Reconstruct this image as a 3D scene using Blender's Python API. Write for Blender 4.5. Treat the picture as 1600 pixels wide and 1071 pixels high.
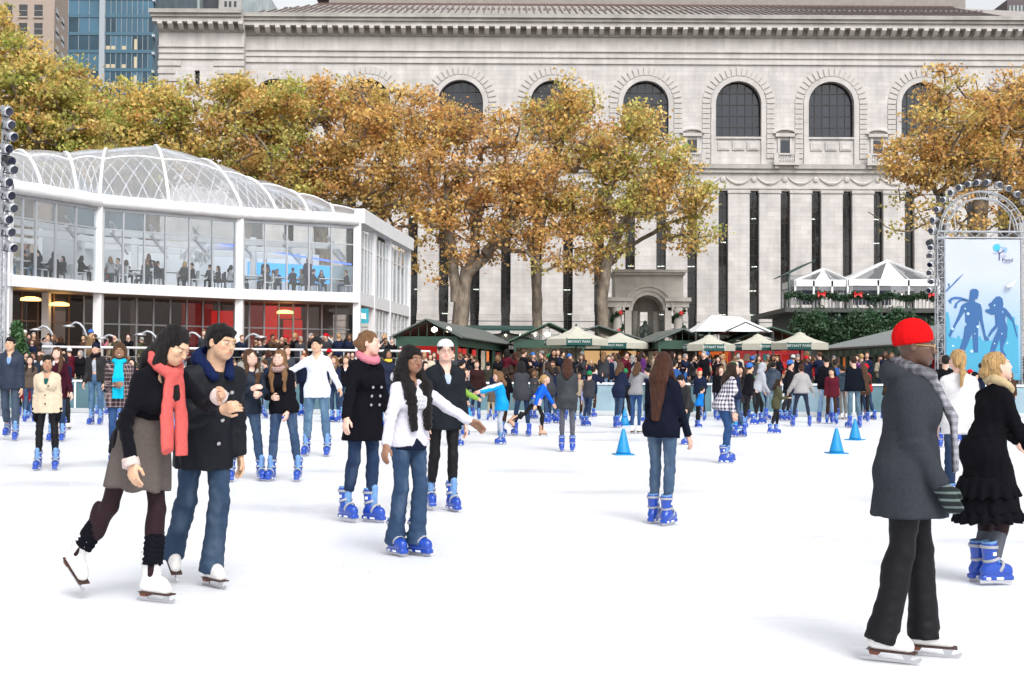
import bpy, math, random
import numpy as np
from mathutils import Vector, Matrix, Euler
R = math.radians
PI = math.pi
for o in list(bpy.data.objects):
    bpy.data.objects.remove(o)
SC = bpy.context.scene
# ------------------------------------------------------------------ camera
FPX = 2000.0
CAMH = 1.45
PITCH = math.atan(46.5 / FPX)
ROLL = R(0.3)
cd = bpy.data.cameras.new('camera'); cam = bpy.data.objects.new('camera', cd)
SC.collection.objects.link(cam); SC.camera = cam
cd.sensor_width = 36.0; cd.lens = 36.0 * FPX / 1600.0
cd.clip_start = 0.1; cd.clip_end = 3000
CM = Matrix.Rotation(R(90) + PITCH, 4, 'X') @ Matrix.Rotation(ROLL, 4, 'Z')
cam.matrix_world = Matrix.Translation((0, 0, CAMH)) @ CM
# ------------------------------------------------------------------ sky and sun (overcast)
W = bpy.data.worlds.new('World'); SC.world = W; W.use_nodes = True
nt = W.node_tree
sky = nt.nodes.new('ShaderNodeTexSky'); sky.sky_type = 'NISHITA'; sky.sun_disc = False
SUN_EL, SUN_AZ = R(48), R(158)
sky.sun_elevation = SUN_EL; sky.sun_rotation = SUN_AZ; sky.dust_density = 4.0; sky.air_density = 1.2
hs = nt.nodes.new('ShaderNodeHueSaturation'); hs.inputs['Saturation'].default_value = 0.12
nt.links.new(sky.outputs[0], hs.inputs['Color'])
nt.links.new(hs.outputs[0], nt.nodes['Background'].inputs[0])
nt.nodes['Background'].inputs[1].default_value = 0.14
sd = bpy.data.lights.new('sun', 'SUN'); sd.energy = 0.9; sd.angle = R(25); sd.color = (1, .97, .93)
so = bpy.data.objects.new('sun', sd); SC.collection.objects.link(so)
sv = Vector((math.sin(SUN_AZ) * math.cos(SUN_EL), math.cos(SUN_AZ) * math.cos(SUN_EL), math.sin(SUN_EL)))
so.rotation_euler = sv.to_track_quat('Z', 'Y').to_euler()
so.location = (0, 0, 60)
SC.view_settings.view_transform = 'Standard'; SC.view_settings.look = 'None'
SC.view_settings.gamma = 1.0; SC.view_settings.use_curve_mapping = False
SC.view_settings.exposure = 0.68
SC.cycles.use_denoising = True
SC.cycles.max_bounces = 7; SC.cycles.diffuse_bounces = 3; SC.cycles.glossy_bounces = 3
SC.cycles.transparent_max_bounces = 14; SC.cycles.transmission_bounces = 4
SC.cycles.caustics_reflective = False; SC.cycles.caustics_refractive = False
SC.cycles.use_adaptive_sampling = True

def ray(px, py):
    v = CM.to_3x3() @ Vector(((px - 800) / FPX, (535.5 - py) / FPX, -1))
    return v
def at(px, py, Y):
    v = ray(px, py); s = Y / v.y
    return Vector((v.x * s, Y, CAMH + v.z * s))
def gnd(px, py, z=0.0):
    v = ray(px, py); s = (z - CAMH) / v.z
    return Vector((v.x * s, v.y * s, z))
# ------------------------------------------------------------------ object helpers
C = SC.collection
def mesh_obj(name, verts, faces, mat=None, parent=None, smooth=False, mats=None, fmat=None):
    me = bpy.data.meshes.new(name)
    if isinstance(verts, np.ndarray):
        set_mesh(me, verts, faces)
    else:
        me.from_pydata([tuple(v) for v in verts], [], faces)
    if mats:
        for m in mats: me.materials.append(m)
        if fmat is not None: me.polygons.foreach_set('material_index', fmat)
    elif mat: me.materials.append(mat)
    if smooth: me.polygons.foreach_set('use_smooth', np.ones(len(me.polygons), bool))
    me.update()
    o = bpy.data.objects.new(name, me); C.objects.link(o)
    if parent: o.parent = parent
    return o
def set_mesh(me, V, F):
    V = np.asarray(V, np.float32); F = np.asarray(F, np.int32); n = F.shape[1]
    me.vertices.add(len(V)); me.vertices.foreach_set('co', V.ravel())
    me.loops.add(F.size); me.loops.foreach_set('vertex_index', F.ravel())
    me.polygons.add(len(F)); me.polygons.foreach_set('loop_start', np.arange(0, F.size, n, dtype=np.int32))
    me.polygons.foreach_set('loop_total', np.full(len(F), n, np.int32))
    me.update(calc_edges=True)
def dupe(o, parent=None, loc=None, name=None):
    c = o.copy(); C.objects.link(c)
    if parent is not None: c.parent = parent
    if loc is not None: c.location = loc
    return c
def dupe_tree(o, parent=None):
    c = o.copy(); C.objects.link(c); c.parent = parent
    for ch in [x for x in KIDS.get(o.name, [])]: dupe_tree(ch, c)
    return c
KIDS = {}
def empty(name, loc=(0, 0, 0), rz=0):
    o = bpy.data.objects.new(name, None); C.objects.link(o); o.location = loc; o.rotation_euler = (0, 0, rz)
    o.empty_display_size = .2
    return o
def tag(o, label=None, cat=None, group=None, kind=None):
    if label: o['label'] = label
    if cat: o['category'] = cat
    if group: o['group'] = group
    if kind: o['kind'] = kind
    return o
class MB:
    """collects shapes into one mesh"""
    def __init__(s): s.v = []; s.f = []
    def add(s, vs, fs):
        n = len(s.v); s.v += [Vector(v) for v in vs]; s.f += [tuple(i + n for i in f) for f in fs]; return s
    def box(s, x0, x1, y0, y1, z0, z1):
        return s.add([(x0, y0, z0), (x1, y0, z0), (x1, y1, z0), (x0, y1, z0), (x0, y0, z1), (x1, y0, z1), (x1, y1, z1), (x0, y1, z1)],
                     [(0, 3, 2, 1), (4, 5, 6, 7), (0, 1, 5, 4), (1, 2, 6, 5), (2, 3, 7, 6), (3, 0, 4, 7)])
    def bar(s, a, b, w, h=None, up=(0, 0, 1)):
        a = Vector(a); b = Vector(b); h = h or w; d = (b - a).normalized(); up = Vector(up)
        if abs(d.dot(up)) > .98: up = Vector((0, 1, 0))
        r = d.cross(up).normalized(); u = r.cross(d)
        vs = [p + r * sx * w / 2 + u * sz * h / 2 for p in (a, b) for sx, sz in ((-1, -1), (1, -1), (1, 1), (-1, 1))]
        return s.add(vs, [(0, 1, 2, 3), (7, 6, 5, 4), (0, 4, 5, 1), (1, 5, 6, 2), (2, 6, 7, 3), (3, 7, 4, 0)])
    def tube(s, pts, rad, n=6, cap=True):
        pts = [Vector(p) for p in pts]; m = len(pts)
        rr = rad if isinstance(rad, (list, tuple)) else [rad] * m
        vs = []; fs = []
        ref = Vector((0.13, 0.21, 0.97))
        for i, p in enumerate(pts):
            d = (pts[min(i + 1, m - 1)] - pts[max(i - 1, 0)]).normalized()
            if abs(d.dot(ref)) > .95: r = d.cross(Vector((1, 0.1, 0))).normalized()
            else: r = d.cross(ref).normalized()
            u = r.cross(d)
            for k in range(n):
                a = 2 * PI * k / n
                vs.append(p + (r * math.cos(a) + u * math.sin(a)) * rr[i])
        for i in range(m - 1):
            for k in range(n):
                k2 = (k + 1) % n
                fs.append((i * n + k, i * n + k2, (i + 1) * n + k2, (i + 1) * n + k))
        if cap:
            fs.append(tuple(range(n))[::-1]); fs.append(tuple((m - 1) * n + k for k in range(n)))
        return s.add(vs, fs)
    def lathe(s, prof, n=16, c=(0, 0, 0)):
        """prof: (r, z) list around the z axis"""
        c = Vector(c); vs = []; fs = []
        for r, z in prof:
            for k in range(n):
                a = 2 * PI * k / n; vs.append(c + Vector((r * math.cos(a), r * math.sin(a), z)))
        for i in range(len(prof) - 1):
            for k in range(n):
                k2 = (k + 1) % n
                fs.append((i * n + k, i * n + k2, (i + 1) * n + k2, (i + 1) * n + k))
        fs.append(tuple(range(n))[::-1]); m = len(prof) - 1; fs.append(tuple(m * n + k for k in range(n)))
        return s.add(vs, fs)
    def prism(s, poly, y0, y1, axis='y'):
        """poly in (x,z), extruded along y"""
        n = len(poly)
        if axis == 'y': vs = [(x, y0, z) for x, z in poly] + [(x, y1, z) for x, z in poly]
        elif axis == 'x': vs = [(y0, x, z) for x, z in poly] + [(y1, x, z) for x, z in poly]
        else: vs = [(x, z, y0) for x, z in poly] + [(x, z, y1) for x, z in poly]
        fs = [tuple(range(n)), tuple(range(2 * n - 1, n - 1, -1))]
        for i in range(n):
            j = (i + 1) % n; fs.append((i, i + n, j + n, j))
        return s.add(vs, fs)
    def quad(s, a, b, c, d): return s.add([a, b, c, d], [(0, 1, 2, 3)])
    def slab(s, a, b, c, d, t):
        a, b, c, d = map(Vector, (a, b, c, d)); n = (b - a).cross(d - a).normalized() * t
        return s.add([a, b, c, d, a + n, b + n, c + n, d + n],
                     [(3, 2, 1, 0), (4, 5, 6, 7), (0, 1, 5, 4), (1, 2, 6, 5), (2, 3, 7, 6), (3, 0, 4, 7)])
    def obj(s, name, mat, parent=None, smooth=False):
        o = mesh_obj(name, s.v, s.f, mat, parent, smooth)
        if parent: KIDS.setdefault(parent.name, []).append(o)
        return o
def box(name, x0, x1, y0, y1, z0, z1, mat, parent=None):
    return MB().box(x0, x1, y0, y1, z0, z1).obj(name, mat, parent)
# ------------------------------------------------------------------ materials
MATS = {}
def mat(name, col=(.5, .5, .5), rough=.7, noise=0.0, scale=8.0, bump=0.0, bscale=60.0, metal=0.0, emis=None, estr=1.0, spec=.5,
        coords='Object', stretch=(1, 1, 1), sheen=0.0, coat=0.0):
    if name in MATS: return MATS[name]
    m = bpy.data.materials.new(name); m.use_nodes = True; n = m.node_tree; b = n.nodes['Principled BSDF']
    b.inputs['Base Color'].default_value = (*col, 1); b.inputs['Roughness'].default_value = rough
    b.inputs['Metallic'].default_value = metal; b.inputs['Specular IOR Level'].default_value = spec
    if sheen: b.inputs['Sheen Weight'].default_value = sheen; b.inputs['Sheen Roughness'].default_value = .5
    if coat: b.inputs['Coat Weight'].default_value = coat
    if emis: b.inputs['Emission Color'].default_value = (*emis, 1); b.inputs['Emission Strength'].default_value = estr
    if noise or bump:
        tc = n.nodes.new('ShaderNodeTexCoord'); mp = n.nodes.new('ShaderNodeMapping'); mp.inputs['Scale'].default_value = stretch
        n.links.new(tc.outputs[coords], mp.inputs[0])
    if noise:
        t = n.nodes.new('ShaderNodeTexNoise'); t.inputs['Scale'].default_value = scale; t.inputs['Detail'].default_value = 5
        n.links.new(mp.outputs[0], t.inputs['Vector'])
        r = n.nodes.new('ShaderNodeMapRange'); r.inputs[1].default_value = .3; r.inputs[2].default_value = .7
        r.inputs[3].default_value = 1 - noise; r.inputs[4].default_value = 1 + noise
        mx = n.nodes.new('ShaderNodeVectorMath'); mx.operation = 'SCALE'; mx.inputs[0].default_value = col
        n.links.new(t.outputs[0], r.inputs[0]); n.links.new(r.outputs[0], mx.inputs['Scale']); n.links.new(mx.outputs[0], b.inputs['Base Color'])
    if bump:
        t2 = n.nodes.new('ShaderNodeTexNoise'); t2.inputs['Scale'].default_value = bscale; t2.inputs['Detail'].default_value = 3
        n.links.new(mp.outputs[0], t2.inputs['Vector'])
        bp = n.nodes.new('ShaderNodeBump'); bp.inputs['Strength'].default_value = bump; bp.inputs['Distance'].default_value = .02
        n.links.new(t2.outputs[0], bp.inputs['Height']); n.links.new(bp.outputs[0], b.inputs['Normal'])
    MATS[name] = m
    return m
def node(n, typ, **kw):
    x = n.nodes.new(typ)
    for k, v in kw.items():
        if k.startswith('i_'): x.inputs[int(k[2:]) if k[2:].isdigit() else k[2:]].default_value = v
        else: setattr(x, k, v)
    return x
def glass_mat(name, tint=(.8, .85, .88), refl=1.0, alpha=.12, rough=.02):
    """thin sheet glass: mostly see-through, fresnel reflection"""
    if name in MATS: return MATS[name]
    m = bpy.data.materials.new(name); m.use_nodes = True; n = m.node_tree; n.nodes.clear()
    out = n.nodes.new('ShaderNodeOutputMaterial'); tr = node(n, 'ShaderNodeBsdfTransparent'); tr.inputs[0].default_value = (*tint, 1)
    gl = node(n, 'ShaderNodeBsdfGlossy'); gl.inputs['Roughness'].default_value = rough; gl.inputs[0].default_value = (refl, refl, refl, 1)
    df = node(n, 'ShaderNodeBsdfDiffuse'); df.inputs[0].default_value = (.8, .82, .85, 1)
    lw = n.nodes.new('ShaderNodeLayerWeight'); lw.inputs[0].default_value = .5
    pw = node(n, 'ShaderNodeMath', operation='POWER'); pw.inputs[1].default_value = 4.0; n.links.new(lw.outputs['Facing'], pw.inputs[0])
    fr = node(n, 'ShaderNodeMath', operation='MULTIPLY_ADD'); fr.inputs[1].default_value = .7; fr.inputs[2].default_value = .035; n.links.new(pw.outputs[0], fr.inputs[0])
    m1 = n.nodes.new('ShaderNodeMixShader'); n.links.new(fr.outputs[0], m1.inputs[0]); n.links.new(tr.outputs[0], m1.inputs[1]); n.links.new(gl.outputs[0], m1.inputs[2])
    m2 = n.nodes.new('ShaderNodeMixShader'); m2.inputs[0].default_value = alpha
    if alpha > .2:
        tl_ = node(n, 'ShaderNodeBsdfTranslucent'); tl_.inputs[0].default_value = (.9, .92, .95, 1); m3 = n.nodes.new('ShaderNodeMixShader'); m3.inputs[0].default_value = .5
        n.links.new(df.outputs[0], m3.inputs[1]); n.links.new(tl_.outputs[0], m3.inputs[2]); df = m3
    n.links.new(m1.outputs[0], m2.inputs[1]); n.links.new(df.outputs[0], m2.inputs[2]); n.links.new(m2.outputs[0], out.inputs[0])
    MATS[name] = m
    return m
# ------------------------------------------------------------------ distance-field modeller
def axis_pts(lo, hi, coarse, fines):
    """grid coordinates from lo to hi with fine stretches (a, b, step)"""
    pts = []; x = lo
    while x < hi + coarse:
        pts.append(x); st = coarse
        for a, b, s in fines:
            if a - s <= x <= b: st = min(st, s)
            elif x < a - s < x + st: st = max(min(st, a - s - x + 1e-6), s)
        x += st
    return np.array(pts, np.float32)
def smin(a, b, k):
    if k <= 0: return np.minimum(a, b)
    h = np.clip(.5 + .5 * (a - b) / k, 0, 1)
    return a + (b - a) * h - k * h * (1 - h)
class SDF:
    def __init__(s, lo, hi, coarse, fines=()):
        s.ax = [axis_pts(lo[i], hi[i], coarse, [(f[0][i], f[1][i], f[2]) for f in fines]) for i in range(3)]
        s.F = np.full([len(a) for a in s.ax], .25, np.float32); s.h = coarse
    def sub(s, lo, hi):
        sl = []
        for i in range(3):
            a = np.searchsorted(s.ax[i], lo[i]); b = np.searchsorted(s.ax[i], hi[i])
            a = max(a - 1, 0); b = min(b + 1, len(s.ax[i]))
            if b - a < 1: return None, None
            sl.append(slice(a, b))
        X = s.ax[0][sl[0]][:, None, None]; Y = s.ax[1][sl[1]][None, :, None]; Z = s.ax[2][sl[2]][None, None, :]
        return tuple(sl), (X, Y, Z)
    def _app(s, sl, d, k, op):
        cur = s.F[sl]
        if op == 'u': s.F[sl] = smin(cur, d, k)
        elif op == 's': s.F[sl] = -smin(-cur, d, k)
        elif op == 'i': s.F[sl] = -smin(-cur, -d, k)
    def cone(s, a, b, ra, rb, k=.02, op='u', fr=None, sc=None, capa=False, capb=False, fn=None):
        """tapered capsule; fr/sc: 3x3 frame and per-axis squash; cap: flat ends; fn(X,Y,Z)->extra distance"""
        a = np.array(a, float); b = np.array(b, float); m = max(ra, rb) * (1 / min(sc) if sc is not None else 1) + k + 3 * s.h
        sl, P = s.sub(np.minimum(a, b) - m, np.maximum(a, b) + m)
        if sl is None: return s
        X, Y, Z = P[0] - a[0], P[1] - a[1], P[2] - a[2]; v = b - a
        if fr is not None:
            fr = np.array(fr, float)
            X, Y, Z = [(X * fr[0, i] + Y * fr[1, i] + Z * fr[2, i]) * sc[i] for i in range(3)]
            v = (fr.T @ v) * np.array(sc)
        L2 = max(v @ v, 1e-8); t0 = (X * v[0] + Y * v[1] + Z * v[2]) / L2; t = np.clip(t0, 0, 1)
        d = np.sqrt((X - t * v[0]) ** 2 + (Y - t * v[1]) ** 2 + (Z - t * v[2]) ** 2) - (ra + (rb - ra) * t)
        L = math.sqrt(L2)
        if capa: d = np.maximum(d, -t0 * L)
        if capb: d = np.maximum(d, (t0 - 1) * L)
        if fn is not None: d = d + fn(*P)
        s._app(sl, d.astype(np.float32), k, op); return s
    def ell(s, c, r, k=.02, op='u', fr=None, fn=None):
        c = np.array(c, float); r = np.array(r, float); m = r.max() + k + 3 * s.h
        sl, P = s.sub(c - m, c + m)
        if sl is None: return s
        X, Y, Z = P[0] - c[0], P[1] - c[1], P[2] - c[2]
        if fr is not None:
            fr = np.array(fr, float); X, Y, Z = [X * fr[0, i] + Y * fr[1, i] + Z * fr[2, i] for i in range(3)]
        k0 = np.sqrt((X / r[0]) ** 2 + (Y / r[1]) ** 2 + (Z / r[2]) ** 2)
        k1 = np.sqrt((X / r[0] ** 2) ** 2 + (Y / r[1] ** 2) ** 2 + (Z / r[2] ** 2) ** 2) + 1e-6
        d = k0 * (k0 - 1) / k1
        if fn is not None: d = d + fn(*P)
        s._app(sl, d.astype(np.float32), k, op); return s
    def box(s, c, hs, k=.01, op='u', fr=None, rnd=.005):
        c = np.array(c, float); hs = np.array(hs, float); m = np.linalg.norm(hs) + k + 3 * s.h
        sl, P = s.sub(c - m, c + m)
        if sl is None: return s
        X, Y, Z = P[0] - c[0], P[1] - c[1], P[2] - c[2]
        if fr is not None:
            fr = np.array(fr, float); X, Y, Z = [X * fr[0, i] + Y * fr[1, i] + Z * fr[2, i] for i in range(3)]
        q = [np.abs(X) - hs[0] + rnd, np.abs(Y) - hs[1] + rnd, np.abs(Z) - hs[2] + rnd]
        d = np.sqrt(sum(np.maximum(v, 0) ** 2 for v in q)) + np.minimum(np.maximum(q[0], np.maximum(q[1], q[2])), 0) - rnd
        s._app(sl, (d + 0 * X).astype(np.float32), k, op); return s
    def half(s, c, n, k=.0, op='s', lo=None, hi=None):
        """subtract the half space on the side n points to"""
        n = np.array(n, float); n /= np.linalg.norm(n)
        sl, P = s.sub(lo if lo is not None else [-9] * 3, hi if hi is not None else [9] * 3)
        if sl is None: return s
        d = -((P[0] - c[0]) * n[0] + (P[1] - c[1]) * n[1] + (P[2] - c[2]) * n[2])
        s._app(sl, np.broadcast_to(d, s.F[sl].shape).astype(np.float32), k, op); return s
    def disp(s, fn):
        s.F += fn(s.ax[0][:, None, None], s.ax[1][None, :, None], s.ax[2][None, None, :]).astype(np.float32); return s
    def mesh(s):
        F = s.F.copy()
        F[0], F[-1], F[:, 0], F[:, -1], F[:, :, 0], F[:, :, -1] = [.2] * 6
        I = F < 0; n = F.shape
        cnt = np.zeros([x - 1 for x in n], np.int8)
        for dx in (0, 1):
            for dy in (0, 1):
                for dz in (0, 1):
                    cnt += I[dx:n[0] - 1 + dx, dy:n[1] - 1 + dy, dz:n[2] - 1 + dz]
        mix = (cnt > 0) & (cnt < 8)
        ci, cj, ck = np.nonzero(mix)
        idx = np.full(mix.shape, -1, np.int32); idx[ci, cj, ck] = np.arange(len(ci))
        A = s.ax; V = np.zeros((len(ci), 3)); N = np.zeros(len(ci))
        corner = {}
        for dx in (0, 1):
            for dy in (0, 1):
                for dz in (0, 1): corner[dx, dy, dz] = F[ci + dx, cj + dy, ck + dz]
        base = (ci, cj, ck)
        for ax in range(3):
            for u in (0, 1):
                for w in (0, 1):
                    c0 = [0, 0, 0]; o = [i for i in range(3) if i != ax]; c0[o[0]] = u; c0[o[1]] = w
                    c1 = list(c0); c1[ax] = 1
                    a = corner[tuple(c0)]; b = corner[tuple(c1)]; x = (a < 0) != (b < 0)
                    t = np.where(x, a / np.where(x, a - b, 1), 0)
                    for d in range(3):
                        p0 = A[d][base[d] + c0[d]]
                        if d == ax: p0 = p0 + t * (A[d][base[d] + 1] - p0)
                        V[:, d] += np.where(x, p0, 0)
                    N += x
        V /= np.maximum(N, 1)[:, None]
        Q = []
        for ax in range(3):
            sl0 = [slice(None)] * 3; sl1 = [slice(None)] * 3; sl0[ax] = slice(0, -1); sl1[ax] = slice(1, None)
            a, b = I[tuple(sl0)], I[tuple(sl1)]; cr = a != b
            e = np.array(np.nonzero(cr)); o = [i for i in range(3) if i != ax]
            ok = (e[o[0]] > 0) & (e[o[1]] > 0) & (e[o[0]] < n[o[0]] - 1) & (e[o[1]] < n[o[1]] - 1); e = e[:, ok]
            ins = a[tuple(e)]
            q = []
            for du, dw in ((-1, -1), (0, -1), (0, 0), (-1, 0)):
                c = e.copy(); c[o[0]] += du; c[o[1]] += dw; q.append(idx[tuple(c)])
            q = np.array(q).T
            flip = ins if ax == 1 else ~ins
            q[flip] = q[flip][:, ::-1]
            Q.append(q)
        Q = np.concatenate(Q) if Q else np.zeros((0, 4), int)
        Q = Q[(Q >= 0).all(1)]
        return V.astype(np.float32), Q
    def obj(s, name, mat, parent=None):
        V, Q = s.mesh()
        if len(Q) == 0: return None
        o = mesh_obj(name, V, Q, mat, parent, smooth=True)
        if parent: KIDS.setdefault(parent.name, []).append(o)
        return o
def wob(seed, amp, freq, aniso=(1, 1, 1)):
    """a sum of warped sines, used for folds in cloth and hair"""
    rg = np.random.RandomState(seed); K = rg.randn(4, 3) * freq * np.array(aniso); ph = rg.rand(8) * 6.28
    def f(X, Y, Z):
        w = np.sin(K[0, 0] * X + K[0, 1] * Y + K[0, 2] * Z + ph[0])
        return amp * (np.sin(K[1, 0] * X + K[1, 1] * Y + K[1, 2] * Z + ph[1] + 1.3 * w) * .6
                      + np.sin(K[2, 0] * X + K[2, 1] * Y + K[2, 2] * Z + ph[2] + w) * .5 + np.sin(2.2 * (K[3, 0] * X + K[3, 1] * Y + K[3, 2] * Z) + ph[3]) * .25)
    return f
# ------------------------------------------------------------------ people
def rotm(ax, a): return np.array(Matrix.Rotation(a, 3, ax))
def skin_mat(tone):
    nm = 'skin_' + tone
    col = {'light': (.60, .36, .27), 'pale': (.68, .43, .34), 'asian': (.60, .37, .24), 'tan': (.42, .23, .14), 'brown': (.26, .13, .075), 'dark': (.11, .055, .035)}[tone]
    if nm in MATS: return MATS[nm]
    m = mat(nm, col, .48, .08, 30, .05, 120); n = m.node_tree; b = n.nodes['Principled BSDF']
    b.inputs['Subsurface Weight'].default_value = .12; b.inputs['Subsurface Radius'].default_value = (.012, .005, .003); b.inputs['Subsurface Scale'].default_value = 1
    at_ = node(n, 'ShaderNodeAttribute', attribute_name='mark'); mx = node(n, 'ShaderNodeMix', data_type='RGBA')
    src = b.inputs['Base Color'].links[0].from_socket
    mx.inputs[7].default_value = (col[0] * .85, col[1] * .38, col[2] * .42, 1)
    sp = n.nodes.new('ShaderNodeSeparateColor'); n.links.new(at_.outputs[0], sp.inputs[0])
    n.links.new(sp.outputs[0], mx.inputs[0]); n.links.new(src, mx.inputs[6])
    mx2 = node(n, 'ShaderNodeMix', data_type='RGBA'); mx2.inputs[7].default_value = (.03, .018, .012, 1) if tone != 'pale' else (.22, .13, .07, 1)
    n.links.new(sp.outputs[1], mx2.inputs[0]); n.links.new(mx.outputs[2], mx2.inputs[6]); n.links.new(mx2.outputs[2], b.inputs['Base Color'])
    return m
def cloth(name, col=None, kind='wool', col2=None, sc=1.0):
    """fabric materials; plaid, stripes and checks are woven in object space"""
    if name in MATS: return MATS[name]
    if kind == 'wool': m = mat(name, col, .95, .10, 60, .45, 240, sheen=0, spec=.05)
    elif kind == 'smooth': m = mat(name, col, .62, .10, 9, .16, 30, spec=.2)
    elif kind == 'velvet': m = mat(name, col, .9, .08, 40, .2, 300, sheen=.03, spec=.06)
    elif kind == 'denim':
        m = mat(name, col, .85, .14, 9, .3, 350, spec=.15); n = m.node_tree; b = n.nodes['Principled BSDF']
        src = b.inputs['Base Color'].links[0].from_socket
        tc = n.nodes.new('ShaderNodeTexCoord'); mp = n.nodes.new('ShaderNodeMapping'); mp.inputs['Scale'].default_value = (9, 5, 3.2); n.links.new(tc.outputs['Object'], mp.inputs[0])
        t = node(n, 'ShaderNodeTexNoise', i_Scale=1.0, i_Detail=3.0); n.links.new(mp.outputs[0], t.inputs['Vector'])
        r = n.nodes.new('ShaderNodeMapRange'); r.inputs[1].default_value = .5; r.inputs[2].default_value = .72; n.links.new(t.outputs[0], r.inputs[0])
        mx = node(n, 'ShaderNodeMix', data_type='RGBA'); mx.inputs[7].default_value = (min(1, col[0] * 1.7 + .018), min(1, col[1] * 1.55 + .018), min(1, col[2] * 1.35 + .02), 1)
        n.links.new(r.outputs[0], mx.inputs[0]); n.links.new(src, mx.inputs[6]); n.links.new(mx.outputs[2], b.inputs['Base Color'])
    elif kind in ('plaid', 'check', 'stripe', 'band'):
        m = mat(name, col, .9, 0, 8, .25, 250, sheen=.03, spec=.15); n = m.node_tree; b = n.nodes['Principled BSDF']
        tc = n.nodes.new('ShaderNodeTexCoord'); sp = n.nodes.new('ShaderNodeSeparateXYZ'); n.links.new(tc.outputs['Object'], sp.inputs[0])
        def line(sock, freq, thr, off=0.0):
            a = node(n, 'ShaderNodeMath', operation='MULTIPLY_ADD'); a.inputs[1].default_value = freq; a.inputs[2].default_value = off; n.links.new(sock, a.inputs[0])
            s = node(n, 'ShaderNodeMath', operation='SINE'); n.links.new(a.outputs[0], s.inputs[0])
            g = node(n, 'ShaderNodeMath', operation='GREATER_THAN'); g.inputs[1].default_value = thr; n.links.new(s.outputs[0], g.inputs[0]); return g.outputs[0]
        c2 = col2 or (.8, .8, .8); f = 95 / sc
        if kind == 'stripe': fac = line(sp.outputs[2], f, 0)
        elif kind == 'band': fac = line(sp.outputs[2], f, .5)
        else:
            add = node(n, 'ShaderNodeMath', operation='ADD'); n.links.new(sp.outputs[0], add.inputs[0]); n.links.new(sp.outputs[1], add.inputs[1])
            h = line(sp.outputs[2], f, 0 if kind == 'check' else .72); v = line(add.outputs[0], f, 0 if kind == 'check' else .72)
            s2 = node(n, 'ShaderNodeMath', operation='ADD'); n.links.new(h, s2.inputs[0]); n.links.new(v, s2.inputs[1])
            s3 = node(n, 'ShaderNodeMath', operation='MULTIPLY'); s3.inputs[1].default_value = .5; n.links.new(s2.outputs[0], s3.inputs[0]); fac = s3.outputs[0]
        mx = node(n, 'ShaderNodeMix', data_type='RGBA'); mx.inputs[6].default_value = (*col, 1); mx.inputs[7].default_value = (*c2, 1)
        n.links.new(fac, mx.inputs[0]); n.links.new(mx.outputs[2], b.inputs['Base Color'])
    else: m = mat(name, col, .8, .1)
    return m
def hair_mat(name, col):
    nm = 'hair_' + name
    if nm in MATS: return MATS[nm]
    m = mat(nm, col, .5, .55, 16, .9, 34, spec=.22, stretch=(7, 7, .6)); return m
HAIRC = {'black': (.012, .010, .010), 'dark brown': (.028, .015, .010), 'brown': (.085, .042, .022), 'auburn': (.060, .022, .013), 'light brown': (.20, .105, .05),
         'blonde': (.48, .30, .13), 'grey': (.35, .34, .33), 'red': (.22, .07, .02)}
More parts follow.
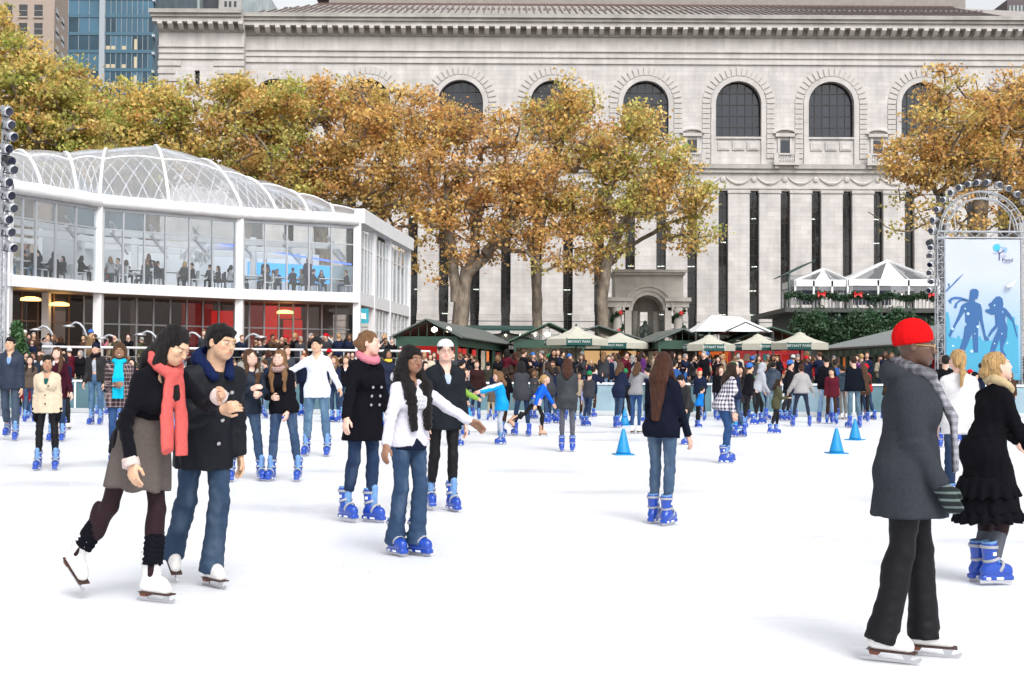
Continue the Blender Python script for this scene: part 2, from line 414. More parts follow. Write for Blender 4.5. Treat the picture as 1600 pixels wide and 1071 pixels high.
# ---- skates, shared meshes; foot frame: ankle joint at the origin, toes to -y
def _skate_meshes(h):
    out = {}
    s = SDF((-.09, -.22, -.16), (.09, .12, .24), h)
    s.cone((0, .005, -.02), (0, .020, .145), .050, .060, .03, capb=True, sc=None).cone((0, .042, -.058), (0, -.120, -.066), .045, .040, .035).ell((0, -.07, -.035), (.044, .078, .036), .03)
    s.half((0, 0, -.098), (0, 0, -1)).box((0, -.035, -.106), (.036, .125, .018), .008, rnd=.012)
    s.cone((-.04, -.06, -.112), (.04, -.06, -.112), .014, .014, .004, op='s').cone((-.06, .03, -.112), (.06, .03, -.112), .013, .013, .004, op='s')
    out['boot'] = s.mesh()
    s = SDF((-.09, -.14, -.03), (.09, .12, .26), h)
    s.cone((0, .0, .0), (0, .020, .165), .045, .056, .02, capb=True).cone((0, -.040, .01), (0, -.042, .165), .024, .032, .02)
    s.half((0, 0, -.01), (0, 0, -1)); s.cone((0, .02, .15), (0, .025, .25), .048, .048, .01, op='s', capa=True)
    out['liner'] = s.mesh()
    def strap(z, y, r, tilt, w=.011):
        s = SDF((-.1, -.17, z - .09), (.1, .13, z + .09), h * .8)
        fr = rotm('X', tilt)
        s.cone(np.array((0, y, z)) - fr[:, 2] * w, np.array((0, y, z)) + fr[:, 2] * w, r, r, .0, capa=True, capb=True)
        s.cone(np.array((0, y, z)) - fr[:, 2] * .05, np.array((0, y, z)) + fr[:, 2] * .05, r - .009, r - .009, .0, op='s', capa=True, capb=True)
        return s.mesh()
    out['strap0'] = strap(.12, .018, .0665, 0); out['strap1'] = strap(.03, .004, .063, R(-18)); out['strap2'] = strap(-.03, -.055, .056, R(-62), .012)
    m = MB(); m.box(-.0035, .0035, -.155, .09, -.148, -.122); out['blade'] = m
    m = MB(); m.box(-.0375, .0375, -.075, -.02, -.116, -.1); m.box(-.0375, .0375, .025, .06, -.116, -.1); m.box(-.062, .062, -.005, .02, .06, .085); out['patch'] = m
    # white figure skate
    s = SDF((-.09, -.22, -.14), (.09, .12, .26), h)
    s.cone((0, .012, 0), (0, .022, .15), .043, .056, .03, capb=True).cone((0, .04, -.055), (0, -.12, -.068), .04, .035, .045).ell((0, -.06, -.03), (.036, .07, .038), .03)
    s.half((0, 0, -.092), (0, 0, -1)); s.cone((0, -.045, .02), (0, -.03, .18), .02, .026, .02)
    out['fboot'] = s.mesh()
    s = SDF((-.09, -.22, -.14), (.09, .12, .26), h)
    s.cone((0, .012, 0), (0, .015, .05), .043, .044, .03, capb=True).cone((0, .04, -.055), (0, -.12, -.068), .04, .035, .045).ell((0, -.06, -.03), (.036, .07, .038), .03).half((0, 0, -.092), (0, 0, -1))
    out['fbootlow'] = s.mesh()
    m = MB(); m.prism([(-.04, -.092), (.07, -.092), (.062, -.118), (.02, -.118), (.008, -.1), (-.04, -.096)], -.03, .03, axis='x'); out['heel'] = m
    m = MB(); m.prism([(.082, -.0925), (-.165, -.0925), (-.168, -.1), (.02, -.1)], -.036, .036, axis='x'); out['fsole'] = m
    m = MB(); m.prism([(.115, -.15), (.115, -.136), (-.15, -.134), (-.185, -.118), (-.192, -.126), (-.18, -.143), (-.165, -.15)], -.002, .002, axis='x')
    m.prism([(.06, -.118), (.03, -.118), (.022, -.135), (.068, -.135)], -.004, .004, axis='x'); m.prism([(-.15, -.1), (-.09, -.1), (-.105, -.135), (-.135, -.135)], -.004, .004, axis='x')
    out['fblade'] = m
    m = MB()
    for i in range(7): z = .145 - i * .02; m.bar((-.02, -.062 - max(0, .02 - z) * .75, z), (.02, -.062 - max(0, .02 - z) * .75, z), .005, .004)
    out['laces'] = m
    res = {}
    for k, v in out.items():
        me = bpy.data.meshes.new('skate_' + k)
        if isinstance(v, MB): me.from_pydata([tuple(x) for x in v.v], [], v.f)
        else:
            set_mesh(me, *v); me.polygons.foreach_set('use_smooth', np.ones(len(me.polygons), bool))
        res[k] = me
    return res
SKM = {}
def skate(kind, lod, parent, loc, rot, label=None, low=False):
    """kind: blue, white, tan, black"""
    if lod not in SKM:
        SKM[lod] = _skate_meshes({0: .005, 1: .008, 2: .014}[lod])
        B = SKM[lod]
        blue = mat('blue_plastic', (.006, .052, .36), .32, .06, 20, coat=.3); strapm = mat('strap_grey', (.32, .33, .36), .5, .1, 40)
        steel = mat('blade_steel', (.55, .55, .57), .25, metal=.9); liner = mat('liner_blue', (.13, .27, .52), .6, .1, 40); pat = mat('patch_white', (.8, .82, .85), .4)
        for k in ('boot',): B[k].materials.append(blue)
        for k in ('strap0', 'strap1', 'strap2'): B[k].materials.append(strapm)
        B['liner'].materials.append(liner); B['blade'].materials.append(steel); B['fblade'].materials.append(steel); B['patch'].materials.append(pat)
        B['fbootlow'].materials.append(mat('white_leather', (.72, .70, .68), .38, .1, 20, .1, 60)); B['fboot'].materials.append(mat('white_leather', (.72, .70, .68), .38, .1, 20, .1, 60)); B['heel'].materials.append(mat('heel_brown', (.16, .045, .02), .4, .2, 30))
        B['fsole'].materials.append(mat('sole_dark', (.05, .022, .015), .5)); B['laces'].materials.append(mat('lace_white', (.75, .74, .72), .8))
    B = SKM[lod]
    def mk(name, k, par):
        o = bpy.data.objects.new(name, B[k]); C.objects.link(o)
        o.parent = par; KIDS.setdefault(par.name, []).append(o); return o
    def over(o, m): o.material_slots[0].link = 'OBJECT'; o.material_slots[0].material = m
    if kind == 'blue':
        r = mk('skate', 'boot', parent); mk('liner', 'liner', r)
        if lod < 2:
            for k in ('strap0', 'strap1', 'strap2'): mk('strap', k, r)
        else: mk('strap', 'strap1', r)
        mk('logo_patch', 'patch', r); mk('blade', 'blade', r)
    else:
        r = mk('skate', 'fbootlow' if low else 'fboot', parent); h = mk('heel', 'heel', r); so_ = mk('sole', 'fsole', r); mk('blade', 'fblade', r)
        if lod < 2 and not low: mk('lacing', 'laces', r)
        if kind == 'tan': over(r, mat('tan_boot', (.5, .30, .20), .5, .1, 30))
        if kind == 'black': over(r, mat('black_boot', (.02, .02, .022), .4, .1, 30))
    r.location = loc; r.rotation_euler = Matrix(rot.tolist()).to_euler()
    if label: r['label'] = label
    return r
DEF = dict(yaw=0, lean=4, sl=0, tw=0, L=(0, 4, 4), R=(0, 4, 4), aL=(5, 8, 12, 0), aR=(5, 8, 12, 0), head=(0, 0, 0), tone='light', fem=False, child=False, bulk=1.0,
           hair='short', hc='black', top='jacket', tc=None, hem=.08, thick=.022, flare=0.0, sleeve=1.0, bot='trousers', bc=None, leg=1.0, flareleg=0.0, skate='blue', toe=(6, 6), hl=.3,
           fp=(None, None), lod=None, extras=(), up=0.0, hb=0.0, seed=1, fold=1.0)
def build_person(S, hands='fine'):
    """builds the parts of one figure under an empty; returns root and joints (unit scale, local frame, front is -y)"""
    p = dict(DEF); p.update(S); lod = p['lod']; sd_ = p['seed']
    root = empty('person')
    hx, cx = {0: (.0054, .0135), 1: (.0074, .0165), 2: (.0125, .023), 3: (.021, .040)}[lod]
    J = {}
    Rt = rotm('Z', R(p['tw'])) @ rotm('X', R(p['lean'])) @ rotm('Y', R(p['sl']))
    pel = np.zeros(3); fem = p['fem']; w = p['bulk']
    sh = .132 if fem else .150; sh *= (.5 + .5 * w)
    nb = pel + Rt @ (0, .012, .50); J['neck'] = nb
    ch = pel + Rt @ (0, .0, .33); wa = pel + Rt @ (0, .0, .14)
    hsc = 1.12 if p['child'] else .955; hatted = any(e[0] in ('cap', 'beanie') for e in p['extras']); p['hatted'] = hatted
    hy, hp, hr = p['head']; Rh = rotm('Z', R(p['tw'] * .3 + hy)) @ rotm('X', R(hp)) @ rotm('Y', R(hr))
    hc_ = nb + Rt @ (0, 0, .05) + Rh @ np.array((0, -.018, .092)) * hsc; J['head'] = hc_
    for s, k in ((1, 'L'), (-1, 'R')):
        f, sd, e = p[k][:3]; sd = sd - 3 if sd < 9 else sd - 1
        hip = pel + np.array((s * .088, 0, -.0)); fr, sr = R(f), R(sd)
        d1 = np.array((s * math.sin(sr), -math.sin(fr) * math.cos(sr), -math.cos(fr) * math.cos(sr)))
        fr2 = R(f - e); sr2 = R(sd * .8 + (p[k][3] if len(p[k]) > 3 else 0)); d2 = np.array((s * math.sin(sr2), -math.sin(fr2) * math.cos(sr2), -math.cos(fr2) * math.cos(sr2)))
        kn = hip + d1 * .43; an = kn + d2 * .41
        J['hip' + k], J['kn' + k], J['an' + k], J['sd' + k] = hip, kn, an, d2
        a = p['a' + k]; f, sd, e, inn = a[:4]; sd = sd - 3 if sd < 12 else sd; so_ = pel + Rt @ (s * sh, .012, .405 + (.02 if sd > 60 or f > 60 else 0))
        fr, sr = R(f), R(sd)
        u1 = np.array((s * math.sin(sr), -math.sin(fr) * math.cos(sr), -math.cos(fr) * math.cos(sr)))
        u2 = np.array((s * math.sin(sr), -math.sin(fr + R(e)) * math.cos(sr), -math.cos(fr + R(e)) * math.cos(sr)))
        # swing the forearm inwards across the body
        u2 = rotm('Z', -s * R(inn)) @ u2
        Ra = rotm('Z', R(p['tw'])) @ rotm('X', R(p['lean'] * .6))
        u1 = Ra @ u1; u2 = Ra @ u2; u2 /= np.linalg.norm(u2)
        el = so_ + u1 * .275; wr = el + u2 * .245
        J['sh' + k], J['el' + k], J['wr' + k], J['fa' + k] = so_, el, wr, u2
    # lift so that the lower skate stands on the ground: sole of the blade .15 below the ankle
    foot = {}
    for i, k in enumerate('LR'):
        s = 1 if k == 'L' else -1
        toe = R(p['toe'][i]) * s; fpitch = p['fp'][i]
        if fpitch is None: fpitch = 0
        foot[k] = rotm('Z', toe) @ rotm('X', R(fpitch))   # +pitch: toes down
    drop = {}
    hgt = .15 if p['skate'] else .085
    for k in 'LR':
        an = J['an' + k]; pts = [an + foot[k] @ np.array(q) for q in ((0, -.16, -hgt), (0, .09, -hgt))]
        drop[k] = min(q[2] for q in pts)
    low = min(drop.values()); st = 'L' if drop['L'] < drop['R'] else 'R'
    if abs(drop['L'] - drop['R']) < .045 and p.get('stand') is None: off = (J['anL'] + J['anR']) / 2
    else: off = J['an' + (p.get('stand') or st)]
    off = np.array((off[0], off[1], low))
    for k in J:
        if not k.startswith(('sd', 'fa')): J[k] = J[k] - off
    pel = -off; nb, hc_ = J['neck'], J['head']; wa = wa - off; ch = ch - off
    J['pel'] = pel; J['Rt'] = Rt; J['Rh'] = Rh
    allp = np.array([J[k] for k in J if J[k].shape == (3,) and not k.startswith(('sd', 'fa'))])
    lo = allp.min(0) - .3; hi = allp.max(0) + .3; lo[2] = -.02; hi[2] = max(hi[2], hc_[2] + .2)
    skin = skin_mat(p['tone']); G = lambda q: hc_ + Rh @ (np.array(q) * hsc)
    # ---------- body
    fin = [(hc_ - .14 * hsc, hc_ + .14 * hsc, hx)]
    glove = p.get('glove')
    if hands and lod < 3:
        for k in 'LR': c = J['wr' + k] + J['fa' + k] * .09; fin.append((c - .085, c + .085, hx * (1.0 if lod else 1.0)))
    b = SDF(lo, hi, cx * 1.15, fin)
    b.cone(pel, wa, .09 * w, .08 * w, .05, fr=Rt, sc=(.8, 1, 1)).cone(wa, ch, .08 * w, .09 * w, .05, fr=Rt, sc=(.75, 1, 1)).cone(ch, ch + Rt @ (0, .0, .09), .09 * w, .065, .05, fr=Rt, sc=(.72, 1, 1))
    for s, k in ((1, 'L'), (-1, 'R')):
        b.cone(J['hip' + k], J['kn' + k], .055 * w, .034, .03).cone(J['kn' + k], J['an' + k], .034, .026, .02)
        b.cone(J['an' + k], J['an' + k] + foot[k] @ (0, -.09, -.05), .026, .02, .02)
        b.cone(nb + Rt @ (s * .03, .012, -.045), J['sh' + k], .032, .034, .03).cone(J['sh' + k], J['el' + k], .033, .027, .02).cone(J['el' + k], J['wr' + k] , .026, .025, .02)
        hand(b, J['wr' + k], J['fa' + k], s, Rt, lod if hands else 3, p.get('hand' + k, 'relax'))
    nr = .048 if fem else .057
    b.cone(nb - Rt @ (0, 0, .03), G((0, .022, -.045)), nr + .008, nr, .03)
    head_shape(b, G, Rh, hsc, lod, p)
    V, Q = b.mesh()
    o = mesh_obj('body', V, Q, skin, root, smooth=True); KIDS.setdefault(root.name, []).append(o)
    if lod < 3:
        q = ((V - hc_) @ Rh) / hsc
        mk = np.zeros((len(V), 4), np.float32); mk[:, 3] = 1
        lip = np.exp(-((q[:, 0] / .024) ** 4 + ((q[:, 2] + .052) / .0085) ** 2)) * (q[:, 1] < -.078)
        brow = np.exp(-(((np.abs(q[:, 0]) - .033) / .017) ** 4 + ((q[:, 2] - .030 + (np.abs(q[:, 0]) - .03) ** 2 * 12) / .0048) ** 2)) * (q[:, 1] < -.06)
        if lod == 2: brow = np.maximum(brow, .85 * np.exp(-(((np.abs(q[:, 0]) - .031) / .013) ** 4 + ((q[:, 2] - .008) / .006) ** 2)) * (q[:, 1] < -.06))
        cheek = .22 * np.exp(-(((np.abs(q[:, 0]) - .045) / .02) ** 2 + ((q[:, 2] + .02) / .02) ** 2)) * (q[:, 1] < -.03)
        mk[:, 0] = np.clip(lip + cheek, 0, 1); mk[:, 1] = brow * .8
        a = o.data.color_attributes.new('mark', 'FLOAT_COLOR', 'POINT'); a.data.foreach_set('color', mk.ravel())
    if lod < 2:
        for s in (-1, 1): eye(root, G((s * .031, -.0775, .009)), Rh, hsc, lod)
        if p.get('smile'):
            m = SDF(G((0, -.09, -.05)) - .03, G((0, -.09, -.05)) + .03, .003); m.ell(G((0, -.094, -.052)), (.018 * hsc, .008, .0055), 0, fr=Rh).obj('teeth', mat('teeth', (.75, .72, .66), .3), root)
    # ---------- trousers / tights / skirt
    fo = p['fold']; wb = wob(sd_, .0040 * fo, 26, (1, 1, 1.3)); wf = wob(sd_ + 5, .0055 * fo, 20, (1.5, 1.5, .5))
    if p['bot']:
        t = SDF(lo, [hi[0], hi[1], pel[2] + .2], cx)
        lg = p['leg']; fl = p['flareleg']; tight = p['bot'] == 'tights'; hipw = 1.06 if fem else 1.0
        t.cone(pel + Rt @ (0, .005, -.005), pel + Rt @ (0, 0, .11), .114 * w * hipw, .098 * w, .04, fr=Rt, sc=(.76, 1, 1), capb=True)
        for k in 'LR':
            s = 1 if k == 'L' else -1
            h, kn, an = J['hip' + k], J['kn' + k], J['an' + k]; d2 = J['sd' + k]
            a0 = (.079 if not tight else .074) * w * (.6 + .4 * lg) * hipw; a1 = .052 * (.4 + .6 * lg); a2 = (.040 if tight else .047) * lg + fl * .5
            end = kn + d2 * (.41 * p.get('leglen', 1.0) + (.05 if fl > .02 else -.125 if p['skate'] == 'blue' and not fl and not p.get('over') else .02))
            if p.get('short'): end = h + (kn - h) * p['short']; 
            t.ell(h + np.array((-s * .002, .040 if fem else .030, -.01)), (.076 * w, .078 * w, .09), .04)
            if p.get('short'): t.cone(h, end, a0 + .015, a1 + .035, .03, capb=True)
            else:
                t.cone(h, kn, a0, a1, .035).ell(kn + d2 * .11 + np.array((0, .012, 0)), (.052 * lg, .056 * lg, .13), .03)
                t.cone(kn, end, a1, a2, .03, capb=True)
                if fl: t.cone(kn + d2 * .15, end, a2 * .75, a2 + fl * .4, .02, capb=True)
        if not tight:
            kz = [J['knL'], J['knR']]; ae = [J['anL'], J['anR']]
            def fd(X, Y, Z):
                e = wb(X, Y, Z)
                g = 0
                for c in kz: g = g + np.exp(-((X - c[0]) ** 2 + (Y - c[1]) ** 2 + (Z - c[2]) ** 2) / .012) * .0055 * np.sin((Z - c[2]) * 70 + X * 45) * (.5 + .5 * np.sin(X * 60 + Y * 40 + Z * 25))
                for c in ae: g = g + np.exp(-((X - c[0]) ** 2 + (Y - c[1]) ** 2 + (Z - c[2]) ** 2) / .02) * .0055 * np.sin(Z * 85 + X * 45 + Y * 35) * (.4 + .6 * np.sin(X * 55 + Z * 30 + Y * 50))
                return e + g * (1 if lod < 3 else 0)
            t.disp(fd)
        o = t.obj('tights' if tight else 'shorts' if p.get('short') else 'trousers', p['bc'], root)
    if p.get('under'):  # tights below shorts or a skirt
        t = SDF(lo, [hi[0], hi[1], pel[2] + .05], cx)
        for k in 'LR':
            d2 = J['sd' + k]; kn = J['kn' + k]
            t.cone(J['hip' + k], kn, .072 * w, .050, .03).cone(kn, J['an' + k], .053, .040, .02).ell(kn + d2 * .12 + np.array((0, .014, 0)), (.050, .056, .12), .03)
        t.obj('tights', p['under'], root)
    if p.get('warmer'):
        for k in 'LR':
            an, d2 = J['an' + k], J['sd' + k]; t = SDF(an - .2, an + .32, cx * .8)
            t.cone(an - d2 * .27, an - d2 * .08, .058, .062, .02, capa=True, capb=True, fn=lambda X, Y, Z, a=an, d=d2: .006 * np.sin(((X - a[0]) * d[0] + (Y - a[1]) * d[1] + (Z - a[2]) * d[2]) * 190 + 2 * np.sin(X * 60)))
            t.obj('leg_warmer', p['warmer'], root)
    if p.get('sock'):
        for k in 'LR':
            an, d2 = J['an' + k], J['sd' + k]; t = SDF(an - .25, an + .35, cx * .8)
            t.cone(an - d2 * .24, an - d2 * .05, .052, .056, .02, capa=True, capb=True); t.obj('sock', p['sock'], root)
    # ---------- upper garment
    th = p['thick']; hem = p['hem']
    down = np.array((0, 0, -1.0)) * .75 + (-Rt[:, 2]) * .25; mid = (J['knL'] + J['knR']) / 2 - pel
    if hem > .12: down = down + mid / max(np.linalg.norm(mid), .01) * .7
    down /= np.linalg.norm(down); hp_ = pel + down * hem
    g = SDF(lo, [hi[0], hi[1], nb[2] + .16], cx)
    wr0 = .094 * w + th
    g.cone(pel + Rt @ (0, 0, .02), wa, (.106 if not fem else .108) * w + th, wr0 - (.008 if fem else 0), .04, fr=Rt, sc=(.88, 1.02, 1))
    g.cone(wa, ch, wr0 - (.010 if fem else 0), .099 * w + th, .05, fr=Rt, sc=(.82, 1.02, 1)).cone(ch, ch + Rt @ (0, .008, .095), .097 * w + th, .052 + th * .8, .04, fr=Rt, sc=(.80, 1.02, 1))
    if hem > .04:
        for s, k in ((1, 'L'), (-1, 'R')): g.ell(J['hip' + k] + np.array((-s * .012, .042, -.01)), (.072 * w + th, .078 * w + th, .10), .05)
    if fem and not p['child']:
        for s in (-1, 1): g.ell(pel + Rt @ (s * .070, -.082 - th * .5, .30), (.060, .052, .062), .06)
    fl = p['flare']
    fr2 = np.stack([Rt[:, 0], np.cross(-down, Rt[:, 0]), -down], 1)
    wpl = wob(sd_ + 9, .010 * (1 + 2 * fl), 22, (1.3, 1.3, .12))
    g.cone(pel + Rt @ (0, 0, .06), hp_, .106 * w + th, .108 * w + th + fl * .11, .04, fr=fr2, sc=(.86, 1.0, 1), capb=True, fn=(lambda X, Y, Z: wpl(X, Y, Z) * np.clip((pel[2] + .08 - Z) * 6, 0, 1)) if hem > .15 else None)
    if p['bot'] and hem > .03:
        tl = (.079 if p['bot'] != 'tights' else .074) * w * (.6 + .4 * p['leg']) * (1.06 if fem else 1.0)
        for k in 'LR':
            s = 1 if k == 'L' else -1; h_, k_ = J['hip' + k], J['kn' + k]
            g.cone(h_, h_ + (k_ - h_) * min(1, hem * 2 + .2), tl + .014, tl * .8 + .016, .05).ell(h_ + np.array((-s * .002, .040 if fem else .030, -.01)), (.076 * w + .014, .078 * w + .016, .105), .05)
        g.cone(pel + Rt @ (0, .005, -.005), pel + Rt @ (0, 0, .11), .128 * w, .108 * w, .04, fr=Rt, sc=(.82, 1, 1))
    g.half(hp_, down)
    for s, k in ((1, 'L'), (-1, 'R')):
        so_, el, wr = J['sh' + k], J['el' + k], J['wr' + k]; fa = J['fa' + k]
        g.cone(nb + Rt @ (s * .03, .012, -.022), so_ + Rt @ (-s * .01, 0, 0), .030 + th * .6, .042 + th * .7, .05)
        if p['sleeve'] > .6:
            g.cone(so_, el, .037 + th * .85, .032 + th * .8, .045).cone(el, wr - fa * (.0 if not p.get('rolled') else .1), .032 + th * .85, .027 + th * .7, .02, capb=True)
        elif p['sleeve'] > 0: g.cone(so_, so_ + (el - so_) * .6, .056 + th, .056 + th, .04, capb=True)
    els = [J['elL'], J['elR'], J['shL'], J['shR']]
    def fdt(X, Y, Z):
        e = wf(X, Y, Z)
        for i, c in enumerate(els): e = e + np.exp(-((X - c[0]) ** 2 + (Y - c[1]) ** 2 + (Z - c[2]) ** 2) / .010) * (.0075 if i < 2 else .003) * np.sin((Z - c[2]) * 80 + (X - c[0]) * 55 + i)
        zz = (Z - wa[2]) ; e = e + .003 * np.exp(-(zz / .08) ** 2) * np.sin(Z * 120 + 25 * X)
        return e * fo
    if lod < 3: g.disp(fdt)
    kind = p['top']
    # open neck
    g.cone(nb + Rt @ (0, -.01, -.02), nb + Rt @ (0, -.015, .12), .056 if not fem else .05, .07, .01, op='s')
    if p.get('vneck'): g.cone(nb + Rt @ (0, -.155, -.20), nb + Rt @ (0, -.07, .05), .022, .075, .01, op='s')
    if kind in ('coat', 'jacket', 'blazer', 'parka') and lod < 3:
        # front placket line
        c0 = pel + Rt @ (0, -.2, -.1); 
        g.cone(nb + Rt @ (.012, -.135 - th, -.12), pel + Rt @ (.012, -.165 - th, -.02), .006, .006, .004, op='s')
    if p.get('open'):
        g.cone(nb + Rt @ (0, -.17, -.02), hp_ + Rt @ (0, -.19, -.05), .05, .07, .01, op='s', fr=Rt, sc=(1, .5, 1))
    if p.get('collar'):
        for s in (1, -1): g.cone(nb + Rt @ (s * .062, .03, .01), nb + Rt @ (s * .052, -.085, -.075), .022, .026, .012, fr=Rt, sc=(1, .9, 1))
        g.cone(nb + Rt @ (-.055, .05, .02), nb + Rt @ (.055, .05, .02), .026, .026, .015)
    if p.get('hood'):
        g.ell(nb + Rt @ (0, .09, -.01), (.12, .07, .075), .02, fr=Rt).ell(nb + Rt @ (0, .065, .05), (.075, .045, .05), .015, op='s', fr=Rt)
        for s in (1, -1): g.cone(nb + Rt @ (s * .085, .06, .0), nb + Rt @ (s * .05, -.075, -.04), .034, .026, .02)
    topname = {'jacket': 'jacket', 'coat': 'coat', 'blazer': 'blazer', 'parka': 'parka', 'shirt': 'shirt', 'hoodie': 'hoodie', 'sweater': 'sweater', 'vest': 'vest'}[kind]
    top = g.obj(topname, p['tc'], root)
    if p.get('inner'):  # shirt seen in the neck or an open front
        s_ = SDF(nb - .5, nb + .15, cx * .8)
        s_.cone(wa, ch, .086 * w + th * .3, .096 * w + th * .55, .03, fr=Rt, sc=(.86, 1.03, 1)).cone(ch, ch + Rt @ (0, .0, .08), .094 * w + th * .45, .045, .04, fr=Rt, sc=(.85, 1.04, 1)).cone(nb - Rt @ (0, 0, .06), nb + Rt @ (0, .0, .035), .060, .056, .02)
        s_.half(wa - Rt @ (0, 0, .05), -Rt[:, 2]).cone(nb, G((0, .01, -.06)), .047, .05, .005, op='s'); s_.obj('shirt' if kind != 'shirt' else 'undershirt', p['inner'], root)
    if p.get('ruffle'):
        for i, (q, rr) in enumerate(((.62, .03), (1.03, .05))):
            c = pel + down * hem * q; r_ = SDF(c - .36, c + .36, cx)
            fr2 = np.stack([Rt[:, 0], np.cross(-down, Rt[:, 0]), -down], 1)
            r_.cone(c - down * .10, c + down * .05, .13 + th + rr * .5, .165 + th + rr, .02, fr=fr2, sc=(.85, .95, 1), capa=True, capb=True, fn=lambda X, Y, Z, c=c: .012 * np.sin(np.arctan2(X - c[0], Y - c[1]) * 17) * np.clip((c[2] + .12 - Z) * 8, 0, 1))
            r_.obj('ruffle', p['tc'], root)
    hair_build(p, root, G, Rh, hsc, nb, Rt, lod, hx, J, th)
    # ---------- skates
    if p['skate']:
        for i, k in enumerate('LR'): skate(p['skate'] if isinstance(p['skate'], str) else p['skate'][i], min(max(lod - (1 if lod else 0), 0), 2) if lod < 3 else 2, root, J['an' + k], foot[k], low=bool(p['bot']) and not p.get('short'))
    else:
        for k in 'LR':
            sh_ = SDF(J['an' + k] - .2, J['an' + k] + .2, cx); a = J['an' + k]
            sh_.cone(a, a + foot[k] @ (0, .01, -.04), .045, .045, .02).cone(a + foot[k] @ (0, .03, -.05), a + foot[k] @ (0, -.13, -.055), .04, .035, .03).obj('shoe', mat('shoe_dark', (.02, .018, .016), .5), root)
    extras(p, root, G, Rh, hsc, nb, Rt, pel, wa, ch, J, lod, hx, cx, th, foot, down)
    J['top'] = hc_[2] + (.125 + p.get('hatz', 0)) * hsc
    return root, J
def hand(b, wr, fa, s, Rt, lod, mode):
    n = np.cross(fa, Rt[:, 0] * 1.0); 
    if np.linalg.norm(n) < .2: n = Rt[:, 1].copy()
    inw = -s * (Rt[:, 0] - fa * (Rt[:, 0] @ fa)); ni = np.linalg.norm(inw)
    if ni < .3: inw = np.array((0, 0, -1.0)) - fa * (-fa[2])
    inw /= np.linalg.norm(inw)           # palm normal: faces the body
    side = np.cross(fa, inw); side /= np.linalg.norm(side)
    if side @ Rt[:, 1] > 0: side = -side  # thumb side points to the front
    fr = np.stack([side, inw, fa], 1)
    if lod >= 3:
        b.cone(wr, wr + fa * .13 + inw * .02, .028, .022, .02, fr=fr, sc=(.9, 1.3, 1)); return
    P = lambda a, c, d: wr + side * a + inw * c + fa * d
    b.cone(P(0, 0, -.01), P(0, .002, .07), .030, .038, .015, fr=fr, sc=(.95, 1.9, 1))
    curl = {'relax': 28, 'fist': 78, 'flat': 8, 'hold': 55}[mode]
    for i, (off, L) in enumerate(((.029, .072), (.010, .080), (-.010, .075), (-.028, .060))):
        a0 = R(curl * (.55 + .12 * i)); q = P(off, .003, .078); d = fa * math.cos(a0) + inw * math.sin(a0)
        q2 = q + d * L * .5; a1 = a0 + R(curl * .9); d2 = fa * math.cos(a1) + inw * math.sin(a1); q3 = q2 + d2 * L * .45
        rr = .0088 if lod == 0 else .0095
        b.cone(q - d * .02, q2, rr + .0005, rr, .004).cone(q2, q3, rr, rr * .85, .003)
    t0 = P(.026, .008, .02); t1 = P(.052, .020, .055); t2 = P(.050 if mode != 'fist' else .03, .034, .085)
    b.cone(t0, t1, .014, .0105, .01).cone(t1, t2, .0105, .009, .004)
def head_shape(b, G, Rh, hs, lod, p):
    fem = p['fem']; E = lambda c, r, k=.02, op='u': b.ell(G(c), np.array(r) * hs, k * hs, op, fr=Rh)
    E((0, .018, .030), (.074, .092, .084), .02)
    jw = .056 if fem else .061
    E((0, -.020, -.030), (jw, .066, .080), .035)
    E((0, -.058, -.082), (.024 if fem else .029, .024, .020), .035)
    for s in (-1, 1):
        E((s * .040, -.045, -.045), (.026, .03, .04), .03)
        E((s * .042, -.066, -.010), (.018, .014, .012), .025)
        E((s * .031, -.094, .008), (.017, .016, .011), .014, 's')
    E((0, -.080, .033), (.040, .012, .010), .02)
    if lod >= 3: E((0, -.094, -.015), (.012, .016, .022), .01); return
    for s in (-1, 1):
        E((s * .031, -.0765, .009), (.0155, .0135, .0125), .003)
        b.ell(G((s * .078, .008, -.004)), np.array((.009, .018, .030)) * hs, .006, fr=Rh @ rotm('Z', s * R(-18)))
        b.ell(G((s * .083, .0, .0)), np.array((.006, .009, .016)) * hs, .004, 's', fr=Rh)
    nz = .0115 if p['tone'] not in ('dark', 'brown') else .017
    b.cone(G((0, -.083, .014)), G((0, -.1065, -.020)), .0075 * hs, .0105 * hs, .012, fr=None)
    for s in (-1, 1): E((s * nz * .75, -.096, -.024), (.0075, .010, .007), .007)
    E((0, -.082, -.053), (.028, .012, .016), .016)
    E((0, -.0915, -.0475), (.020, .0055, .0045), .006); E((0, -.0905, -.0565), (.017, .0058, .0052), .006)
    E((0, -.0975, -.0520), (.022, .004, .0010), .002, 's')
_EYE = {}
def eye(root, c, Rh, hs, lod):
    if not _EYE:
        for nm, mat_, rr, dz in (('eye', mat('eye_white', (.45, .42, .40), .25), .0125, (1, .36, .36)), ('iris', mat('iris_dark', (.02, .012, .008), .15), .0060, (1, .8, .78))):
            m = MB(); m.lathe([(rr * math.sin(a) + 1e-5, -rr * math.cos(a)) for a in [i * PI / 8 for i in range(9)]], 12); me = bpy.data.meshes.new(nm)
            me.from_pydata([(v.x * dz[0], v.y * dz[1], v.z * dz[2]) for v in m.v], [], m.f); me.materials.append(mat_); me.polygons.foreach_set('use_smooth', np.ones(len(me.polygons), bool)); _EYE[nm] = me
    e = bpy.data.objects.new('eye', _EYE['eye']); C.objects.link(e); e.parent = root; e.location = c + Rh @ (0, -.0095, 0) * hs; e.scale = (hs,) * 3; e.rotation_euler = Matrix(Rh.tolist()).to_euler()
    i = bpy.data.objects.new('iris', _EYE['iris']); C.objects.link(i); i.parent = e; i.location = (0, -.0012, 0)
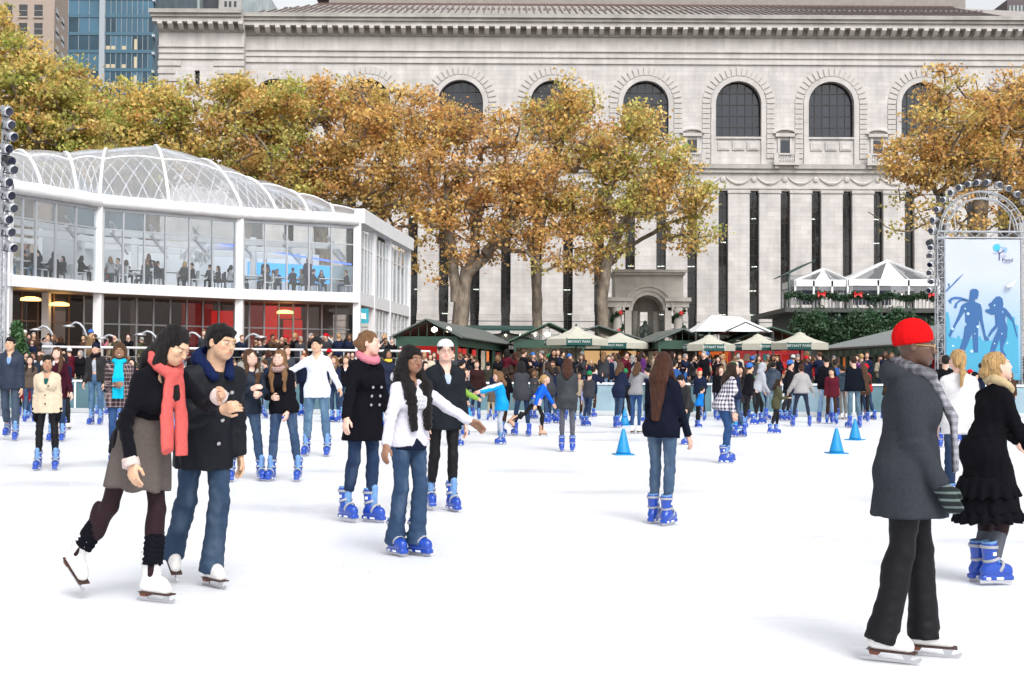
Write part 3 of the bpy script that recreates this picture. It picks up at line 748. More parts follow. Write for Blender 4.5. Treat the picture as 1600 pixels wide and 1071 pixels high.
def hair_build(p, root, G, Rh, hs, nb, Rt, lod, hx, J, th):
    k = p['hair']; fm = p['fem']
    if not k or k == 'none': return
    hm = hair_mat(p['hc'], HAIRC[p['hc']]); L = p['hl']; c0 = G((0, 0, 0))
    lo = c0 - .2; hi = c0 + .22; lo[2] = c0[2] - (.22 if k in ('short', 'bun') else L + .16)
    if k == 'pony': lo = lo - (.05, .05, 0); hi = hi + (.05, .08, 0)
    hb = SDF(lo, hi, hx * 1.5 if lod < 3 else .022)
    amp = {'curly': .010, 'short': .006}.get(k, .0048)
    rr = np.array((.0815, .0985, .090))
    if k == 'curly': rr = rr * 1.12
    if p.get('puff'): rr = rr * p['puff']
    hb.ell(G((0, .0235, .034)), rr * hs, .01, fr=Rh)
    if p['hatted']: pass
    elif k == 'short' and not fm: hb.ell(G((0, .002, .084)), np.array((.066, .080, .040)) * hs, .02, fr=Rh)
    else: hb.ell(G((0, .02, .080)), np.array((.062, .075, .040)) * hs, .02, fr=Rh)
    if k == 'short' and not p['fem']: hb.ell(G((0, .035, -.01)), np.array((.073, .076, .058)) * hs, .02, fr=Rh)
    else: hb.ell(G((0, .045, -.02)), np.array((.075, .070, .085)) * hs, .02, fr=Rh)
    if k == 'short' and p.get('fringe', 1) and not p['hatted']: hb.ell(G((.012, -.060, .080)), np.array((.055, .024, .020)) * hs, .02, fr=Rh)
    bk = nb + Rt @ (0, .105 + th, -L + .05); bk = np.array((bk[0], bk[1], c0[2] - L)) if True else bk
    frd = Rh
    if k in ('long', 'curly'):
        wsc = p.get('hw', 1.0)
        hb.cone(G((0, .05, -.02)), nb + Rt @ (0, .085 + th, -.02), .078 * wsc, .080 * wsc, .03, fr=Rt, sc=(.92, 1.25, 1))
        hb.cone(nb + Rt @ (0, .085 + th, -.02), np.array([*(nb + Rt @ (0, .115 + th, -L * .9))[:2], nb[2] - L * .9 + .1]), .080 * wsc, .040 * wsc, .03, fr=Rt, sc=(.86, 1.7, 1))
        for s in (-1, 1):
            cq = 1.45 if k == 'curly' else 1.0; hb.cone(G((s * .068, .005, .01)), G((s * .082, .0, -.12)), .026 * cq, .034 * cq, .02)
            if k == 'curly': hb.cone(G((s * .085, .03, -.05)), nb + Rt @ (s * .14, .02, -.30), .055, .040, .03)
            if p.get('front', True) and p.get('front') != -s:
                hb.cone(G((s * .082, .0, -.12)), nb + Rt @ (s * .09, -.085 - th, -.08), .036 * cq, .038 * cq, .02)
                hb.cone(nb + Rt @ (s * .09, -.085 - th, -.08), nb + Rt @ (s * .08, (-.145 if fm else -.12) - th, -L * .8), .038 * cq, .022 * cq, .02)
    if k in ('long', 'curly') and p['lean'] > 18: e_ = G((0, .02, 0)); hb.cone(G((0, .03, -.02)), np.array((e_[0], e_[1], e_[2] - L * .85)), .076, .045, .03)
    if k == 'bob':
        hb.cone(G((0, .035, .0)), G((0, .045, -.12)), .092, .088, .03, fr=Rh, sc=(.9, 1.1, 1))
        for s in (-1, 1): hb.cone(G((s * .075, .0, .0)), G((s * .085, -.01, -.12)), .030, .034, .02)
    if k == 'bun': hb.ell(G((0, .118, p.get('bz', .0))), np.array((.045, .040, .042)) * hs, .012, fr=Rh)
    # remove the face
    hb.ell(G((0, -.112, -.040)), np.array((.073 if k != 'short' else .080, .082, .105)) * hs, .012, op='s', fr=Rh)
    if k in ('long', 'curly', 'bob'): hb.ell(G((0, -.09, -.13)), np.array((.062, .085, .09)) * hs, .01, op='s', fr=Rh)
    if k in ('short', 'bun', 'pony'):
        for s in (-1, 1): hb.ell(G((s * .090, -.014, -.042)), np.array((.034, .052, .052)) * hs, .004, op='s', fr=Rh)
        hb.half(G((0, .05, -.095 if p['fem'] else -.085)), -Rh[:, 2] + Rh[:, 1] * -.2)
    if k == 'pony':
        z = p.get('pz', .02); a = G((0, .105, z)); e = np.array([*(nb + Rt @ (0, .13 + th, 0))[:2], c0[2] - L])
        if p.get('pend') is not None: e = c0 + np.array(p['pend'])
        m_ = (a + e) / 2 + np.array((0, 0, .02)) + Rt @ np.array((0, .035, 0))
        hb.cone(a, m_, .024, .034, .012).cone(m_, e, .034, .014, .015)
    f = p.get('strand', 150)
    if k == 'curly':
        w_ = wob(p['seed'] + 3, .0065, 50); w2 = wob(p['seed'] + 4, .004, 95); hb.disp(lambda X, Y, Z: (w_(X, Y, Z) + w2(X, Y, Z)) * (1 if lod < 3 else 0))
    elif lod < 3:
        w_ = wob(p['seed'] + 3, amp, 135 if k != 'short' else 85, (1.2, 1.2, .10 if k != 'short' else .6)); hb.disp(w_)
    hb.obj('hair', hm, root)
def extras(p, root, G, Rh, hs, nb, Rt, pel, wa, ch, J, lod, hx, cx, th, foot, down):
    M = lambda q: pel + Rt @ np.array(q)
    for ex in p['extras']:
        k = ex[0]; m = ex[1] if len(ex) > 1 else None
        if k == 'beanie':
            s = SDF(G((0, 0, .05)) - .19, G((0, 0, .05)) + .19, hx * 1.4 if lod < 3 else .022); zz = ex[2] if len(ex) > 2 else 0
            s.ell(G((0, .024, .045)), np.array((.093, .110, .108)) * hs, 0, fr=Rh, fn=lambda X, Y, Z: .0018 * np.sin(200 * X) * (lod < 2)).half(G((0, .02, .012 + zz)), -Rh[:, 2] - Rh[:, 1] * .22)
            pass
            s.obj('beanie', m, root)
        elif k == 'cap':
            s = SDF(G((0, 0, .05)) - .2, G((0, 0, .05)) + .2, hx * 1.3 if lod < 3 else .022)
            s.ell(G((0, .018, .045)), np.array((.091, .108, .088)) * hs, 0, fr=Rh).half(G((0, -.02, .045)), -Rh[:, 2])
            s.ell(G((0, .125, .035)), np.array((.065, .07, .012)) * hs, .012, fr=Rh).obj('cap', m, root)
        elif k == 'glasses':
            mb = MB()
            for sx in (-1, 1):
                pts = [G((sx * .033 + .022 * math.cos(a), -.0965, .006 + .016 * math.sin(a))) for a in np.linspace(0, 2 * PI, 13)]; mb.tube(pts, .0018, 5, False)
                mb.bar(G((sx * .055, -.094, .010)), G((sx * .079, .0, .008)), .003)
            mb.bar(G((-.011, -.098, .008)), G((.011, -.098, .008)), .003); mb.obj('glasses', m or mat('frames_dark', (.02, .02, .02), .3), root)
        elif k == 'earmuff':
            s = SDF(G((0, 0, 0)) - .2, G((0, 0, 0)) + .2, hx * 1.5)
            for sx in (-1, 1): s.ell(G((sx * .088, .005, -.005)), (.022, .038, .040), .005, fr=Rh)
            s.obj('ear_muffs', m, root)
        elif k == 'scarf':
            s = SDF(nb - .55, nb + .2, cx * .75)
            rg = wob(p['seed'] + 11, .0028, 60, (1.6, 1.6, .5))
            for i in range(10):
                a0, a1 = i * 2 * PI / 10, (i + 1) * 2 * PI / 10
                q = lambda a: nb + Rt @ (math.sin(a) * .075, -math.cos(a) * .085 - .012, .018 - .028 * math.cos(a))
                s.cone(q(a0), q(a1), .034, .034, .012)
            for e in (ex[2] if len(ex) > 2 else []):   # ends: (x, length)
                x, L = e[:2]; y0 = (-.178 if p['fem'] else -.15) - th; a = nb + Rt @ (x * .5, -.115, -.04); b_ = M((x, y0, .27)); c_ = b_ + np.array((0, 0, -1)) * max(L - .15, .02) + Rt @ (0, -.01, 0)
                s.cone(a, b_, .030, .033, .015, fr=Rt, sc=(.75, 1.3, 1)).cone(b_, c_, .042, .040, .01, fr=Rt, sc=(.9, 2.2, 1), capb=True)
            s.disp(rg); s.obj('scarf', m, root)
        elif k == 'buttons':
            for bx, bz in ex[2]:
                y = -.128 - th
                mb = MB(); c = M((bx, y - (.012 if bz > .25 else 0.004), bz)); mb.lathe([(.013, 0), (.013, .006), (.004, .009)], 8)
                o = mb.obj('button', m, root); o.rotation_euler = Matrix((Rt @ rotm('X', R(90))).tolist()).to_euler(); o.location = c
        elif k == 'glove':
            for kk in ex[2]:
                s = SDF(J['wr' + kk] - .2, J['wr' + kk] + .2, hx * 1.2); sx = 1 if kk == 'L' else -1
                s.cone(J['wr' + kk] - J['fa' + kk] * .05, J['wr' + kk], .045, .036, .01)
                hand(s, J['wr' + kk], J['fa' + kk], sx, Rt, 1 if lod < 3 else 3, p.get('hand' + kk, 'relax')); s.F -= .006
                s.obj('glove', m, root)
        elif k == 'cuff':
            for kk in ex[2]:
                w_, d = J['wr' + kk], J['fa' + kk]; s = SDF(w_ - .12, w_ + .12, hx * 1.4); s.cone(w_ - d * .03, w_ + d * .022, .046, .05, 0, capa=True, capb=True, fn=lambda X, Y, Z: .003 * np.sin(160 * X + 90 * Y)); s.obj('cuff', m, root)
        elif k == 'hoodup':
            s = SDF(G((0, 0, 0)) - .22, G((0, 0, 0)) + .22, hx * 1.5 if lod < 3 else .022)
            s.ell(G((0, .03, .03)), np.array((.105, .118, .112)) * hs, .01, fr=Rh).cone(G((0, .04, -.03)), nb + Rt @ (0, .05, -.02), .10, .10, .03)
            s.ell(G((0, -.125, -.03)), np.array((.075, .09, .10)) * hs, .01, op='s', fr=Rh).obj('hood', m, root)
        elif k == 'undertop':   # a layer showing below the hem
            s = SDF(pel - .35, pel + .3, cx); L = ex[2]; fr2 = np.stack([Rt[:, 0], np.cross(-down, Rt[:, 0]), -down], 1)
            s.cone(pel + Rt @ (0, 0, .08), pel + down * L, .118 + th - .012, .124 + th - .008, .02, fr=fr2, sc=(.8, .98, 1), capb=True).obj('undershirt', m, root)
        elif k == 'skirt':
            L, fl = ex[2], ex[3]; s = SDF(pel - .5, pel + .3, cx); npl = ex[4] if len(ex) > 4 else 9
            dn = (J['knL'] + J['knR']) / 2 - pel; dn = dn / np.linalg.norm(dn) * .6 + np.array((0, 0, -.5)); dn /= np.linalg.norm(dn); c = pel
            fr2 = np.stack([Rt[:, 0], np.cross(-dn, Rt[:, 0]), -dn], 1)
            s.cone(pel + Rt @ (0, 0, .10), pel + dn * L, .125, .14 + fl, .02, fr=fr2, sc=(.80, .92, 1), capb=True,
                   fn=lambda X, Y, Z: .009 * np.sin(np.arctan2(X - c[0], Y - c[1]) * npl + 1) * np.clip((c[2] + .02 - Z) * 6, 0, 1))
            s.obj('skirt', m, root)
        elif k == 'panel':      # coloured panel or print on the chest or back: (x0,x1,z0,z1,side)
            x0, x1, z0, z1, sd2 = ex[2]; s = SDF(ch - .4, ch + .3, cx)
            s.cone(pel, wa, .118 + th + .006, .105 + th + .006, .04, fr=Rt, sc=(.8, 1, 1)).cone(wa, ch, .105 + th + .006, .112 + th + .006, .05, fr=Rt, sc=(.76, 1, 1)).cone(ch, ch + Rt @ (0, .005, .085), .112 + th + .006, .085 + th + .006, .05, fr=Rt, sc=(.72, 1, 1))
            s.half(M((x0, 0, 0)), -Rt[:, 0]).half(M((x1, 0, 0)), Rt[:, 0]).half(M((0, 0, z0)), -Rt[:, 2]).half(M((0, 0, z1)), Rt[:, 2]).half(M((0, 0, 0)), -sd2 * Rt[:, 1])
            s.obj(ex[3] if len(ex) > 3 else 'panel', m, root)
        elif k == 'sleeve_stripe':
            for kk in ex[2]:
                a, b_, c_ = J['sh' + kk], J['el' + kk], J['wr' + kk]; s = SDF(np.minimum(a, c_) - .15, np.maximum(a, c_) + .15, cx * .7); o_ = np.array((0, 0, .035))
                s.cone(a + o_, b_ + o_, .035 + th * .7, .03 + th * .7, .02).cone(b_ + o_, c_ + o_, .03 + th * .7, .02, .02, capb=True).obj('sleeve_stripe', m, root)
        elif k == 'hoodback':
            s = SDF(nb - .3, nb + .25, hx * 1.7); s.ell(nb + Rt @ (0, .095, .0), (.125, .075, .085), .02, fr=Rt).ell(nb + Rt @ (0, .06, .07), (.08, .05, .06), .015, op='s', fr=Rt)
            for sx in (1, -1): s.cone(nb + Rt @ (sx * .095, .06, .015), nb + Rt @ (sx * .055, -.08 - th, -.05), .040, .032, .02)
            s.disp(wob(5, .004, 40)).obj('hood', m, root)
        elif k == 'furhood':
            s = SDF(nb - .25, nb + .25, hx * 1.6); w_ = wob(7, .012, 110)
            for sx in (-1, 1): s.cone(nb + Rt @ (sx * .02, .12, .0), nb + Rt @ (sx * .12, .03, .02), .05, .045, .02).cone(nb + Rt @ (sx * .12, .03, .02), nb + Rt @ (sx * .09, -.08, -.05), .045, .035, .02)
            s.disp(w_).obj('fur_trim', m, root)
        elif k == 'bag':
            s = SDF(M((.2, 0, -.3)), M((.5, .2, .1)), cx); s.box(M((.26, .05, -.02)), (.05, .13, .10), 0, fr=Rt, rnd=.03).obj('bag', m, root)
PEOPLE = []
def place_person(spec, label, group=None):
    S = dict(spec)
    if 'foot' in S:
        g = gnd(*S['foot']); D = g.y
        if 'lod' not in S: S['lod'] = 0 if D < 9.5 else 1 if D < 14 else 2 if D < 30 else 3
    root, J = build_person(S)
    if 'foot' in S:
        zt = at(S['foot'][0], S['topy'], g.y).z if True else 0
        sc = S.get('scale') or zt / J['top']
        root.location = g
    else: root.location = S['loc']; sc = S.get('h', 1.7) / 1.72
    root.scale = (sc,) * 3; root.rotation_euler = (0, 0, R(S.get('yaw', 0)))
    tag(root, label, 'person', group)
    root['px_h'] = 0; del root['px_h']
    PEOPLE.append(root)
    return root, J
# ================================================================== setting
YL = 118.0
MP = YL / FPX
def LX(px): return (px - 800) * MP
def LZ(py): return CAMH + (582 - py) * MP
def struct(o): o['kind'] = 'structure'; return o
# ---- ice
def ice_material():
    m = mat('ice_sheet', (.80, .82, .86), .22, spec=.25); n = m.node_tree; b = n.nodes['Principled BSDF']
    tc = n.nodes.new('ShaderNodeTexCoord')
    def noise(scale, st, det=6, w=0.0, rough=.6):
        mp = n.nodes.new('ShaderNodeMapping'); mp.inputs['Scale'].default_value = st; mp.inputs['Rotation'].default_value = (0, 0, w); n.links.new(tc.outputs['Object'], mp.inputs[0])
        t = node(n, 'ShaderNodeTexNoise', i_Scale=scale, i_Detail=det); t.inputs['Roughness'].default_value = rough; n.links.new(mp.outputs[0], t.inputs['Vector']); return t.outputs[0]
    def mr(s, a, c, x, y):
        r = n.nodes.new('ShaderNodeMapRange'); r.inputs[1].default_value = a; r.inputs[2].default_value = c; r.inputs[3].default_value = x; r.inputs[4].default_value = y; n.links.new(s, r.inputs[0]); return r.outputs[0]
    def mul(a, c):
        q = node(n, 'ShaderNodeMath', operation='MULTIPLY'); n.links.new(a, q.inputs[0]); n.links.new(c, q.inputs[1]); return q.outputs[0]
    big = mr(noise(.22, (1, .5, 1)), .38, .62, .90, 1.06)
    scr = mr(noise(3.2, (.5, 6, 1), 8, .35, .75), .54, .70, 1.0, .78)
    scr2 = mr(noise(4.5, (7, .6, 1), 8, .9, .75), .56, .72, 1.0, .80)
    wet = mr(noise(.5, (.5, 1.0, 1), 2, 0, .4), .60, .82, 1.0, .80)
    f = mul(mul(big, scr), mul(scr2, wet))
    v = node(n, 'ShaderNodeVectorMath', operation='SCALE'); v.inputs[0].default_value = (.80, .82, .87); n.links.new(f, v.inputs['Scale']); n.links.new(v.outputs[0], b.inputs['Base Color'])
    n.links.new(mr(wet, .80, 1, .16, .36), b.inputs['Roughness'])
    bp = n.nodes.new('ShaderNodeBump'); bp.inputs['Strength'].default_value = .12; bp.inputs['Distance'].default_value = .01
    n.links.new(scr, bp.inputs['Height']); n.links.new(bp.outputs[0], b.inputs['Normal'])
    return m
struct(box('ground', -260, 260, -10, 700, -.2, -.03, mat('paving_grey', (.17, .16, .15), .8, .2, 3)))
struct(box('ice', -34, 30, -6, 43.2, -.029, 0, ice_material()))
DK = .5
struct(box('promenade', -60, 60, 43.9, 112, -.02, DK, mat('promenade_stone', (.22, .21, .19), .8, .2, 2)))
TZ = 1.15
struct(box('terrace', -40, -4.2, 47.0, 84, DK + .001, TZ, mat('terrace_deck', (.20, .15, .11), .7, .2, 4)))
# ---- ashlar stone
def stone_mat(name, col, bw, bh, mort=.012, dark=.72, var=.06):
    m = mat(name, col, .85, spec=.2); n = m.node_tree; b = n.nodes['Principled BSDF']
    tc = n.nodes.new('ShaderNodeTexCoord'); sp = n.nodes.new('ShaderNodeSeparateXYZ'); cb = n.nodes.new('ShaderNodeCombineXYZ')
    n.links.new(tc.outputs['Object'], sp.inputs[0]); ad = node(n, 'ShaderNodeMath', operation='ADD'); n.links.new(sp.outputs[0], ad.inputs[0]); n.links.new(sp.outputs[1], ad.inputs[1])
    n.links.new(ad.outputs[0], cb.inputs[0]); n.links.new(sp.outputs[2], cb.inputs[1])
    br = n.nodes.new('ShaderNodeTexBrick'); n.links.new(cb.outputs[0], br.inputs['Vector']); br.inputs['Scale'].default_value = 1
    br.inputs['Brick Width'].default_value = bw; br.inputs['Row Height'].default_value = bh; br.inputs['Mortar Size'].default_value = mort; br.inputs['Mortar Smooth'].default_value = .3
    br.inputs['Color1'].default_value = (*[c * (1 + var) for c in col], 1); br.inputs['Color2'].default_value = (*[c * (1 - var) for c in col], 1); br.inputs['Mortar'].default_value = (*[c * dark for c in col], 1)
    t = node(n, 'ShaderNodeTexNoise', i_Scale=.7, i_Detail=6.0); n.links.new(tc.outputs['Object'], t.inputs['Vector'])
    mp = n.nodes.new('ShaderNodeMapping'); mp.inputs['Scale'].default_value = (1.6, 1.6, .16); n.links.new(tc.outputs['Object'], mp.inputs[0])
    t2 = node(n, 'ShaderNodeTexNoise', i_Scale=1.0, i_Detail=4.0); n.links.new(mp.outputs[0], t2.inputs['Vector'])
    r = n.nodes.new('ShaderNodeMapRange'); r.inputs[1].default_value = .3; r.inputs[2].default_value = .7; r.inputs[3].default_value = .88; r.inputs[4].default_value = 1.1; n.links.new(t.outputs[0], r.inputs[0])
    r2 = n.nodes.new('ShaderNodeMapRange'); r2.inputs[1].default_value = .4; r2.inputs[2].default_value = .75; r2.inputs[3].default_value = 1.03; r2.inputs[4].default_value = .86; n.links.new(t2.outputs[0], r2.inputs[0])
    q = node(n, 'ShaderNodeMath', operation='MULTIPLY'); n.links.new(r.outputs[0], q.inputs[0]); n.links.new(r2.outputs[0], q.inputs[1])
    v = node(n, 'ShaderNodeVectorMath', operation='SCALE'); n.links.new(br.outputs[0], v.inputs[0]); n.links.new(q.outputs[0], v.inputs['Scale']); n.links.new(v.outputs[0], b.inputs['Base Color'])
    return m
STONE = (.57, .545, .535)
SM = stone_mat('ashlar', STONE, 1.25, .42)
SMP = stone_mat('plain_marble', (.55, .525, .51), 2.6, 1.3, .02, .8, .03)
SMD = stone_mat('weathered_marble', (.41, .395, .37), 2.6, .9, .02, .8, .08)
GLD = mat('dark_window_glass', (.012, .018, .030), .06, spec=.6)
lib = empty('library_building', (0, YL, 0))
tag(lib, 'long pale stone library with tall arched windows behind the autumn trees', 'library building')
Y = 0.0
PITCHB = 145.5; STRP = 48.5
def arch_x(k): return 1008 + PITCHB * k
x0w, x1w = LX(380), LX(1760)
# upper wall with arched openings (z from sill band to mouldings)
zS, zA, zTop = LZ(212), LZ(159), LZ(97)      # sill, springing, top of plain wall
rA = 36 * MP
def upper_wall():
    m = MB(); ks = range(-4, 6); zb = LZ(256); edges = []
    for k in ks:
        c = LX(arch_x(k)); xl, xr = max(LX(arch_x(k) - PITCHB / 2), x0w), LX(arch_x(k) + PITCHB / 2)
        if xr < x0w or c - rA < x0w: 
            if xr > x0w: m.box(xl, xr, Y, Y + .9, zb, zTop)
            continue
        m.box(xl, c - rA, Y, Y + .9, zb, zTop); m.box(c + rA, xr, Y, Y + .9, zb, zTop); m.box(c - rA, c + rA, Y + .05, Y + .9, zb, zS)
        N = 16
        for i in range(N):
            a0, a1 = PI - PI * i / N, PI - PI * (i + 1) / N
            p0 = (c + rA * math.cos(a0), zA + rA * math.sin(a0)); p1 = (c + rA * math.cos(a1), zA + rA * math.sin(a1))
            m.prism([(p0[0], p0[1]), (p1[0], p1[1]), (p1[0], zTop), (p0[0], zTop)], Y, Y + .9)
    return m
upper_wall().obj('wall', SM, lib)
def lbox(name, px0, px1, py0, py1, dy0, dy1, m=SMP): return box(name, LX(px0), LX(px1), -dy0, dy1, LZ(py1), LZ(py0), m, lib)
# cornice, frieze, mouldings of the main block and of the projecting left end
def entab(px0, px1, dy, endcap):
    ext = 10 if endcap else 0
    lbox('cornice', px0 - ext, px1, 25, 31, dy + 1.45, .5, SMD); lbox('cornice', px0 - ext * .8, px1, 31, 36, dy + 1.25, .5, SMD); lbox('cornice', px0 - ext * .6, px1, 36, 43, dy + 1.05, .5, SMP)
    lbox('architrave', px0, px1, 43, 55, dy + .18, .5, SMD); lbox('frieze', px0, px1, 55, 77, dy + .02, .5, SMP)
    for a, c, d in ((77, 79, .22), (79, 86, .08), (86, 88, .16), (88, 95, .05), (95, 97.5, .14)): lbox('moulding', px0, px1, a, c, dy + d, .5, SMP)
entab(380, 1760, 0, False); entab(248, 380.5, 1.1, True)
br = None
px = 396.0
while px < 1740:
    if br is None: br = MB().prism([(0, 0), (0, .62), (-.95, .62), (-.95, .42), (-.55, .12)], 0, .42, axis='x').obj('bracket', SMP, lib)
    else: br = dupe(br, lib)
    br.location = (LX(px), -.15, LZ(43) - .63); px += 16.3
px = 250.0
while px < 378: br = dupe(br, lib); br.location = (LX(px), -1.25, LZ(43) - .63); px += 15.6
# left end block
end = MB(); end.box(LX(248), LX(304), -1.1, .9, LZ(560), LZ(97)); end.box(LX(312), LX(380), -1.1, .9, LZ(560), LZ(97)); end.box(LX(304), LX(312), -1.1, .9, LZ(560), LZ(142)); end.box(LX(304), LX(312), -1.1, .9, LZ(115), LZ(97))
end.obj('end_wall', SM, lib)
box('slit_window', LX(304), LX(312), -.6, -.5, LZ(142), LZ(115), GLD, lib)
for k in range(12):
    yy = 101 + k * 12; lbox('quoin', 247, 283 - (k % 2) * 9, yy, yy + 7, 1.22, -1.0, SMP); lbox('quoin', 334 + (k % 2) * 8, 381, yy, yy + 7, 1.22, -1.0, SMP)
# arches: surround ring, voussoirs, panes
VOUS = [mesh_ for mesh_ in ()]
proto_v = None
for k in range(-4, 6):
    c = LX(arch_x(k))
    if c - rA < x0w: continue
    m = MB(); N = 20
    for i in range(N):
        a0, a1 = PI * i / N, PI * (i + 1) / N; r0, r1 = rA - .02, rA + .42
        q = [(c + r0 * math.cos(a0), zA + r0 * math.sin(a0)), (c + r1 * math.cos(a0), zA + r1 * math.sin(a0)), (c + r1 * math.cos(a1), zA + r1 * math.sin(a1)), (c + r0 * math.cos(a1), zA + r0 * math.sin(a1))]
        m.prism(q, -.14, .3)
    for s in (-1, 1): x = sorted((c + s * (rA - .02), c + s * (rA + .42))); m.box(x[0], x[1], -.14, .3, LZ(256), zA)
    m.obj('arch_surround', SMP, lib)
    vis = -3 <= k <= 4
    if vis:
        nv = 19
        for i in range(nv):
            a = PI * (i + .5) / nv
            if proto_v is None: proto_v = MB().prism([(-.165, .50 + rA), (.165, .50 + rA), (.20, 1.22 + rA), (-.20, 1.22 + rA)], -.10, .2).obj('voussoir', SMP, lib); v = proto_v; PV2 = MB().box(.50 + rA, 1.22 + rA - (0), -.10, .2, -.20, .20)
            else: v = dupe(proto_v, lib)
            v.location = (c, 0, zA); v.rotation_euler = (0, -(a - PI / 2), 0)
        for s in (-1, 1):
            for j in range(11):
                zz = zA - .25 - j * .46
                if k == -3 and s == -1 and j == 0:
                    jb = MB().box(-.36, .36, -.10, .2, -.19, .19).obj('jamb_stone', SMP, lib)
                else: jb = dupe(jb, lib)
                jb.location = (c + s * (rA + .86), 0, zz)
    # window: frame with panes
    w = MB(); wy = .55
    ncol = 6; nrow = 5; H = zA + rA - zS
    for i in range(ncol + 1):
        x = -rA + 2 * rA * i / ncol; top = zA + math.sqrt(max(rA * rA - x * x, 0)); w.box(c + x - .035, c + x + .035, wy - .06, wy + .05, zS, max(top, zS + .1))
    for j in range(nrow):
        z = zS + H * j / nrow; hw = rA if z < zA else math.sqrt(max(rA * rA - (z - zA) ** 2, 0)); w.box(c - hw, c + hw, wy - .05, wy + .04, z - .04, z + .04)
    fr = w.obj('window', mat('bronze_frame', (.03, .028, .03), .5), lib)
    rg = random.Random(k + 50)
    for i in range(ncol):
        for j in range(nrow):
            xa, xb = -rA + 2 * rA * i / ncol + .03, -rA + 2 * rA * (i + 1) / ncol - .03; za, zb = zS + H * j / nrow + .03, zS + H * (j + 1) / nrow - .03
            tp = []
            for t in range(5):
                x = xa + (xb - xa) * t / 4; tp.append((x, min(zb, zA + math.sqrt(max(rA * rA - x * x, 0)))))
            if max(z for _, z in tp) < za + .1: continue
            poly = [(c + xa, za), (c + xb, za)] + [(c + x, max(z, za + .01)) for x, z in tp[::-1]]
            dy = [rg.uniform(-.02, .02) for _ in range(2)]
            xc = c + (xa + xb) / 2
            vs = [(x, wy + dy[0] * (x - xc) + dy[1] * (z - za) + .01, z) for x, z in poly]
            mesh_obj('pane', vs, [tuple(range(len(vs)))], GLD, fr)
    lbox('sill', arch_x(k) - 37, arch_x(k) + 37, 211, 214, .12, .3, SMP)
    for q in (-1, 0, 1): 
        p = MB(); xx = c + q * 23 * MP; p.box(xx - .55, xx + .55, -.06, .06, LZ(232), LZ(218)); p.obj('sill_panel', SMP, lib)
        MB().box(xx - .36, xx + .36, -.10, .0, LZ(230), LZ(220)).obj('sill_panel', SM, lib)
# small balconied windows between the arches
for k in range(-2, 5):
    pc = arch_x(k) + PITCHB / 2; c = LX(pc)
    w = lbox('window', pc - 8, pc + 8, 216, 240, .03, .02, GLD)
    for s in (-1, 1): lbox('window_jamb', pc + s * 9.5 - 2, pc + s * 9.5 + 2, 212, 240, .14, .1, SMP)
    lbox('window_lintel', pc - 15, pc + 15, 206, 211, .3, .1, SMP)
    m = MB()
    for i in range(8):
        a0, a1 = PI * i / 8, PI * (i + 1) / 8; f = lambda a, r: (c + r * 1.15 * math.cos(a), LZ(206) + r * .42 * math.sin(a)); m.prism([f(a0, .78), f(a0, 1.0), f(a1, 1.0), f(a1, .78)], -.32, .1)
    m.obj('pediment', SMP, lib)
    lbox('balcony_floor', pc - 20, pc + 20, 253, 257, .95, .1, SMP); 
    for s in (-1, 1): lbox('balcony_pier', pc + s * 16 - 3.5, pc + s * 16 + 3.5, 238, 253, .85, -.55, SMP); lbox('balcony_bracket', pc + s * 15 - 3, pc + s * 15 + 3, 257, 262, .7, .1, SMP)
    lbox('balcony_rail', pc - 13, pc + 13, 238.5, 241, .85, -.6, SMP)
    for i in range(7):
        if k == -2 and i == 0: bl = MB().lathe([(.05, 0), (.10, .18), (.04, .42), (.07, .60)], 7).obj('baluster', SMP, lib)
        else: bl = dupe(bl, lib)
        bl.location = (c + (-10.5 + 3.5 * i) * MP, -.72, LZ(253))
# middle cornice, garland frieze
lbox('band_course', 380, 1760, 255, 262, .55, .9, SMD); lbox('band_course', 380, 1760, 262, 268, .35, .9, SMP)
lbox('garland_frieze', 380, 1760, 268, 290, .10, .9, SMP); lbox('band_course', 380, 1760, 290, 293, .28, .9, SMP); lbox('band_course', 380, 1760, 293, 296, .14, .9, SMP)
k = 0; gl = None
for i in range(-2, 15):
    xc = LX(1008 + STRP * i); 
    if LX(870) > xc: continue
    if gl is None:
        L = STRP * MP * .84; pts = [(-L / 2 + L * t / 12, 0, -.62 * (1 - ((t - 6) / 6) ** 2)) for t in range(13)]
        gl = MB().tube(pts, [.05 + .09 * (1 - abs(t - 6) / 6) for t in range(13)], 6).obj('garland', SMP, lib); ro = MB().lathe([(.10, 0), (.26, .02), (.26, .10), (.12, .16), (.02, .14)], 12).obj('rosette', SMP, lib); ro.rotation_euler = (R(90), 0, 0)
    else: gl = dupe(gl, lib); ro = dupe(ro, lib)
    gl.location = (xc, -.16, LZ(274)); ro.location = (xc + STRP * MP / 2, -.10, LZ(278))
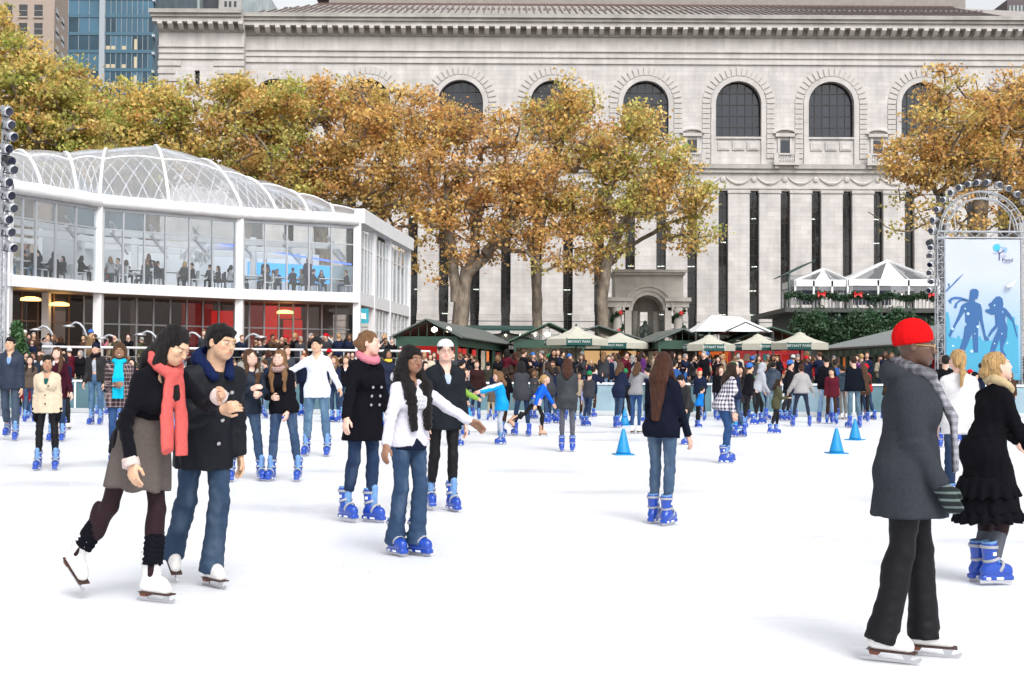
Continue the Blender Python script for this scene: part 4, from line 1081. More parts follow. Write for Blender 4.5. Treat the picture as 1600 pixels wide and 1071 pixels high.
# tall strip windows and piers of the book stacks
zT, zB = LZ(296), LZ(556)
strips = [1008 - STRP / 2 + STRP * i for i in range(-12, 16)]
strips = [s for s in strips if s > 392]
lightm = mat('fluorescent', (.9, .9, .7), .5, emis=(1, .93, .62), estr=26)
SG = glass_mat('stack_glass', (.20, .22, .25), .9, .03)
wb_ = MB(); wb_.box(x0w, x1w, 1.9, 2.1, zB, zT); wb_.obj('inner_wall', mat('stack_dark', (.05, .045, .045), .8), lib)
for j in range(7):
    box('stack_floor', x0w, x1w, .55, 1.9, zT - 2.25 * (j + 1) - .12, zT - 2.25 * (j + 1), mat('stack_floor_steel', (.10, .09, .085), .7), lib)
rg = random.Random(4)
for i, s in enumerate(strips):
    if i + 1 < len(strips): lbox('pier', s + 7.6, strips[i + 1] - 7.6, 300, 487, .32, 1.2, SM); lbox('pier_capital', s + 6.6, strips[i + 1] - 6.6, 295.5, 300, .42, 1.2, SMP)
    if i + 1 < len(strips):
        lbox('pier_base', s + 7.2, strips[i + 1] - 7.2, 487, 492, .44, 1.2, SMP)
        for j in range(6): lbox('course_stone', s + 6.8, strips[i + 1] - 6.8, 492.4 + j * 10.6, 502 + j * 10.6, .60, 1.2, SMP)
    g = lbox('window', s - 7.7, s + 7.7, 296, 556, -.28, .34, SG)
    if s > 640:
        m = MB()
        for j in range(11): z = zT - 1.5 * (j + 1); m.box(LX(s - 7.6), LX(s + 7.6), .22, .275, z - .03, z + .03)
        for q in (-1, 1): m.box(LX(s) + q * .42 - .03, LX(s) + q * .42 + .03, .22, .276, zB, zT)
        m.box(LX(s) - .02, LX(s) + .02, .22, .274, zB, zT); m.obj('mullion', mat('bronze_frame'), g)
        for j in range(7):
            if rg.random() < .55:
                z = zT - 2.25 * (j + 1) - .17; a = LX(s) + rg.uniform(-.35, .1); L = rg.choice((.35, .6, .75))
                lm = MB().bar((a, 1.0 + rg.random() * .5, z), (a + L, .9 + rg.random() * .9, z), .07).obj('light_fitting', lightm, lib)
# roof
roofm = mat('roof_metal', (.33, .30, .285), .6, .18, 2.5)
yE, yR = -.6, 15.0; zE, zR = LZ(24), LZ(24) + 5.4
xe0, xr0 = LX(376), -20.8; xe1, xr1 = 62, 46
MB().add([(xe0, yE, zE), (xe1, yE, zE), (xr1, yR, zR), (xr0, yR, zR), (xe0, yE, zE - .3), (xe1, yE, zE - .3), (xr1, yR, zE - .3), (xr0, yR, zE - .3)],
         [(0, 1, 2, 3), (0, 4, 5, 1), (3, 7, 4, 0), (1, 5, 6, 2), (2, 6, 7, 3)]).obj('roof', roofm, lib)
sl = math.atan2(zR - zE, yR - yE); LR_ = math.hypot(zR - zE, yR - yE)
seam = None; xx = xr0 + .3
while xx < xr1:
    if seam is None: seam = MB().box(-.045, .045, 0, LR_, 0, .12).obj('roof_seam', mat('seam_metal', (.16, .13, .125), .6), lib)
    else: seam = dupe(seam, lib)
    seam.location = (xx, yE, zE + .01); seam.rotation_euler = (sl, 0, 0); xx += .68
xx = xe0 + .5
while xx < xr0 + .2:
    f = (xx - xe0) / (xr0 - xe0); o = MB().box(-.045, .045, 0, LR_ * f * .97, 0, .12).obj('roof_seam', mat('seam_metal'), lib); o.location = (xx, yE, zE + .01); o.rotation_euler = (sl, 0, 0); xx += .68
m = MB(); xx = xr0 - 1.8
while xx < xr1:
    for f in (.5,): m.box(xx, xx + .26, yE + (yR - yE) * f - .1, yE + (yR - yE) * f + .1, zE + (zR - zE) * f, zE + (zR - zE) * f + .2)
    xx += .50
so2 = m.obj('snow_guard', mat('seam_metal'), lib); so2['kind'] = 'stuff'
box('roof_ridge', xr0 + .3, xr1, yR, yR + 1, zR - .5, zR + .22, mat('copper_dark', (.12, .06, .055), .6), lib)
box('attic_wall', xr0 + 1.3, LX(1515) * 1.13, yR + 1.2, yR + 20, zR - .5, zR + 2.6, mat('attic_stone', (.30, .27, .25), .8, .1, 2), lib)
box('attic_cornice', xr0 - .6, LX(1515) * 1.13 + .4, yR + 1.0, yR + 20, zR + 2.0, zR + 2.3, mat('copper_dark'), lib)
# ---- background towers
def tower(name, label, fp, z1, wallm, winm, fx, fz, w, h, zs, frame=None, pan=False):
    """fp: footprint corner list, each edge gets rows of windows"""
    t = empty(name, (0, 0, 0)); tag(t, label, 'office tower')
    m = MB(); n = len(fp); m.add([(x, y, 0) for x, y in fp] + [(x, y, z1) for x, y in fp], [tuple(range(n))[::-1], tuple(range(n, 2 * n))] + [(i, (i + 1) % n, (i + 1) % n + n, i + n) for i in range(n)])
    m.obj('wall', wallm, t); return t
bm = mat('beige_brick', (.44, .355, .30), .85, .07, 3)
tw = empty('beige_office_tower', (0, 0, 0)); tag(tw, 'beige brick office tower with dark sash windows at the top left', 'office tower')
Dt = 210.0; q = Dt / FPX
bx0, bx1 = (-200 - 800) * q, (78 - 800) * q; cx1, cy1 = (118 - 800) * (Dt + 26) / FPX, Dt + 26
zt = 95
MB().add([(bx0, Dt, 0), (bx1, Dt, 0), (cx1, cy1, 0), (bx0, cy1, 0), (bx0, Dt, zt), (bx1, Dt, zt), (cx1, cy1, zt), (bx0, cy1, zt)], [(0, 1, 5, 4), (1, 2, 6, 5), (2, 3, 7, 6), (3, 0, 4, 7), (4, 5, 6, 7)]).obj('wall', bm, tw)
wg = mat('office_glass', (.05, .055, .06), .15); sillm = mat('sill_stone', (.50, .44, .38), .8)
def twin(a, b_, nwin, z0, z1, hz, first, step, skip=()):
    a = Vector((*a, 0)); b_ = Vector((*b_, 0)); d = (b_ - a).normalized(); nrm = Vector((d.y, -d.x, 0)); zr = z0
    while zr < z1:
        for t in [first + step * i for i in range(nwin)]:
            c = a + d * t; w_ = 1.35 if step > 5 else .95
            f = MB(); f.slab(c - d * w_ + nrm * .02 + Vector((0, 0, zr)), c + d * w_ + nrm * .02 + Vector((0, 0, zr)), c + d * w_ + nrm * .02 + Vector((0, 0, zr + hz)), c - d * w_ + nrm * .02 + Vector((0, 0, zr + hz)), .05)
            f = f.obj('window', wg, tw); MB().bar(c - d * w_ + nrm * .16 + Vector((0, 0, zr + hz * .5)), c + d * w_ + nrm * .16 + Vector((0, 0, zr + hz * .5)), .14).obj('sash', mat('sash_grey', (.3, .3, .28), .6), f)
            MB().bar(c - d * (w_ + .2) + nrm * .16 + Vector((0, 0, zr - .2)), c + d * (w_ + .2) + nrm * .16 + Vector((0, 0, zr - .2)), .35, .25).obj('sill', sillm, f)
        zr += 7.5 * .4
PXW = 23.4 * q
zr0 = CAMH + (582 - 66) * q
for r_ in range(-5, 3):
    zr = zr0 + r_ * 29 * q
    if zr + 4 > zt: break
    for wx in (-45, 5, 29, 53):
        X = (wx - 800) * q; f = box('window', X - .68, X + .68, Dt - .06, Dt, zr - 2.0, zr, wg, tw)
        box('sash', X - .68, X + .68, Dt - .10, Dt - .061, zr - 1.06, zr - .96, mat('sash_grey', (.3, .3, .28), .6), f); box('sill', X - .8, X + .8, Dt - .25, Dt - .061, zr - 2.2, zr - 2.0, sillm, f)
    for fpos in (.10, .30, .56, .80):
        X = bx1 + (cx1 - bx1) * fpos; Yy = Dt + (cy1 - Dt) * fpos; dv = Vector((cx1 - bx1, cy1 - Dt, 0)).normalized(); nn = Vector((dv.y, -dv.x, 0))
        for dz in ((0,) if fpos < .5 else (0,)):
            p = Vector((X, Yy, zr)); a = p - dv * 1.5; b_ = p + dv * 1.5
            f = MB().slab(a + nn * .02 - Vector((0, 0, 1.95)), b_ + nn * .02 - Vector((0, 0, 1.95)), b_ + nn * .02, a + nn * .02, -.06).obj('window', wg, tw)
            MB().bar(a + nn * .1 - Vector((0, 0, 1)), b_ + nn * .1 - Vector((0, 0, 1)), .12).obj('sash', mat('sash_grey'), f)
# blue glass tower
gt = empty('glass_office_tower', (0, 0, 0)); tag(gt, 'blue glass office tower between the beige tower and the stone library', 'office tower')
D2 = 175.0; q2 = D2 / FPX
def G2(px): return (px - 800) * q2
gx0, gxm, gx1 = G2(100), G2(154), G2(234)
core = MB(); core.box(gx0, gx1, D2 + 1.2, D2 + 24, 0, 75); core.obj('inner_core', mat('office_core', (.10, .14, .17), .7, .3, .4), gt)
blue_g = mat('curtain_glass', (.045, .13, .20), .08, .3, .15, spec=.6); blue_g2 = mat('curtain_glass_deep', (.018, .055, .085), .08, .4, .25, spec=.5); pale_b = mat('cabinet_beige', (.55, .47, .33), .7)
spm = mat('spandrel_blue', (.06, .14, .20), .3); mull = mat('alu_mullion', (.38, .42, .46), .4, metal=.4)
rg = random.Random(11); rows = [582 - y for y in (116, 88, 60, 30, 3, -24)]
z_of = lambda h: CAMH + h * q2
hs_ = [582 - 170, 582 - 142, 582 - 113, 582 - 84, 582 - 56, 582 - 28, 582 + 0, 582 + 28]
for r_ in range(len(hs_) - 1):
    za, zb = z_of(hs_[r_]), z_of(hs_[r_ + 1])
    for seg, (xa, xb, n_) in enumerate(((gx0, gxm - .4, 3), (gxm + .4, gx1, 9))):
        for i in range(n_):
            xl = xa + (xb - xa) * i / n_; xh = xa + (xb - xa) * (i + 1) / n_
            up = r_ >= 4
            pg = box('pane', xl + .04, xh - .04, D2, D2 + .04, za + .45, zb - .02, blue_g if (up and rg.random() < .8) or rg.random() < .35 else blue_g2, gt)
            if not up and i == 5 and seg: box('office_cabinet', xl + .3, xh, D2 - .02, D2 + .0, za + .5, zb - .5, pale_b, gt)
            if not up and seg and i in (0, 1, 3): box('office_cabinet', xl + .1, xh - .1, D2 - .02, D2 - .002, za + .5, za + 1.0, pale_b, gt)
            box('mullion', xl - .03, xl + .03, D2 - .05, D2 - .021, za, zb, mull, gt)
    box('spandrel', gx0, gx1, D2 - .1, D2 + .05, za, za + .43, spm, gt)
box('corner_post', gxm - .38, gxm + .38, D2 - .3, D2 + .2, 0, 75, mull, gt)
# receding right side of the glass tower
sx1, sy1 = (247 - 800) * (D2 + 16) / FPX, D2 + 16
MB().add([(gx1, D2 - .1, 0), (sx1, sy1, 0), (sx1, sy1, 75), (gx1, D2 - .1, 75)], [(0, 1, 2, 3)]).obj('side_glass', mat('side_glass_pale', (.28, .40, .48), .12, .5, .35, spec=.8), gt)
for r_ in range(len(hs_) - 1): MB().bar((gx1, D2 - .15, z_of(hs_[r_])), (sx1, sy1 - .1, z_of(hs_[r_])), .35).obj('side_rail', mull, gt)
# grey blocks behind the library's left end
D3 = 240.0; q3 = D3 / FPX
gb = empty('grey_office_block', (0, 0, 0)); tag(gb, 'grey glass office block rising behind the left end of the library roof', 'office tower')
for (pa, pb, mt, nm) in ((249, 306, mat('block_glass', (.30, .36, .36), .2, .4, .3), 'wall'), (306, 336, mat('block_dark', (.05, .055, .07), .3), 'recess'), (336, 372, mat('block_concrete', (.42, .41, .40), .8, .1, 1), 'wall'), (372, 395, mat('block_glass'), 'wall')):
    box(nm, (pa - 800) * q3, (pb - 800) * q3 - .01, D3 + (3 if nm == 'recess' else 0), D3 + 30, 0, 76, mt, gb)
for i in range(18):
    pa = 251 + i * 3.2 if i < 17 else 300; box('mullion', (pa - 800) * q3, (pa - 800) * q3 + .1, D3 - .15, D3 - .01, 40, 76, mull, gb)
for i in range(6): pa = 374 + i * 3.6; box('mullion', (pa - 800) * q3, (pa - 800) * q3 + .1, D3 - .15, D3 - .01, 40, 76, mull, gb)
for wx in (345, 352, 360): box('window', (wx - 800) * q3, (wx + 4 - 800) * q3, D3 - .06, D3 - .01, z_of(0) * 0 + CAMH + (582 - 10) * q3, CAMH + (582 - 1) * q3, wg, gb)
fb = empty('dark_distant_tower', (0, 0, 0)); tag(fb, 'sliver of a dark tower above the roof at the top right corner', 'office tower')
box('wall', (1576 - 800) * q3, (1700 - 800) * q3, D3, D3 + 30, 0, CAMH + 590 * q3, mat('tower_maroon', (.10, .08, .085), .6), fb)
for i in range(7): box('window', (1579 + i * 6 - 800) * q3, (1582 + i * 6 - 800) * q3, D3 - .06, D3 - .01, CAMH + 570 * q3, CAMH + 581 * q3, mat('block_glass'), fb)
# ================================================================== trees
def leaf_mat():
    m = mat('plane_leaf', (.3, .2, .05), .6, spec=.2); n = m.node_tree; b = n.nodes['Principled BSDF']
    a = node(n, 'ShaderNodeAttribute', attribute_name='leafcol'); n.links.new(a.outputs[0], b.inputs['Base Color'])
    tr = n.nodes.new('ShaderNodeBsdfTranslucent'); n.links.new(a.outputs[0], tr.inputs[0]); mx = n.nodes.new('ShaderNodeMixShader'); mx.inputs[0].default_value = .45
    out = n.nodes['Material Output']; n.links.new(b.outputs[0], mx.inputs[1]); n.links.new(tr.outputs[0], mx.inputs[2]); n.links.new(mx.outputs[0], out.inputs[0]); return m
LEAF = leaf_mat()
BARK = mat('plane_bark', (.19, .155, .12), .85, .55, 3.2, .5, 14, stretch=(1, 1, .5))
PAL = dict(orange=np.array((.58, .34, .13)), rust=np.array((.42, .24, .12)), ochre=np.array((.66, .49, .18)), olive=np.array((.47, .45, .15)), green=np.array((.34, .40, .10)))
def tree(label, base_px, D, forks, blobs, mix, seed, nclump, leaves, lsize=.21, thick=.5, group='autumn plane trees in front of the library', zb=DK, spread=.85):
    """blobs: (px, py, rx, ry, weight) crown masses at distance D; forks: main limbs as lists of (px, py, dD) points"""
    rg = np.random.RandomState(seed); pr = random.Random(seed)
    W3 = lambda px, py, dd=0.0: np.array(at(px, py, D + dd))
    b0 = W3(base_px, 600); b0[2] = zb
    t = empty('plane_tree', tuple(b0)); tag(t, label, 'tree', group)
    nodes = [b0]; par = [-1]
    def add_path(pts, start):
        cur = start
        for p_ in pts:
            a = nodes[cur]; n_ = max(1, int(np.linalg.norm(p_ - a) / .9))
            a0 = a.copy()
            for i in range(n_):
                f = (i + 1) / n_; q = a0 + (p_ - a0) * f + (rg.randn(3) * .05 if i < n_ - 1 else 0); nodes.append(q); par.append(cur); cur = len(nodes) - 1
        return cur
    ends = []
    for f in forks:
        st = f[0] if isinstance(f[0], int) else None; pts = [W3(*p_) for p_ in (f[1:] if st is not None else f)]
        if st is None or not ends: start = 0
        else:
            A = np.array(nodes); start = int(np.argmin(((A - pts[0]) ** 2).sum(1)))
        ends.append(add_path(pts, start))
    # clumps
    bl = np.array([(b[0], b[1], b[2], b[3], b[4] if len(b) > 4 else 1.0) for b in blobs]); wgt = bl[:, 4] * bl[:, 2] * bl[:, 3]; wgt /= wgt.sum()
    cl = []
    mp_ = D / FPX
    while len(cl) < nclump:
        b = bl[rg.choice(len(bl), p=wgt)]; u = rg.randn(3); u /= np.linalg.norm(u); rr = rg.rand() ** .36
        cl.append(W3(b[0], b[1]) + u * rr * np.array((b[2], min(b[2], 95) * 1.0, b[3])) * mp_)
    cl = np.array(cl); root_ = nodes[ends[0]] if ends else b0
    order = np.argsort(((cl - root_) ** 2).sum(1))
    A = np.array(nodes); ok = A[:, 2] > zb + 3.0
    npn = list(range(len(nodes)))
    cnode = []
    for i in order:
        c = cl[i]; A = np.array(nodes); dd = ((A - c) ** 2).sum(1) + np.maximum(A[:, 2] - c[2] + .3, 0) ** 2 * 1.5; dd[A[:, 2] < zb + 4] += 1e4
        j = int(np.argmin(dd)); a = A[j]; L = np.linalg.norm(c - a); n_ = max(2, int(L / .7)); cur = j
        for s in range(n_):
            f = (s + 1) / n_; q = a + (c - a) * f + (rg.randn(3) * .10 * min(1, L) if s < n_ - 1 else 0); q = q + np.array((0, 0, -.12 * L * math.sin(PI * f) * .6)); nodes.append(q); par.append(cur); cur = len(nodes) - 1
        cnode.append(cur)
    N = len(nodes); cnt = np.zeros(N)
    for c in cnode: cnt[c] += 1
    for i in range(N - 1, 0, -1): cnt[par[i]] += cnt[i]
    rad = np.clip(.020 + thick * (cnt / max(cnt[0], 1)) ** .52, .018, None)
    V = []; F = []
    A = np.array(nodes)
    for i in range(1, N):
        p_ = par[i]; a, b = A[p_], A[i]; d = b - a; L = np.linalg.norm(d)
        if L < 1e-4: continue
        d /= L; r1, r2 = min(rad[p_], rad[i] * 1.12), rad[i]
        if p_ == 0: r1 = rad[i] * 1.25
        nn = 8 if r1 > .15 else 4 if r1 > .05 else 3
        u = np.cross(d, (0, 1, .2)); u /= np.linalg.norm(u); v = np.cross(d, u); base = len(V)
        for (c, r_) in ((a - d * r1 * .25, r1), (b + d * r2 * .25, r2)):
            for k in range(nn): an = 2 * PI * k / nn; V.append(c + (u * math.cos(an) + v * math.sin(an)) * r_ - b0)
        for k in range(nn): k2 = (k + 1) % nn; F.append((base + k, base + k2, base + nn + k2, base + nn + k))
    tr = mesh_obj('trunk', np.array(V), np.array(F), BARK, t, smooth=True)
    # leaves: small folded quads round the clump ends
    keep = max(1, int(nclump * .72)); cl = cl[rg.permutation(nclump)[:keep]]; nclump = keep; per = int(leaves * .62) // nclump; n_ = per * nclump
    cc = np.repeat(cl, per, 0); off = rg.randn(n_, 3) * np.array((.50, .50, .32)) * spread
    flat = rg.rand(n_) ; P = cc + off
    s = lsize * 1.12 * (.6 + .8 * rg.rand(n_)); nrm = rg.randn(n_, 3); nrm[:, 2] += .5; nrm /= np.linalg.norm(nrm, axis=1)[:, None]
    u = np.cross(nrm, rg.randn(n_, 3)); u /= np.linalg.norm(u, axis=1)[:, None]; v = np.cross(nrm, u)
    s = s[:, None]
    Q = np.stack([P - u * s * .5, P + v * s * .42 + nrm * s * .12, P + u * s * .5, P - v * s * .42 + nrm * s * .12], 1).reshape(-1, 3) - b0
    Fq = np.arange(n_ * 4).reshape(-1, 4)
    cr = mesh_obj('crown', Q, Fq, LEAF, t)
    names = list(mix); ws = np.array([mix[k] for k in names], float); ws /= ws.sum(); pc = np.array([PAL[k] for k in names])
    ci = rg.choice(len(names), nclump, p=ws); lc = np.repeat(pc[ci], per, 0); oth = pc[rg.choice(len(names), n_, p=ws)]; f = rg.rand(n_)[:, None] * .6
    col = (lc * (1 - f) + oth * f) * (.80 + .85 * rg.rand(n_)[:, None])
    att = cr.data.color_attributes.new('leafcol', 'FLOAT_COLOR', 'POINT'); arr = np.ones((n_ * 4, 4), np.float32); arr[:, :3] = np.repeat(col, 4, 0); att.data.foreach_set('color', arr.ravel())
    return t
def build_trees():
    GL = dict(ochre=3, olive=4, green=2.2, orange=1.2); GM = dict(ochre=3.2, olive=2.8, orange=2, green=1, rust=.6); OR = dict(orange=3.4, ochre=3.4, rust=1.2, olive=1.0)
    tree('tallest olive gold plane tree filling the upper left corner', 20, 78, [[(25, 420, 0), (40, 300, 1)], [0, (60, 240, 2), (100, 130, 2)], [0, (20, 250, -1), (-20, 90, 0)]],
         [(15, 190, 130, 130), (-50, 90, 90, 90), (95, 170, 75, 85), (130, 225, 60, 60), (20, 60, 22, 35, .5)], dict(ochre=2.6, olive=4, green=2.0, orange=1.6, rust=.5), 1, 620, 56000, thick=.62)
    tree('olive gold plane tree behind the clear roofed pavilion, below the glass tower', 240, 86, [[(240, 400, 0), (238, 300, 0)], [0, (225, 240, 0), (200, 170, 0)], [0, (260, 230, 2), (290, 170, 1)]],
         [(235, 225, 85, 85), (190, 175, 45, 45), (270, 165, 50, 42), (170, 260, 40, 45)], GL, 2, 330, 31000)
    tree('gold plane tree behind the pavilion roof hiding the left end of the library', 375, 88, [[(380, 420, 0), (385, 310, 0)], [0, (360, 240, 0), (350, 160, 0)], [0, (415, 240, 2), (440, 150, 1)]],
         [(400, 220, 95, 90), (370, 155, 50, 38), (450, 165, 70, 45), (330, 250, 50, 50), (440, 285, 60, 45)], GM, 3, 400, 38000)
    tree('wide orange plane tree with exposed dark limbs above the pavilion roof corner', 500, 90, [[(505, 420, 0), (500, 320, 0)], [0, (470, 270, 0), (455, 200, 0)], [0, (525, 260, 2), (560, 210, 1)], [0, (560, 330, 0), (610, 290, -1), (650, 250, 0)]],
         [(560, 240, 105, 95), (540, 160, 75, 38), (640, 190, 70, 52), (620, 320, 60, 45), (500, 270, 60, 55), (645, 395, 20, 50, .35)], OR, 4, 430, 31000, spread=.95)
    tree('rust orange plane tree with a thick forked trunk between the pavilion and the monument', 718, 88, [[(716, 560, 0), (722, 470, 0), (730, 420, 0)], [1, (738, 400, 0), (752, 330, 0), (745, 260, 0)], [1, (728, 430, 0), (775, 385, 1), (810, 350, 2), (850, 330, 1)], [1, (712, 470, 0), (700, 330, 0), (690, 250, 0)]],
         [(700, 195, 50, 35), (765, 215, 60, 45), (690, 270, 50, 50), (760, 300, 65, 50), (820, 280, 50, 55), (690, 345, 45, 45), (800, 365, 60, 40), (740, 400, 38, 25, .5), (860, 395, 40, 35, .5), (690, 430, 20, 35, .3)], dict(orange=4, ochre=2.6, rust=1.8, olive=.6), 5, 360, 25000, thick=.55, spread=.95)
    tree('slender pale trunked plane tree rising between the forked tree and the arch monument', 838, 91, [[(838, 560, 0), (840, 470, 0), (834, 380, 0), (860, 300, 0)], [1, (862, 300, 0), (880, 220, 0), (895, 150, 0)]],
         [(895, 155, 42, 38), (850, 190, 45, 35), (905, 230, 55, 45), (845, 290, 40, 50), (905, 330, 60, 45), (915, 395, 38, 40, .5)], dict(orange=3, ochre=3, olive=2.2, rust=1, green=.6), 6, 290, 19000, thick=.33, spread=.95)
    tree('spreading olive and gold plane tree leaning over the stone arch monument', 942, 90, [[(945, 560, 0), (940, 470, 0), (946, 420, 0), (965, 360, 0)], [1, (968, 355, 0), (1010, 300, 0), (1050, 250, 0)], [1, (946, 420, 0), (985, 385, 2), (1040, 350, 1), (1095, 340, 0)], [1, (960, 370, 0), (950, 300, 0), (985, 220, 0)]],
         [(1000, 195, 48, 30), (960, 240, 40, 45), (1045, 250, 48, 35), (990, 310, 70, 45), (1075, 310, 50, 38, .8), (960, 370, 40, 30, .5), (1075, 365, 45, 25, .5), (1095, 390, 16, 22, .2)], dict(olive=3, ochre=3, orange=2, green=1.2, rust=.5), 7, 300, 20000, thick=.38, spread=.9)
    tree('airy orange plane tree behind the banner truss at the right edge', 1528, 84, [[(1528, 480, 0), (1530, 340, 0), (1532, 280, 0)], [1, (1535, 260, 0), (1540, 180, 0)], [1, (1530, 300, 0), (1480, 270, 0), (1420, 260, 0)], [1, (1535, 290, 0), (1600, 230, 0)]],
         [(1500, 190, 85, 72), (1590, 170, 80, 60), (1430, 250, 60, 45, .8), (1520, 250, 90, 42, .8), (1500, 330, 110, 55, .16), (1630, 290, 60, 70, .8), (1480, 130, 32, 28, .6), (1400, 320, 50, 50, .12)], dict(orange=3.4, ochre=3, rust=1, olive=1.4), 8, 430, 27000, thick=.55, spread=.9)
    tree('second dark plane trunk beside the banner truss at the right edge', 1588, 88, [[(1588, 480, 0), (1582, 330, 0), (1570, 250, 0)], [1, (1584, 340, 0), (1640, 200, 0)]],
         [(1610, 300, 60, 60, .5), (1560, 230, 60, 50, .5), (1640, 170, 60, 60)], OR, 9, 130, 6000, thick=.45, spread=.95)
build_trees()
# ================================================================== glass pavilion
WH = mat('white_paint', (.78, .78, .80), .45, .04, 6); WF = mat('white_membrane', (.82, .83, .86), .5, .05, 3, .25, 4); ALU = mat('alu_frame', (.42, .44, .47), .4, metal=.3)
DARKF = mat('dark_frame', (.05, .05, .055), .5); GLP = glass_mat('pavilion_glass', (.90, .93, .94), .9, .03, .01)
pav = empty('glass_pavilion', (-12, 62, TZ)); tag(pav, 'two storey white glass pavilion with a clear billowing membrane roof', 'pavilion')
PO = Vector((-12, 62, TZ))
def pobj(m, name, mt, par=None, smooth=False):
    off = PO; m.v = [v - off for v in m.v]
    return m.obj(name, mt, par or pav, smooth)
front = [Vector((-27.5, 44.0, 0)), Vector((-20.45, 51.7, 0)), Vector((-18.15, 56.1, 0)), Vector((-12.85, 60.3, 0)), Vector((-7.62, 62.8, 0))]
side = [Vector((-7.62, 62.8, 0)), Vector((-7.3, 66.6, 0)), Vector((-6.9, 71.0, 0)), Vector((-6.3, 77.0, 0))]
ZSB, ZST, ZG, ZE = 4.82, 5.30, 8.45, 9.15
def fpt(px, z, i):
    """point of the front facet i seen at picture column px"""
    a, b = front[i], front[i + 1]; d = ray(px, 450); t = (d.x / d.y)
    # solve a + s(b-a) with x = t*y
    s_ = (t * a.y - a.x) / ((b.x - a.x) - t * (b.y - a.y)); p = a + (b - a) * s_; return Vector((p.x, p.y, z))
def col(p, z0, z1, w=.34, name='column'):
    m = MB().box(p.x - w / 2, p.x + w / 2, p.y - w / 2, p.y + w / 2, z0, z1); return pobj(m, name, WH)
for p in front[1:] + side[1:]:
    col(p, TZ, ZE, .36)
mulls = {0: [], 1: [33, 54, 85, 116.5], 2: [160, 191, 224, 257.5, 295, 331, 366], 3: [378.6, 413.5, 447.5, 482, 517]}
for i in range(4):
    a, b = front[i], front[i + 1]; d = (b - a).normalized(); n = Vector((d.y, -d.x, 0))
    m = MB(); m.bar(a + Vector((0, 0, (ZSB + ZST) / 2)) + n * .06, b + Vector((0, 0, (ZSB + ZST) / 2)) + n * .06, .5, ZST - ZSB); pobj(m, 'floor_beam', WH)
    m = MB(); m.bar(a + Vector((0, 0, ZG + .10)) - n * .05, b + Vector((0, 0, ZG + .10)) - n * .05, .22, .18); pobj(m, 'head_beam', ALU)
    xs = mulls[i]; pts = [a] + [fpt(x, 0, i) for x in xs] + [b]
    if i == 0: pts = [a + (b - a) * k / 7 for k in range(8)]
    ztr = ZG - .78
    for k in range(len(pts) - 1):
        p, q_ = pts[k], pts[k + 1]
        if k: m = MB(); m.bar(p + Vector((0, 0, ZST)) + n * .02, p + Vector((0, 0, ZG)) + n * .02, .075, .11, up=n); pobj(m, 'mullion', ALU)
        for za, zb in ((ZST + .05, ztr - .03), (ztr + .03, ZG - .02)):
            m = MB(); dd = d * .045; m.slab(p + dd + Vector((0, 0, za)), q_ - dd + Vector((0, 0, za)), q_ - dd + Vector((0, 0, zb)), p + dd + Vector((0, 0, zb)), .012); pobj(m, 'window_pane', GLP)
    m = MB(); m.bar(a + Vector((0, 0, ztr)), b + Vector((0, 0, ztr)), .06, .06); pobj(m, 'transom', ALU)
    # membrane eave: a soft roll
    prof = [(-.15, ZG + .16), (.22, ZG + .16), (.34, ZG + .36), (.30, ZG + .58), (.12, ZE + .02), (-.3, ZE + .05)]
    N = 10; V = []; F = []
    for k in range(N + 1):
        c = a + (b - a) * (k / N)
        for j, (o, z) in enumerate(prof): V.append(c + n * (o + .03 * math.sin(k * 2.1 + j)) + Vector((0, 0, z + .02 * math.sin(k * 1.7 + j * 2))))
    L_ = len(prof)
    for k in range(N):
        for j in range(L_ - 1): F.append((k * L_ + j, (k + 1) * L_ + j, (k + 1) * L_ + j + 1, k * L_ + j + 1))
    m = MB(); m.add(V, F); o = pobj(m, 'eave_membrane', WF, smooth=True)
# right side wall: bays with slender mullions, white spandrel
for i in range(3):
    a, b = side[i], side[i + 1]; d = (b - a).normalized(); n = Vector((d.y, -d.x, 0))
    m = MB(); m.bar(a + Vector((0, 0, (ZSB + ZST) / 2)), b + Vector((0, 0, (ZSB + ZST) / 2)), .3, ZST - ZSB + .15); pobj(m, 'floor_beam', WH)
    m = MB(); m.bar(a + Vector((0, 0, ZE - .05)) + n * .1, b + Vector((0, 0, ZE - .05)) + n * .1, .5, .72); pobj(m, 'eave_membrane', WF)
    k_ = 5
    for k in range(k_):
        p, q_ = a + (b - a) * (k / k_), a + (b - a) * ((k + 1) / k_)
        for (za, zb) in ((ZST + .1, 7.6), (7.66, ZG)) + (() if i == 0 else ((TZ + .1, 3.6), (3.66, ZSB - .1))):
            m = MB(); m.slab(p + d * .05 + Vector((0, 0, za)), q_ - d * .05 + Vector((0, 0, za)), q_ - d * .05 + Vector((0, 0, zb)), p + d * .05 + Vector((0, 0, zb)), .012); pobj(m, 'window_pane', GLP)
        if k: m = MB(); m.bar(p + Vector((0, 0, TZ if i else ZST)), p + Vector((0, 0, ZG)), .10, .12, up=n); pobj(m, 'mullion', WH)
    m = MB(); m.bar(a + Vector((0, 0, 7.63)), b + Vector((0, 0, 7.63)), .07, .07); pobj(m, 'transom', WH)
    if i: m = MB(); m.bar(a + Vector((0, 0, 3.63)), b + Vector((0, 0, 3.63)), .07, .07); pobj(m, 'transom', WH)
